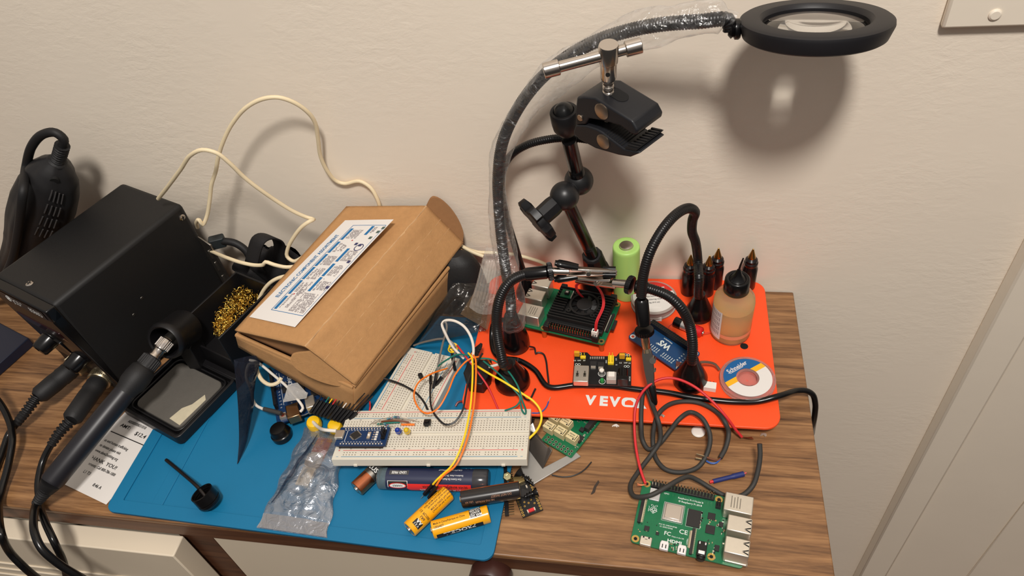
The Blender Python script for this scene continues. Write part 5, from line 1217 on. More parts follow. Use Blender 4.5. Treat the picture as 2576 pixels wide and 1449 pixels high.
m.mat(0); m.text('Schneider', .0062, ML_ @ T(-.0005, .0140, .0002, 0), 'CENTER', .02, .85); m.rect(0, 0, 0, 0, 0) if 0 else None
m.M = ML_; m.rect(-.010, .004, .0110, .0114, .0002); m.M = None
part('label', m, [PAPER, mat('label_amber', (240, 176, 30), .5), mat('label_navy_blue', (20, 92, 150), .5)], t)
m = MB(); pts = [V3((c.x-.0235, c.y+.008, c0.z+.0048)), Z(1800, 917, PZ+.009), Z(1780, 911, PZ+.013), Z(1758, 912, PZ+.015), Z(1742, 916, PZ+.016)]
m.tube(pts, .0012, 8, flat=.5); br = part('braid', m, mat('brown_braid', (112, 88, 72), .5, .4), t)
m = MB(); pts = [Z(1746, 915, PZ+.016), Z(1725, 919, PZ+.0165), Z(1701, 915, PZ+.016)]
for k in range(8):
    o = V3((0, (k-3.5)*.00055, .0004*(k % 2))); m.tube([p+o*(.7+.25*i) for i, p in enumerate(pts)], .0003, 5, .002)
part('frayed_end', m, COPPER, t)
c = Z(1645, 748, PZ+.010); c0 = V3((c.x, c.y, PZ+.0002))
t = thing('flux_tin', 'shallow round clear dispenser with red and white label behind the blue board', 'dispenser', c0)
m = MB(); m.lathe(c0, (0, 0, 1), [(0, .0218), (.001, .0224), (.0022, .0224), (.0026, .0212), (.0082, .0212), (.0086, .0224), (.0098, .0224), (.0104, .0214)], 56); part('spool', m, mat('clear_dispenser', (214, 200, 190), .15, trans=.5, ior=1.2), t, smooth=50)
m = MB(); m.lathe(c0+V3((0, 0, .0030)), (0, 0, 1), [(0, .0209), (.0048, .0209)], 40, False, False); part('wound_solder', m, mat('reddish_braid', (150, 86, 70), .4, .5), t)
MLw = axes((c.x, c.y, c0.z+.0106), (.985, .17, 0), (-.17, .985, 0), (0, 0, 1)); m = MB().fr(MLw); R_, r_ = .0203, .0001
m.mat(0); ann(m, .0062, .03, 0); m.mat(1); ann(m, -.03, .0062, 0); m.M = None
m.text('Weller', .0088, MLw @ T(.0, .0112, .0002), 'CENTER', .025, .95); m.mat(2)
for i, s in enumerate(('Flux Remover', 'desoldering wick', '16g (0.5 oz)')): m.text(s, .0024, MLw @ T(-.001, .001-.0042*i, .0002), 'CENTER', .01)
part('label', m, [mat('label_scarlet', (206, 44, 36), .45), PAPER, PRINTD], t)
m = MB(); q = [Z(1632, 773, PZ+.0108), Z(1663, 772, PZ+.0108)]; m.prismw([q[0], q[1], q[1]+V3((.001, -.009, -.0105)), q[0]+V3((-.001, -.0085, -.0105))], (0, -.0004, .0003)); part('paper_tab', m, PAPER, t)
# flux bottle
bc = Z(1836, 836, PZ); zt = PZ+.0002
t = thing('flux_bottle', 'translucent bottle of amber liquid with black needle cap standing on the plate', 'bottle', (bc.x, bc.y, zt))
b0 = V3((bc.x, bc.y, zt)); br_ = .0182
m = MB(); m.lathe(b0, (0, 0, 1), [(0, br_*.86), (.0012, br_*.96), (.003, br_), (.044, br_), (.049, br_*.96), (.0535, br_*.80), (.0565, br_*.58), (.058, br_*.52), (.064, br_*.52)], 48)
part('bottle_body', m, mat('milky_plastic', (255, 246, 226), .16, trans=.9, ior=1.1), t, smooth=60)
m = MB(); m.lathe(b0+V3((0, 0, .0012)), (0, 0, 1), [(0, br_*.84), (.002, br_*.955), (.0385, br_*.955)], 40); part('liquid', m, mat('amber_liquid', (255, 222, 150), .3, trans=.6, ior=1.1, sss=.3), t, smooth=50)
m = MB(); m.lathe(b0+V3((0, 0, .0095)), (0, 0, 1), [(0, br_*1.001), (.0045, br_*1.001)], 48, False, False); part('seam_band', m, mat('peach_band', (226, 150, 110), .3), t, 'peach coloured band low on the bottle')
cm = MB(); cb = b0+V3((0, 0, .0575)); cm.lathe(cb, (0, 0, 1), [(0, .0106), (.001, .0113), (.0140, .0107), (.0152, .0099), (.0155, .0086), (.0146, .0074), (.0160, .0058), (.0200, .0032), (.0250, .0017)], 40)
part('cap', cm, BLKG, t, smooth=50)
m = MB(); m.tube([cb+V3((0, 0, .020)), cb+V3((.0004, 0, .028)), cb+V3((.0022, 0, .039))], lambda l, L: .0012-.0005*l/L, 10); part('needle_spout', m, BLKG, t)
m = MB()
def lb_(u, v): a = math.radians(172+u*62); return b0+V3((br_*1.006*math.cos(a), br_*1.006*math.sin(a), .006+v*.036))
m.mat(0).grid(lb_, 14, 4); m.mat(1)
for i in range(9):
    for j in range(5):
        a0 = .14+j*.17; f = lambda u, v: b0+(lb_(u, v)-b0)*1.0
        u0 = .10+i*.095; m.add([V3((p.x, p.y, p.z)) for p in [b0+V3(((lb_(u, v)-b0).x*1.004, (lb_(u, v)-b0).y*1.004, (lb_(u, v)-b0).z)) for u, v in ((u0, a0), (u0+.035, a0), (u0+.035, a0+.13), (u0, a0+.13))]], [(0, 1, 2, 3)])
part('label', m, [PAPER, PGREY], t)
# brass tipped bottles
def tipbottle(px, py, label):
    p = Z(px, py, PZ); p.z = PZ+.0002; p.y = min(p.y, -.010); t = thing('oiler_bottle', label, 'bottle', p, 'black brass tipped bottles on the plate'); r = .0072
    m = MB(); m.lathe(p, (0, 0, 1), [(0, r*.94), (.001, r), (.026, r), (.028, r*.90), (.030, r*.84), (.031, r*.92), (.034, r*.92), (.035, r*.80), (.0375, r*.80), (.0395, r*.5)], 28); part('bottle_body', m, mat('near_black_bottle', (22, 15, 16), .25), t, smooth=35)
    m = MB(); m.lathe(p+V3((0, 0, .0385)), (0, 0, 1), [(0, .0034), (.0015, .0036), (.003, .0034), (.0125, .0006), (.0128, .0002)], 20); part('brass_tip', m, BRASS, t, 'brass cone tip', smooth=35)
tipbottle(1731, 735, 'black bottle with brass cone tip, on the reel side of the bent arm')
tipbottle(1776, 737, 'black bottle with brass cone tip, just behind and touching the arch of the bent arm')
tipbottle(1797, 713, 'black bottle with brass cone tip at the wall, hindmost of the cluster of three')
tipbottle(1879, 713, 'black bottle with brass cone tip standing alone behind the amber bottle')
# green cell
p = Z(1576, 738, PZ); p.z = PZ+.0002; p.y = min(p.y, -.0145); r = .0130
t = thing('battery_cell', 'fat light green rechargeable cell standing upright near the wall', 'battery', p)
m = MB(); m.lathe(p, (0, 0, 1), [(0, r*.94), (.001, r*.99), (.002, r), (.0615, r), (.0640, r*.985), (.0652, r*.94), (.0655, r*.86), (.0650, r*.70)], 48); wr = part('wrapper', m, GREENC, t, smooth=50)
m = MB(); m.lathe(p+V3((0, 0, .0645)), (0, 0, 1), [(0, r*.71), (.0004, r*.70), (.0004, r*.60)], 40); part('insulator_ring', m, WHITE, t)
m = MB(); m.lathe(p+V3((0, 0, .0646)), (0, 0, 1), [(0, r*.60), (.0002, r*.59), (.0005, r*.50), (.0018, r*.47), (.0020, r*.44)], 40); part('terminal', m, CHROME, t, smooth=40)
# small taped cell
a, b = Z(1697, 808, PZ+.0050), Z(1770, 839, PZ+.0050); d = (b-a).normalized(); L = (b-a).length; r = .0050
t = thing('small_cell', 'small silver cell with red taped end and thin wires lying beside the cone base', 'battery', (a+b)/2)
m = MB(); m.lathe(a, d, [(0, r*.9), (.0006, r), (L*.26, r)], 24); part('black_end', m, BLKG, t)
m = MB(); m.lathe(a+d*L*.26, d, [(0, r*1.01), (L*.42, r*1.01)], 24, False, False); part('silver_sleeve', m, mat('silver_foil', (216, 210, 204), .25, .8), t)
m = MB(); f = wrap(a+d*L*.40, d, r*1.03, front_of(d)); wband(m, 0, L*.28, -.0030, -.0005, f, 4); part('yellow_stripe', m, YEL, t)
m = MB(); m.lathe(a+d*L*.68, d, [(0, r*1.03), (L*.24, r*1.0), (L*.27, r*.8), (L*.28, r*.35)], 20, jit if 0 else False, True); part('red_tape', m, mat('red_tape', (210, 30, 34), .35), t)
m = MB(); m.lathe(b-d*.001, d, [(0, r*.42), (.0012, r*.38)], 16); part('terminal', m, CHROME, t)
m = MB(); m.tube([b, b+V3((.006, .001, .001)), Z(1800, 822, PZ+.001)], .0003, 5); m.tube([a, Z(1680, 826, PZ+.001), Z(1700, 838, PZ+.001)], .0003, 5); part('thin_wire', m, W_RE, t)
p = Z(1785, 974, PZ+.002); m = MB(); MX = rotz((p.x, p.y, PZ), -.12); m.fr(MX); m.mat(0).box(-.0058, .0056, -.0036, .0034, .0002, .0058); m.mat(1).box(-.004, .004, .0034, .0040, .002, .0048)
for q in (-.003, 0, .003): m.mat(1).box(q-.0005, q+.0005, .0034, .0062, .0025, .0032)
solo('plug_housing', 'small white plug housing lying beside the cone base on the plate front', 'connector', m, [WHITE, COPPER], bevel=.0004)
# ---------- flexible arms: corrugated gooseneck on a cone base
def goose(m, pts, r, pitch=.0019, amp=.045, n=12): m.tube(pts, lambda l, L: r*(1+amp*math.cos(2*math.pi*l/pitch)), n, pitch/4)
def cone(t, c, r, h, d=(0, 0, 1), lo=.0001):
    m = MB(); m.lathe(c, d, [(lo, r*.97), (.001, r), (h*.22, r*.98), (h*.60, r*.66), (h*.92, r*.40), (h, r*.36)], 32); part('cone_base', m, BLKG, t, smooth=60)
GOO = mat('gooseneck_black', (20, 19, 20), .34)
def sleeve_nut(t, a, b, nut, tipdir, clip0):
    m = MB(); d = (b-a).normalized(); m.lathe(a, d, [(0, .0042), (.002, .0058), ((b-a).length-.001, .0060), ((b-a).length, .0050)], 24); part('sleeve', m, BLKG, t)
    m = MB(); dn = (clip0-nut).normalized(); m.lathe(nut, dn, [(-.002, .0050), (-.0016, .0078), (.0026, .0078), (.003, .0068)], 28)
    for i in range(28):
        x, y, _ = perp(dn); k = i*2*math.pi/28; q = nut+(x*math.cos(k)+y*math.sin(k))*.0079; m.tube([q-dn*.001, q+dn*.002], .0004, 4)
    part('knurled_nut', m, BLKG, t)
def clip(t, a, b, up, boots=True, r=.0034):     # crocodile clip from a (socket) to b (jaw tip); up = side on which the thumb levers stand
    d = (b-a).normalized(); L = (b-a).length; u = (up-d*up.dot(d)).normalized(); s = d.cross(u); m = MB()
    m.lathe(a, d, [(0, r), (L*.26, r*1.05), (L*.27, r*.9)], 20, False, True); cb = part('clip_socket', m, CHROME, t)
    def jaw(sg, nm, mt, l0, l1, o0, o1, w0, w1):
        m = MB(); p = a+d*(L*l0)+u*sg*o0; q = a+d*(L*l1)+u*sg*o1; n_ = u*sg
        vs = []
        for c, w in ((p, w0), (p.lerp(q, .55), max(w0, w1)*1.0), (q, w1)): vs.append([c-s*w, c+s*w, c+s*w*.75+n_*.0022, c-s*w*.75+n_*.0022])
        P = [x for v in vs for x in v]; F_ = []
        for k in range(2):
            for i in range(4): F_.append((4*k+i, 4*k+(i+1) % 4, 4*k+4+(i+1) % 4, 4*k+4+i))
        F_ += [(3, 2, 1, 0), (8, 9, 10, 11)]
        m.add(P, F_); return part(nm, m, mt, t, bevel=.0005, smooth=30)
    jaw(1, 'upper_jaw', CHROME, .30, 1.0, .0022, .0003, .0034, .0016); jaw(-1, 'lower_jaw', CHROME, .22, 1.0, .0022, .0003, .0034, .0016)
    m = MB(); c = a+d*L*.56; m.cyl(c-s*.0048, c+s*.0048, .0020, n=14); part('rivet', m, CHROME, t)
    if boots:
        for sg in (1, -1):
            p = a+d*L*.40+u*sg*.0042; q = a+d*L*.05+u*sg*.0078; m = MB(); m.tube([p, p.lerp(q, .5), q, q+(q-p)*.02], lambda l, LL: .0042*(.8+.2*min(1, l/.01))*(1 if l < LL-.002 else .7), 14, .002, flat=.8); part('rubber_boot', m, BLKG, t)
# arm whose arch stands before the brass tipped bottles
DB = Z(1757, 792, PZ); t = thing('flexible_arm', 'black flexible arm bent in a high arch, its clip hanging straight down', 'helping hand', DB)
cone(t, DB, .0132, .030)
pts = [V3((DB.x, DB.y, PZ+.027)), Z(1757, 742, PZ+.034), Z(1758, 700, PZ+.058), Y(1756, 660, -.040), Y(1750, 610, -.042), Y(1741, 583, -.045), Y(1742, 555, -.048), Y(1748, 533, -.054), Y(1730, 524, -.064), Y(1700, 540, -.078), Y(1665, 580, -.094), Y(1635, 635, -.107), Y(1619, 690, -.115), Y(1613, 745, -.121)]
m = MB(); goose(m, pts, .0042); part('gooseneck', m, GOO, t, smooth=60)
a, b = Y(1613, 752, -.1215), Y(1619, 816, -.129); nut = Y(1621, 832, -.131); c0, c1 = Y(1622, 842, -.132), Z(1640, 985, .034)
sleeve_nut(t, a, b, nut, None, c0)
d = (c1-c0).normalized(); L = (c1-c0).length; s_ = d.cross(V3((0, 1, 0))).normalized()
m = MB(); m.lathe(c0, d, [(-.004, .0036), (.012, .0036), (.0125, .0032), (.016, .0034)], 20); part('clip_socket', m, mat('brassy_nickel', (196, 178, 150), .25, 1), t)
m = MB(); w = .0044
P = []
for k, (f, ww, o) in enumerate(((.22, .0030, 0), (.34, w, .0008), (.62, w*.95, .001), (.96, w*.62, 0))):
    q = c0+d*L*f; n_ = d.cross(s_); P += [q-s_*ww-n_*.0022, q+s_*ww-n_*.0022, q+s_*ww+n_*.0022, q-s_*ww+n_*.0022]
F_ = [(3, 2, 1, 0), (12, 13, 14, 15)]
for k in range(3):
    for i in range(4): F_.append((4*k+i, 4*k+(i+1) % 4, 4*k+4+(i+1) % 4, 4*k+4+i))
m.add(P, F_); part('clip_body', m, mat('grey_steel_clip', (140, 134, 128), .32, .95), t, bevel=.0006, smooth=30)
m = MB(); q = c0+d*L*.44+s_*.0042; m.cyl(q-d.cross(s_)*.003, q+d.cross(s_)*.003, .0028, n=16); q2 = c0+d*L*.62+s_*.0044; m.cyl(q2-d.cross(s_)*.002, q2+d.cross(s_)*.002, .0014, n=12); part('rivet', m, CHROME, t)
m = MB(); e0, e1 = c0+d*L*.88, Z(1648, 1018, .0245); m.lathe(e0, e1-e0, [(0, .0030), (.002, .0036), ((e1-e0).length-.002, .0026), ((e1-e0).length, .0018)], 18); part('rubber_tip', m, BLKG, t)
# arm from the plate front, reaching back over the cooled board
CB = Z(1736, 959, PZ); t = thing('flexible_arm', 'black flexible arm from the front cone base, its clip crossing above the cooled board', 'helping hand', CB)
cone(t, CB, .0152, .032)
pts = [V3((CB.x, CB.y, PZ+.029)), Z(1741, 905, PZ+.040), Z(1742, 860, PZ+.056), Z(1734, 815, .085), Z(1714, 775, .100), Z(1682, 745, .108), Z(1640, 728, .110), Z(1618, 722, .110)]
m = MB(); goose(m, pts, .0044); part('gooseneck', m, GOO, t, smooth=60)
a, b = Z(1632, 726, .110), Z(1598, 720, .110); nut = Z(1586, 717, .110); c0, c1 = Z(1580, 715, .110), Z(1447, 704, .098)
sleeve_nut(t, a, b, nut, None, c0); clip(t, c0, c1, V3((0, .3, 1)), False, .0036)
# arm on the other side, clip pointing to meet it
BBs = Z(1290, 962, PZ); t = thing('flexible_arm', 'black flexible arm curving up beside the plastic-wrapped lamp stem, clip pointing along the wall', 'helping hand', BBs)
cone(t, BBs, .0165, .030)
pts = [V3((BBs.x, BBs.y, PZ+.027)), Z(1268, 918, PZ+.036), Z(1258, 880, PZ+.048), Z(1250, 830, .078), Z(1251, 780, .096), Z(1262, 740, .108), Z(1284, 708, .116), Z(1310, 694, .118), Z(1335, 688, .118)]
m = MB(); goose(m, pts, .0046); part('gooseneck', m, GOO, t, smooth=60)
a, b = Z(1318, 691, .118), Z(1377, 684, .118); nut = Z(1382, 683, .118); c0, c1 = Z(1388, 682, .118), Z(1552, 686, .112)
sleeve_nut(t, a, b, nut, None, c0)
clip(t, c0, c1, V3((0, .35, 1)), True, .0034)
m = MB()
for q in (Z(1546, 678, .113), Z(1546, 692, .111)): m.tube([q+V3((-.010, 0, 0)), q, q+V3((.001, 0, 0))], .0028, 12, .002)
part('jaw_tip', m, BLKG, t)
# thin arm behind the lamp stem, bending towards the clamp
t = thing('flexible_arm', 'thin black flexible arm running behind the wrapped lamp stem to the clamp', 'helping hand', Z(1328, 742, PZ))
EB = Z(1328, 742, PZ); EB.y = min(EB.y, -.016); cone(t, EB, .0120, .026)
pts = [V3((EB.x, EB.y, PZ+.024)), Y(1318, 690, -.020), Y(1296, 620, -.022), Y(1268, 520, -.024), Y(1262, 445, -.026), Y(1282, 395, -.027), Y(1325, 365, -.028), Y(1385, 350, -.029), Y(1440, 347, -.030), Y(1482, 352, -.032), Y(1500, 356, -.032)]
m = MB(); goose(m, pts, .0034); part('gooseneck', m, GOO, t, smooth=60)
# ---------- magnifier lamp on a gooseneck, still in its plastic sleeve
AB = Z(1298, 868, PZ); t = thing('magnifier_lamp', 'black ring magnifier lamp on a long gooseneck still wrapped in clear plastic', 'lamp', AB)
m = MB(); m.lathe(AB, (0, 0, 1), [(.0001, .0132), (.001, .0138), (.010, .0136), (.020, .0115), (.030, .0092), (.040, .0072), (.044, .006)], 36); part('cone_base', m, BLKG, t, smooth=60)
hn = V3((0.0, .20, .98)).normalized(); jbp = Y(2053, 42, -.062)-hn*.00625-V3((.0475+.006, 0, 0))
gp = [V3((AB.x, AB.y, PZ+.040)), Y(1284, 750, -.088), Y(1273, 685, -.073), Y(1262, 605, -.058), Y(1255, 525, -.048), Y(1253, 440, -.043), Y(1264, 360, -.040), Y(1296, 285, -.040), Y(1345, 215, -.041), Y(1410, 155, -.043), Y(1490, 108, -.046), Y(1570, 80, -.050), Y(1660, 62, -.055), Y(1760, 54, -.060), Y(1830, 51, -.0625), jbp]
m = MB(); goose(m, gp, .0049, .0021, .05); part('gooseneck', m, GOO, t, smooth=60)
hn = V3((0.0, .20, .98)).normalized(); hc_ = Y(2053, 42, -.062); hx = V3((1, 0, 0)); R0h, R1h, hh = .0330, .0482, .0125
m = MB(); m.lathe(hc_-hn*hh, hn, [(.0012, R0h+.001), (0, R0h+.004), (0, R1h-.004), (.0010, R1h-.0026), (hh-.0035, R1h), (hh-.0012, R1h-.0004), (hh, R1h-.0022), (hh, R0h+.0025), (hh-.0012, R0h+.0010), (hh-.003, R0h), (.0012, R0h+.001)], 72, False, False)
hd = part('lamp_head', m, mat('matt_black_head', (24, 23, 26), .5), t, smooth=35)
m = MB(); e = []
for i in range(17): r_ = R0h*.999*i/16; e.append((r_, math.sqrt(.118**2-r_*r_)-math.sqrt(.118**2-R0h**2)+.0004))
pr = [(-h_, max(r_, .0001)) for r_, h_ in e]+[(h_, max(r_, .0001)) for r_, h_ in e[::-1]][1:]
m.lathe(hc_-hn*.0054, hn, pr, 96, False, False); lens = part('lens', m, glass('clear_lens', (250, 252, 252), 1.5), hd, smooth=80)
lens.cycles.is_caustics_caster = True
m = MB(); jb = hc_-hn*(hh*.5)-hx*R1h*.985; jd = hx; m.lathe(jb-jd*.0075, jd, [(0, .0040), (.002, .0062), (.0035, .0050), (.0045, .0068), (.007, .0068), (.0082, .0058)], 24); part('swivel_joint', m, BLKG, t)
m = MB(); pc = [Z(1262, 790, PZ+.026), Z(1243, 812, PZ+.014), Z(1237, 850, PZ+.004), Z(1243, 885, PZ+.003), Z(1258, 900, PZ+.003)]; pc[0] = AB+V3((-.004, .006, .03))
pc += [V3((-.262, -.1195, PZ+.003)), V3((-.245, -.130, PZ+.003)), Z(1380, 973, PZ+.003), Z(1450, 969, PZ+.003), Z(1540, 971, PZ+.003), Z(1600, 979, PZ+.003), Z(1680, 988, PZ+.003), Z(1730, 998, PZ+.003), Z(1790, 1006, PZ+.003), Z(1850, 1011, PZ+.003), Z(1905, 1010, PZ+.003), Z(1960, 996, PZ+.006), Z(2005, 983, .012), V3((-.001, 0, 0))+Z(2030, 983, .009), Z(2044, 992, .004), Z(2051, 1015, -.008), Z(2050, 1040, -.022), Z(2046, 1066, -.045), Z(2043, 1090, -.10)]
m.tube(pc, .0026, 12); part('power_cord', m, BLKG, t)
SL = film('clear_sleeve', (226, 222, 218), .035, .13, 0, 1, 95, .10, .22)
sp = [Z(1287, 830, .036), Y(1287, 780, -.092), Y(1279, 700, -.077), Y(1267, 620, -.061), Y(1257, 540, -.050), Y(1251, 460, -.044), Y(1260, 380, -.041), Y(1302, 300, -.040), Y(1360, 226, -.041), Y(1432, 165, -.043), Y(1510, 118, -.046), Y(1595, 82, -.051), Y(1690, 58, -.056), Y(1780, 42, -.060), Y(1835, 42, -.062), Y(1850, 48, -.063)]
def sr_(l, L):
    f = l/L; return (.0118+.0025*math.sin(f*9+1.2)+.0015*math.sin(f*31))*(1 if f > .03 else .6+.4*f/.03)*(1+.35*max(0, (f-.90)/.08)*(1 if f < .975 else 0) if f < .985 else .55)
m = MB(); m.tube(sp, sr_, 28, .0022, flat=.88, jit=lambda l, a: 1+.20*noise.noise(V3((math.cos(a)*1.6, math.sin(a)*1.6, l*38)))+.10*noise.noise(V3((math.cos(a)*4, math.sin(a)*4, l*110))))
n = 28; k = len(m.f); m.f = m.f[:-2]; m.m = m.m[:-2]
part('plastic_sleeve', m, SL, t, 'crinkled clear plastic sleeve', smooth=50)
# ---------- magic arm with super clamp
MBs = Z(1500, 748, PZ); MBs.y = -.0205
t = thing('articulated_arm', 'black jointed arm with ball joints and a wing knob standing behind the cooled board', 'articulated arm', MBs)
m = MB(); m.lathe(MBs, (0, 0, 1), [(.0001, .0160), (.0012, .0168), (.016, .0165), (.022, .0155), (.030, .0135), (.034, .0120)], 40); part('base', m, BLKG, t)
j0 = Y(1500, 690, -.036); j1 = Y(1489, 640, -.032); ks = Y(1420, 493, -.050); b2 = Y(1456, 455, -.034)
m = MB(); d = (j1-j0).normalized(); m.lathe(MBs+V3((0, 0, .028)), (j1-MBs-V3((0, 0, .028))), [(0, .0125), (.014, .0115), ((j1-MBs-V3((0, 0, .028))).length-.002, .0100), ((j1-MBs-V3((0, 0, .028))).length, .0085)], 10, ph=.2); part('lower_socket', m, BLK, t, smooth=20)
m = MB(); m.lathe(j1, ks-j1, [(-.002, .0062), (.012, .0060), (.0124, .0056), (.0130, .0060), (.0144, .0060), (.0148, .0056), (.0154, .0060), ((ks-j1).length, .0060)], 28); part('lower_rod', m, BLKG, t)
m = MB(); m.ball(ks, .0128, 32); part('elbow_ball', m, mat('satin_black_ball', (28, 28, 29), .38), t, smooth=70)
m = MB(); m.ball(b2, .0128, 32); part('elbow_ball', m, mat('satin_black_ball', (28, 28, 29), .38), t, smooth=70)
m = MB(); m.cyl(ks, b2, .0085, n=24); part('elbow_link', m, BLK, t)
kd = (Y(1362, 545, -.066)-ks).normalized(); kc = ks+kd*.010
m = MB(); m.lathe(kc, kd, [(0, .0085), (.004, .0090), (.016, .0088), (.017, .0078)], 8); kn = part('knob_neck', m, BLK, t, smooth=20)
m = MB(); kc2 = kc+kd*.0165; x, y, _ = perp(kd); N = 60
pr = []
for h_, sc_ in ((0, .72), (.0015, .98), (.0075, 1.0), (.0088, .9)):
    for i in range(N):
        a = 2*math.pi*i/N; c_ = math.cos(6*a); rr_ = .0192+.0032*(1 if c_ > .25 else -1 if c_ < -.25 else c_/.25); pr.append(kc2+kd*h_+(x*math.cos(a)+y*math.sin(a))*rr_*sc_)
fs = [tuple(range(N-1, -1, -1)), tuple(3*N+i for i in range(N))]
for j in range(3):
    for i in range(N): fs.append((j*N+i, j*N+(i+1) % N, (j+1)*N+(i+1) % N, (j+1)*N+i))
m.add(pr, fs); part('star_knob', m, BLK, t, smooth=30)
u0 = Y(1431, 352, -.050); m = MB(); dd = (u0-b2); m.lathe(b2, dd, [(.004, .0075), (.010, .0072), (.018, .0064), (.0184, .0060), (.019, .0062), (dd.length, .0060)], 28); part('upper_rod', m, BLKG, t)
sk0, sk1 = Y(1425, 320, -.050), Y(1418, 280, -.052); m = MB(); d = (sk1-sk0).normalized(); L = (sk1-sk0).length; m.lathe(sk0, d, [(-.006, .0066), (0, .0105), (.006, .0112), (L, .0112), (L+.001, .0104), (L+.001, .0084), (L-.004, .0082), (L-.005, .001)], 32, True, False); part('upper_socket', m, BLK, t)
m = MB(); m.ball(sk1-d*.001, .0082, 28); part('upper_ball', m, mat('satin_black_ball', (30, 30, 31), .32), t, smooth=70)
# the clamp: two jaws, pins and a screw with its cross bar
e3 = V3((.60, .80, 0)).normalized(); CC = Y(1520, 310, -.094); TH = e3*.029
t = thing('screw_clamp', 'black metal screw clamp with nickel cross-bar handle held up on the jointed arm', 'clamp', CC)
pj = lambda l: [PL(x, y, CC, e3) for x, y in l]
AN = mat('black_anodised', (26, 27, 31), .42)
m = MB(); m.prismw(pj([(1450, 245), (1466, 243), (1496, 246), (1590, 305), (1603, 329), (1600, 342), (1587, 338), (1560, 318), (1520, 306), (1480, 299), (1473, 314), (1448, 316), (1446, 280)]), TH); uj = part('upper_jaw', m, AN, t, bevel=.0016, smooth=30, bseg=3)
m = MB(); m.prismw(pj([(1447, 314), (1474, 316), (1500, 325), (1514, 333), (1568, 374), (1600, 380), (1610, 386), (1585, 396), (1555, 391), (1497, 374), (1456, 352), (1441, 334)]), TH); lj = part('lower_jaw', m, AN, t, bevel=.0014, smooth=30, bseg=3)
m = MB(); m.prismw([p-e3*.001 for p in pj([(1560, 366), (1598, 340), (1643, 337), (1645, 342), (1606, 382), (1570, 376)])], e3*.031*.35); 
padA, padB = PL(1571, 374, CC, e3), PL(1640, 330, CC, e3)
m = MB(); pp = pj([(1572, 374), (1600, 380), (1604, 376), (1576, 369)]); m.prismw(pp, TH*1.02)
for i in range(9):
    f = i/9; o = pp[3].lerp(pp[2], .05)+TH*(f+.03); o2 = pp[3].lerp(pp[2], .95)+TH*(f+.03); m.prismw([o, o2, o2+V3((0, 0, .0012)), o+V3((0, 0, .0012))], TH*.05)
part('jaw_pad', m, RUB, lj)
m = MB()
qa = pj([(1520, 340), (1566, 373)]); 
for i in range(8):
    f0 = i/8; a = qa[0].lerp(qa[1], f0); m.tube([a+V3((0, 0, .0006))+TH*.04, a+V3((0, 0, .0006))+TH*.96], .0005, 5)
part('grip_groove', m, RUB, lj)
def pin(x, y, r, par, mt=None): m = MB(); c = PL(x, y, CC, e3); m.lathe(c+e3*.002, -e3, [(0, r), (.0026, r), (.0030, r*.85)], 28); part('pivot_pin', m, mt or mat('nickel_pin', (178, 160, 142), .35, 1), par)
pin(1514, 280, .0062, uj); pin(1460, 296, .0026, uj); pin(1518, 356, .0060, lj)
m = MB(); sc0 = PL(1529, 316, CC+TH*.5, e3); top = Y(1531, 120, (CC+TH*.5).y-.004)
d = (top-sc0).normalized(); L = (top-sc0).length
pts = [sc0+d*(L*i/160) for i in range(118)]
m = MB(); m.lathe(sc0, d, [(-.008, .0035), (L*.72, .0035)], 16)
x, y, _ = perp(d); hel = [sc0+d*(i*.0001)+(x*math.cos(i*.55)+y*math.sin(i*.55))*.0036 for i in range(int(L*.66/.0001))]
m.tube(hel, .0005, 4, smooth=False); sw = part('threaded_screw', m, CHROME, t)
q = sc0+d*L*.62; m = MB(); m.lathe(q, d, [(0, .0048), (.002, .0056), (.014, .0058), (.015, .0066), (.027, .0070), (.0285, .0064)], 32); hdn = part('screw_head', m, CHROME, t, smooth=30)
m = MB(); hq = q+d*.0075-V3((0, .0055, 0)); m.lathe(hq, (0, -1, 0), [(-.001, .0016), (.0006, .0016)], 14); part('cross_hole', m, SLOT, hdn)
bl, br2 = Y(1366, 170, -.098), Y(1612, 105, -.080); cq = q+d*.021
dirb = (br2-bl).normalized(); bl = cq-dirb*(cq-bl).length; br2 = cq+dirb*(br2-cq).length; Lb = (br2-bl).length
m = MB(); m.lathe(bl, dirb, [(0, .0050), (.0004, .0054), (.0105, .0054), (.011, .0046), (.0112, .0038), (Lb-.0112, .0038), (Lb-.011, .0046), (Lb-.0105, .0054), (Lb-.0004, .0054), (Lb, .0050)], 28); part('cross_bar', m, CHROME, t, smooth=30)
sl = PL(1540, 244, CC+TH*.5, e3)
m = MB(); tp = PL(1534, 262, CC+TH*.5, e3); ex_ = (PL(1588, 305, CC, e3)-PL(1496, 246, CC, e3)).normalized(); nz = e3.cross(ex_); nz = nz if nz.z > 0 else -nz
o = PL(1496, 246, CC, e3).lerp(PL(1588, 305, CC, e3), .27)+TH*.5+nz*.0002; Mt = axes(o, ex_, e3, ex_.cross(e3)); m.fr(Mt); z_ = .0003 if ex_.cross(e3).z > 0 else -.0003
m.prism(rrect(-.0085, .0085, -.0052, .0052, .0051, 8), min(0, z_), max(0, z_)); part('screw_slot', m, SLOT, uj)
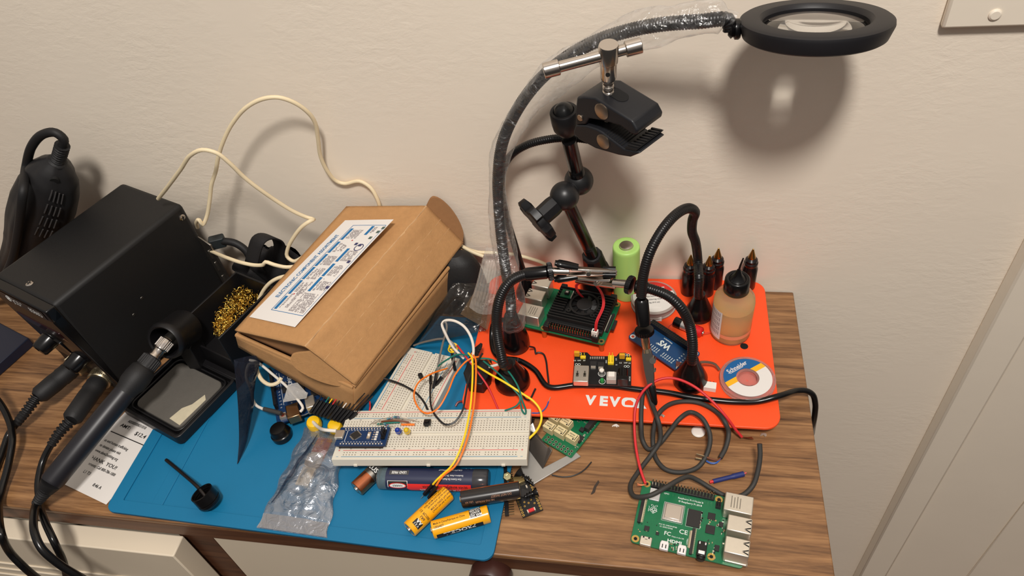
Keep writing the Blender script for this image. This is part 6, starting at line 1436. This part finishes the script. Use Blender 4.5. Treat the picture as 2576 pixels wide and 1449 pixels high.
# ---------- jumper wires and loose wires around the breadboards
def wire(label, pts, mt, r=.0008, ends=None, group=None, cat='wire', name='jumper_wire', emat=None):
    pts = [V3(p) for p in pts]; t = thing(name, label, cat, (min(p.x for p in pts)*.5+max(p.x for p in pts)*.5, sum(p.y for p in pts)/len(pts), min(p.z for p in pts)), group)
    m = MB(); m.tube(pts, r, 8, .002); part('insulation', m, mt, t)
    for e in (ends or []):
        a, b = (pts[0], pts[1]) if e[0] == 0 else (pts[-1], pts[-2]); d = (a-b).normalized()
        if e[1] == 'plug':
            m = MB(); x, y, _ = perp(d); m.M = axes(a, x, y, d); m.box(-.0012, .0012, -.0012, .0012, -.002, .0125); m.M = None; part('plug_housing', m, BLK, t, bevel=.0002)
            m = MB(); m.tube([a+d*.012, a+d*.0175], .0003, 6); part('pin', m, TIN, t)
        else:
            m = MB(); m.tube([a-d*.001, a+d*e[2]], r*.55, 6); part('bare_end', m, emat or TIN, t)
    return t
HB = .045
wire('orange jumper wire making a big loop over the two breadboards', ZZ([(1127, 926, .020), (1084, 941, .028), (1053, 962, .032), (1042, 987, .034), (1045, 1012, .036), (1059, 1033, .0345), (1076, 1040, .0355), (1101, 1028, .039), (1126, 987, .044), (1146, 941, .046), (1177, 906, .047), (1202, 898, .046), (1226, 905, .036), (1240, 925, .024)]), W_OR)
pair = [(1178, 888, .046), (1187, 900, .048), (1189, 925, .048), (1188, 966, .047), (1184, 1018, .044), (1178, 1055, .0415), (1169, 1096, .0395), (1153, 1142, .037), (1136, 1172, .033), (1113, 1194, .0265), (1099, 1207, .0235), (1086, 1222, .0175)]
wire('yellow wire of the twisted pair running down across the long breadboard', ZZ(pair), W_YE, .0009, [(1, 'plug')])
wire('orange wire of the pair running down across the long breadboard beside the yellow one', ZZ([(x+8.5, y+1, z-.0004) for x, y, z in pair[:-3]]+[(1117, 1195, .0265), (1106, 1208, .0235), (1095, 1226, .0175)]), W_OR, .0009, [(1, 'plug')])
wire('red jumper wire running from the tangle down onto the orange plate', ZZ([(1150, 869, .038), (1177, 904, .040), (1198, 931, .036), (1227, 972, .028), (1254, 1031, .0185)]), W_RE, .0009)
wire('teal jumper wire arching from the flat breadboard to the wire tangle', ZZ([(1094, 938, .0125), (1103, 921, .024), (1126, 904, .034), (1150, 892, .039), (1179, 894, .042)]), W_GR)
wire('teal wire looping from the tangle down to the end of the long breadboard', ZZ([(1200, 905, .043), (1212, 902, .044), (1235, 904, .044), (1270, 925, .043), (1302, 970, .040), (1314, 1008, .036), (1323, 1034, .027), (1321, 1042, .0235), (1314, 1034, .026), (1309, 1012, .032)]), W_GR)
wire('teal wire curving from the tangle under the yellow one and back to the breadboard', ZZ([(1216, 908, .040), (1260, 945, .038), (1291, 978, .035), (1309, 1003, .031), (1300, 1020, .027), (1270, 1033, .022)]), W_GR)
wire('yellow jumper wire sweeping round the breadboard end beside the relay board', ZZ([(1192, 916, .040), (1229, 939, .041), (1270, 962, .040), (1312, 989, .036), (1343, 1010, .033), (1359, 1032, .030), (1362, 1055, .027), (1351, 1082, .023), (1326, 1108, .019)]), W_YE, .0010)
wire('black jumper wire hanging in a deep loop over the long breadboard', ZZ([(1214, 889, .046), (1194, 920, .045), (1179, 956, .043), (1171, 997, .041), (1163, 1034, .039), (1142, 1063, .036), (1121, 1068, .0355), (1100, 1051, .036), (1086, 1028, .034), (1082, 987, .027), (1083, 962, .020)]), W_BK, .0009, [(1, 'plug')])
wire('black wire crossing the flat breadboard from under the cardboard box', ZZ([(965, 952, .020), (979, 956, .019), (1012, 968, .018), (1047, 989, .017), (1068, 1014, .0168), (1076, 1032, .0168)]), W_BK, .0010)
wire('white wire arching high beside the box into the tangle', ZZ([(1167, 902, .030), (1138, 871, .040), (1121, 840, .052), (1112, 815, .060), (1119, 807, .062), (1142, 807, .064), (1167, 821, .062), (1184, 846, .057), (1191, 873, .051), (1190, 897, .045), (1187, 912, .040)]), W_WH, .0013)
wire('grey wire dropping straight from the white arch onto the flat breadboard', ZZ([(1113, 815, .060), (1120, 809, .062), (1124, 822, .058), (1113, 867, .040), (1105, 904, .028), (1097, 945, .018)]), W_GY, .0010, [(1, 'plug')])
wire('grey wire bending through the tangle to the flat breadboard', ZZ([(1112, 812, .058), (1116, 835, .050), (1126, 852, .045), (1142, 867, .041), (1145, 888, .034), (1137, 915, .026), (1121, 937, .021), (1109, 952, .0165)]), W_GY, .0010, [(1, 'plug')])
wire('grey wire running from the wire tangle in under the box', ZZ([(1041, 869, .018), (1060, 862, .026), (1080, 857, .034), (1100, 853, .042), (1114, 852, .046)]), W_GY, .0009)
wire('short white wire stub beside the dark cone base of the clip arm', ZZ([(1231, 923, .036), (1250, 918, .040), (1271, 913, .043)]), W_WH, .0013)
wire('black plug and grey lead leaning into the flat breadboard', ZZ([(1134, 880, .030), (1137, 893, .026), (1139, 903, .022)]), W_BK, .0011, [(1, 'plug')])
# yellow and orange twist ends poking out of the tangle
c = Z(1140, 876, .034); m = MB(); pts = []
for i in range(40): a = i*.55; pts.append(c+V3((.0042*math.cos(a), .0022*math.sin(a*.7)+.001*math.sin(a), .0035*math.sin(a))))
m.tube(pts, .0007, 6, .001); solo('wire_twist', 'small curl of yellow wire at the heart of the wire tangle', 'wire', m, W_YE)
# three-legged part, diode, thin wires on the plate
c = Z(1058, 946, .0185); M_ = axes(c, (.8, -.5, -.2), (.5, .8, .1), (0.1, -.2, .97)); t = thing('transistor', 'small black three-legged part standing in the flat breadboard', 'transistor', Z(1064, 958, .0108))
m = MB(); m.M = rotz(c, -.5); m.prism([(.0023*math.cos(math.radians(a)), .0023*math.sin(math.radians(a))) for a in range(-60, 241, 20)], -.0022, .0024); part('body', m, BLK, t, bevel=.0003)
m = MB(); q = Z(1069, 962, .0109)
for i in (-1, 0, 1): m.tube([c+V3((i*.0012, 0, -.002)), q+V3((i*.002, 0, 0))], .00025, 5)
part('leg', m, TIN, t)
p0, p1, p2, p3 = Z(1303, 914, .040), Z(1318, 928, .032), Z(1319, 946, .022), Z(1316, 970, PZ+.0006); t = thing('diode', 'tiny black diode hanging on a thin bent wire beside the arm base', 'diode', p3)
m = MB(); d = (Z(1319, 953, .021)-Z(1318, 942, .0245)).normalized(); m.lathe(Z(1318, 940, .0245), d, [(0, .0009), (.0004, .0014), (.0050, .0014), (.0054, .0009)], 16); part('body', m, BLKG, t)
m = MB(); m.tube([p0, p1, Z(1318, 940, .0245)], .0003, 6); m.tube([Z(1319, 953, .021), p3], .0003, 6); part('wire_lead', m, TIN, t)
p0 = Z(1333, 872, PZ+.012)
wire('kinked thin black wire running across the orange plate from the lamp base', [p0]+ZZ([(1345, 876, PZ+.006), (1348, 890, PZ+.002), (1353, 887, PZ+.002), (1366, 890, PZ+.0015), (1373, 905, PZ+.0012), (1377, 935, PZ+.001), (1380, 962, PZ+.001), (1381, 978, PZ+.001)]), W_BK, .0009, name='thin_wire')
wire('thin black wire dropping from the clip arm base in a sharp hook on the plate', ZZ([(1303, 900, PZ+.010), (1301, 925, PZ+.004), (1311, 948, PZ+.001), (1314, 985, PZ+.001), (1322, 1004, PZ+.001), (1331, 1006, PZ+.001), (1347, 978, PZ+.001)]), W_BK, .0009, name='thin_wire')
wire('thin blue wire with a tinned tip lying on the plate front', ZZ([(1338, 1039, PZ+.0008), (1358, 1038, PZ+.0008), (1373, 1026, PZ+.001), (1380, 1010, PZ+.0015)]), W_BL, .0006, [(1, 'bare', .005)], name='thin_wire', emat=TIN)
# black moulded blocks on the plate corner and the dark bundle behind them
c = Z(1206, 955, PZ); MX = axes((c.x, c.y, PZ+.0002), V3((1, -.05, 0)).normalized(), V3((.05, 1, 0)).normalized(), (0, 0, 1)); m = MB().fr(MX); m.prism([(-.0110, .012), (.0105, .014), (.0125, -.004), (.0080, -.0155), (-.0060, -.0150), (-.0125, -.004)], 0, .014)
solo('plastic_block', 'black moulded plastic block with six-sided front standing on the plate corner', 'block', m, BLK, bevel=.001)
t = thing('connector_bundle', 'dark bundle of ribbed black connectors leaning out over the plate corner', 'connector', Z(1212, 900, PZ))
m = MB(); c = Z(1213, 876, .040); a0 = Z(1188, 896, .026); d = (c-a0).normalized(); x, y, _ = perp(d)
for i in range(7):
    o = x*(i-3)*.0026; m.M = axes(a0+o, x, y, d); m.box(-.00118, .00118, -.0012, .0012, -.004, .013+.0012*math.sin(i)); m.M = None
part('housing', m, mat('worn_black', (34, 30, 29), .5, var=.3, vscale=600), t, bevel=.0002)
wire('red and black wire end curling at the plate corner beside the mat', ZZ([(1146, 1022, .004), (1152, 1012, .0055), (1165, 1010, .006), (1176, 1020, .005)]), mat('maroon_wire', (110, 30, 30), .4), .001, name='thin_wire')
wire('thin brown wire standing between the box and the flat breadboard', ZZ([(930, 1010, .012), (931, 1022, .011), (929, 1036, .010)]), W_RE, .0008, name='thin_wire')
# ---------- charcoal cord, red lead and the bits lying in front of the plate
G1 = PZ+.0024; D1 = .0024
t = thing('charcoal_cable', 'stiff charcoal cord lying in loops over the plate edge with blue and brown stripped ends', 'cable', Z(1660, 1100, 0))
loopA = [(1812, 1152, .006), (1826, 1125, .0085), (1833, 1088, .014), (1824, 1062, G1+.003), (1801, 1035, G1+.001), (1760, 1014, G1), (1715, 1010, G1), (1681, 1019, G1+.002), (1655, 1044, .022), (1645, 1077, .014), (1643, 1116, .0045), (1650, 1153, D1), (1675, 1181, D1), (1715, 1188, D1), (1757, 1174, D1+.001), (1780, 1138, .009), (1786, 1095, .017), (1767, 1053, G1+.005), (1738, 1037, G1+.004), (1711, 1052, .024), (1686, 1083, .016), (1657, 1118, .0085), (1632, 1130, .004), (1617, 1108, .006), (1613, 1068, .0165), (1614, 1022, .022), (1619, 985, .026), (1624, 977, .0275), (1629, 984, .0275), (1641, 1019, .0255), (1654, 1053, .0270), (1661, 1082, .020), (1660, 1110, .0125), (1639, 1143, .0060), (1605, 1188, .0040), (1586, 1222, .0060), (1595, 1248, .0105), (1633, 1247, .0170), (1675, 1226, .0185), (1708, 1207, .0165), (1732, 1199, .0135), (1757, 1209, .0085), (1790, 1229, .0045), (1828, 1248, D1), (1865, 1247, D1), (1893, 1223, .0050), (1906, 1187, .0125), (1912, 1147, .0215), (1911, 1116, .0285)]
m = MB(); m.tube(ZZ(loopA), .0020, 12, .0022); part('sheath', m, CORD, t, smooth=60)
e = Z(1812, 1152, .006)
m = MB(); m.tube([e, Z(1806, 1158, .0065), Z(1790, 1155, .0075), Z(1775, 1149, .0080)], .0008, 8); part('brown_core', m, W_BN, t)
m = MB(); m.tube([e, Z(1803, 1164, .0060), Z(1788, 1165, .0055), Z(1775, 1158, .0055)], .0008, 8); part('blue_core', m, W_BL, t)
m = MB(); m.tube([Z(1775, 1149, .0080), Z(1752, 1142, .0085)], .0006, 6); m.tube([Z(1775, 1158, .0055), Z(1750, 1153, .006)], .0009, 6); part('tinned_end', m, mat('tinned_copper', (206, 190, 158), .3, 1), t)
t = thing('red_lead', 'red wire arching over the plate front to the bare green board', 'wire', Z(1620, 1150, 0))
m = MB(); m.tube(ZZ([(1624, 1217, .0075), (1613, 1187, .010), (1604, 1150, .0125), (1598, 1110, .016), (1596, 1060, .022), (1600, 1020, .028), (1618, 984, .037), (1648, 959, .043), (1676, 951, .045), (1706, 954, .044), (1749, 974, .039), (1794, 1012, .032), (1828, 1050, .024), (1850, 1080, .014), (1866, 1099, .006)]), .0012, 10); part('insulation', m, W_RE, t)
m = MB()
for k in range(5): m.tube([Z(1866, 1099, .006), Z(1880, 1100+k*.6, .004+.0004*k), Z(1892+k, 1099+k*1.6, .002+.0004*k)], .00022, 5)
for k in range(4): m.tube([Z(1626, 1219, .0072), Z(1612, 1219+k, .0072), Z(1603, 1216+k*2, .0075)], .00022, 5)
part('bare_strand', m, COPPER, t)
a, b = Z(1794, 1211, .0026), Z(1871, 1192, .0026); d = (b-a).normalized()
t = thing('heat_shrink_joint', 'short navy heat shrink sleeve with red wire ends lying above the bare green board', 'sleeve', (a+b)/2)
m = MB(); L = (b-a).length; m.tube([a, a.lerp(b, .3), a.lerp(b, .66), b], lambda l, LL: (.0023 if l/LL > .65 else .0019), 14, .0015, flat=1); part('sleeve', m, mat('navy_heat_shrink', (34, 46, 104), .5), t, bevel=0)
m = MB(); m.tube([a+d*.001, a-d*.0030], .0013, 8); part('wire_end', m, W_RE, t); m = MB(); m.tube([b-d*.001, b+d*.0022+V3((0, 0, .0008))], .0006, 8); part('wire_end', m, W_RE, t)
m = MB(); c = Z(1757, 1083, .0026); m.M = rotz((c.x, c.y, .0003), .3); m.lathe((0, 0, 0), (0, 0, 1), [(0, .0052), (.0008, .0060), (.0016, .0056), (.0020, .004)], 24); m.M = None
solo('white_plastic_foot', 'white rounded plastic piece peeking out from under the plate front edge', 'plastic part', m, WHITE, smooth=50)
rn = random.Random(9)
for i, (x, y, z, mt, lab) in enumerate(((1666, 1046, PZ, TIN, 'tiny grey solder scrap lying on the plate beside the charcoal cord'), (1549, 1070, 0, WHITE, 'tiny white crumb lying on bare wood in front of the plate'), (1920, 1092, 0, TIN, 'small wire clipping lying at the front corner of the plate'), (1672, 1074, 0, COPPER, 'curl of copper strands lying at the plate edge beside the charcoal cord'))):
    c = Z(x, y, z+.0006); m = MB()
    for k in range(3): q = c+V3((rn.uniform(-.001, .001), rn.uniform(-.001, .001), 0)); m.tube([q-V3((.0022, .0006*k, 0)), q+V3((.0004, .0005, .0004)), q+V3((.0022, -.0008*k, 0))], .0006 if i != 3 else .0002, 6)
    solo('solder_scrap' if i in (0, 2) else 'crumb' if i == 1 else 'copper_strands', lab, 'scrap', m, mt)
m = MB(); pts = []
for px, py in ((1505, 1208), (1508, 1213), (1500, 1226), (1497, 1238), (1491, 1243), (1486, 1244), (1490, 1236), (1494, 1224)): pts.append(Z(px, py, .0001))
m.prismw(pts, (0, 0, .0003)); solo('glue_smear', 'thin dark smear of dried glue on the bare wood near the green board', 'smear', m, mat('dark_smear', (56, 44, 36), .7))
# ---------- cream cables and black things behind the box
def cable(label, pts, r=.0019, mt=None):
    m = MB(); m.tube(pts, r, 10, .003, jit=lambda l, a: 1+.05*noise.noise(V3((a, l*60, 1)))); return solo('cream_cable', label, 'cable', m, mt or CREAM, smooth=60)
cable('cream cable rising in a low arch from behind the station, then curling down', YY([(398, 500, -.045), (425, 466, -.055), (455, 425, -.062), (480, 390, -.066), (510, 377, -.067), (545, 385, -.066), (575, 408, -.064), (612, 444, -.060), (650, 474, -.056), (690, 502, -.050), (735, 530, -.044), (770, 546, -.040), (789, 552, -.040), (780, 556, -.045), (760, 570, -.048), (738, 598, -.050), (724, 625, -.052), (722, 645, -.054), (738, 657, -.056), (765, 645, -.056), (800, 625, -.054)]))
cable('cream cable making the tallest loop against the wall and ending behind the box', YY([(497, 572, -.040), (494, 560, -.046), (501, 553, -.050), (510, 566, -.050), (520, 545, -.046), (528, 500, -.042), (532, 465, -.040), (543, 430, -.038), (548, 400, -.038), (560, 360, -.037), (585, 310, -.036), (620, 270, -.035), (660, 249, -.033), (700, 245, -.030), (740, 258, -.026), (775, 283, -.021), (793, 310, -.017), (800, 350, -.014), (806, 392, -.011), (822, 428, -.008), (845, 455, -.004), (866, 462, -.0028), (905, 456, -.0028), (932, 472, -.004), (948, 498, -.006), (955, 518, -.0060), (958, 532, -.0030)]))
cable('cream cable running low from the station corner across the black strap to the box', YY([(532, 632, -.040), (550, 640, -.052), (575, 650, -.066), (605, 660, -.074), (640, 667, -.078), (662, 666, -.080), (668, 659, -.080), (690, 666, -.080), (720, 672, -.078), (752, 668, -.076), (790, 655, -.074)]))
cable('cream cable arching up beside the wool box and vanishing under the cardboard', YY([(645, 790, -.095), (650, 760, -.090), (662, 732, -.086), (684, 708, -.084), (712, 696, -.082), (742, 694, -.080), (780, 700, -.078)]))
cable('cream cable leaving the box along the wall towards the jointed arm base', YY([(1120, 590, -.008), (1165, 621, -.010), (1200, 634, -.010), (1240, 636, -.008), (1290, 640, -.006), (1335, 651, -.006), (1372, 665, -.007), (1392, 682, -.010), (1396, 700, -.012)]))
cable('short cream cable end tucked under the other one at the dark pouch', YY([(1150, 612, -.012), (1185, 632, -.014), (1216, 645, -.016)]))
# black webbing straps in a heap
t = thing('webbing_strap', 'heap of black webbing straps with two folded loops between station and box', 'strap', Z(690, 720, 0))
STR = mat('black_webbing', (27, 25, 26), .8, bump=.4, bscale=1600)
def ribbon(pts, w, wd, name='strap_loop'):
    m = MB(); P = smoothpath(pts, .004); wd = V3(wd).normalized()*w/2
    m.grid(lambda u, v: P[min(len(P)-1, int(v*(len(P)-1)+.5))]+wd*(2*u-1), 2, len(P)-1); part(name, m, STR, t, solid=.0016, smooth=60)
ribbon(YY([(632, 664, -.060), (640, 630, -.056), (650, 604, -.052), (664, 595, -.046), (690, 598, -.036), (702, 612, -.030), (705, 640, -.026), (706, 690, -.022)]), .019, (.9, -.45, .05))
ribbon(YY([(652, 718, -.037), (628, 700, -.036), (604, 682, -.034), (614, 664, -.033), (640, 672, -.032), (672, 700, -.032), (700, 735, -.034)]), .017, (.75, .2, -.55))
ribbon(YY([(620, 690, -.038), (650, 714, -.038), (680, 738, -.038), (705, 758, -.040)]), .016, (.6, .3, .6))
m = MB()
def heap(u, v):
    a, b = u*2*math.pi, v; c = Z(728, 704, 0); rx, ry = .046*(1-b*.78), .040*(1-b*.8); n_ = noise.noise(V3((math.cos(a)*1.5, math.sin(a)*1.5, b*3)))
    q = V3((c.x+math.cos(a)*rx*(1+.3*n_), c.y+math.sin(a)*ry*(1+.3*n_), .0005+.052*math.sin(b*math.pi/2)*(1+.22*n_)))
    q.y = min(q.y, -.006); return q
m.grid(heap, 36, 14); part('strap_heap', m, STR, t, smooth=60)
m = MB(); m.tube(YY([(548, 608, -.026), (566, 607, -.026), (592, 612, -.026), (618, 630, -.028), (634, 660, -.032)]), .004, 12); m.box(0, 0, 0, 0, 0, 0) if 0 else None
solo('black_lead', 'thick black lead with a cable tie curving out behind the station corner', 'cable', m, RUB)
c = Y(552, 607, -.026); m = MB(); m.M = rotz(c, .4); m.rbox(-.010, .006, -.005, .005, -.006, .006, .002); m.M = None; solo('cable_clip', 'small dark clip holding the thick black lead behind the station corner', 'clip', m, mat('dark_teal_plastic', (40, 46, 48), .5), bevel=.0008)
# black pouch, static bags and the clear film between box and lamp stem
m = MB()
def pouch(u, v):
    a = u*2*math.pi; c = Z(1188, 706, 0); s_ = (math.cos(a), math.sin(a)); k = (1-v**3)**.5
    return V3((c.x-.004+.030*(abs(s_[0])**.7)*(1 if s_[0] > 0 else -1)*(.35+.65*k), min(-.005, -.030+.020*s_[1]*(.3+.7*k)), .001+.070*v))
m.grid(pouch, 32, 16); m.add([pouch(i/32, 1) for i in range(32)], [tuple(range(32))]); solo('black_pouch', 'rounded black pouch standing at the wall behind the box end', 'bag', m, mat('black_pouch_cloth', (30, 29, 29), .6, bump=.2, bscale=500), smooth=60)
DKF = film('dark_static_film', (70, 66, 62), .55, .16, .45, .7, 50)
c4b = [Z(1050, 868, .006), Z(1222, 832, PZ+.003), Z(1232, 712, .040), Z(1140, 712, .052)]
def dark(u, v, o=0):
    p = (c4b[0]*(1-u)+c4b[1]*u)*(1-v)+(c4b[3]*(1-u)+c4b[2]*u)*v; w = math.sin(math.pi*u)*math.sin(math.pi*v)
    q = p+V3((0, -.004, .010))*w+V3((0, 0, .006))*noise.noise(V3((u*4, v*5, 3)))*(.3+w)+V3((0, 0, o)); q.z = max(q.z, .004); return q
t = thing('static_bag', 'crumpled dark see-through static bag spilling out between the box and the lamp base', 'bag', Z(1140, 800, 0))
m = MB(); m.grid(dark, 36, 36); part('film', m, DKF, t, smooth=50)
m = MB(); m.M = None
q0, q1, q2 = [dark(*k)+V3((0, -.0012, .0025)) for k in ((.70, .18), (.88, .62), (.60, .24))]; Mx, L_, _ = frame(q0, q1, q2)
m.text('ATTENTION', .0052, Mx @ T(L_/2, 0, .001), 'CENTER', .01, 1.2); part('warning_print', m, PRINTD, t)
m = MB(); p = [Z(1158, 790, .040), Z(1226, 830, .034), Z(1252, 742, .058), Z(1196, 730, .060)]
m.grid(bil(p[0], p[1], p[3], p[2], .006, V3((0, -1, .5))), 10, 10); part('tan_flap', m, film('tan_film', (110, 92, 72), .6, .2, .1, .6, 60), t, 'tan see-through flap', smooth=50)
t = thing('clear_bag', 'clear ribbed plastic bag hanging behind the lamp stem beside the black pouch', 'bag', Z(1240, 790, PZ))
cl = [Y(1181, 773, -.082), Y(1222, 794, -.086), Y(1246, 720, -.072), Y(1246, 640, -.050), Y(1222, 622, -.048), Y(1208, 690, -.064)]
def clr(u, v):
    lft_ = [Y(1180, 772, -.083), Y(1198, 715, -.072), Y(1214, 650, -.056), Y(1224, 616, -.048)]; rgt_ = [Y(1238, 790, -.086), Y(1252, 730, -.078), Y(1262, 660, -.060), Y(1252, 616, -.048)]
    k = v*3; i = min(2, int(k)); f = k-i; a, b = lft_[i].lerp(lft_[i+1], f), rgt_[i].lerp(rgt_[i+1], f); return a.lerp(b, u)+V3((0, -.0022*abs(math.sin(u*22))*(1 if .15 < v < .7 else .2)-.004*math.sin(math.pi*u), 0))
m = MB(); m.grid(clr, 44, 30); part('film', m, film('ribbed_clear_film', (196, 190, 182), .30, .15, .1, .5, 90), t, smooth=50)
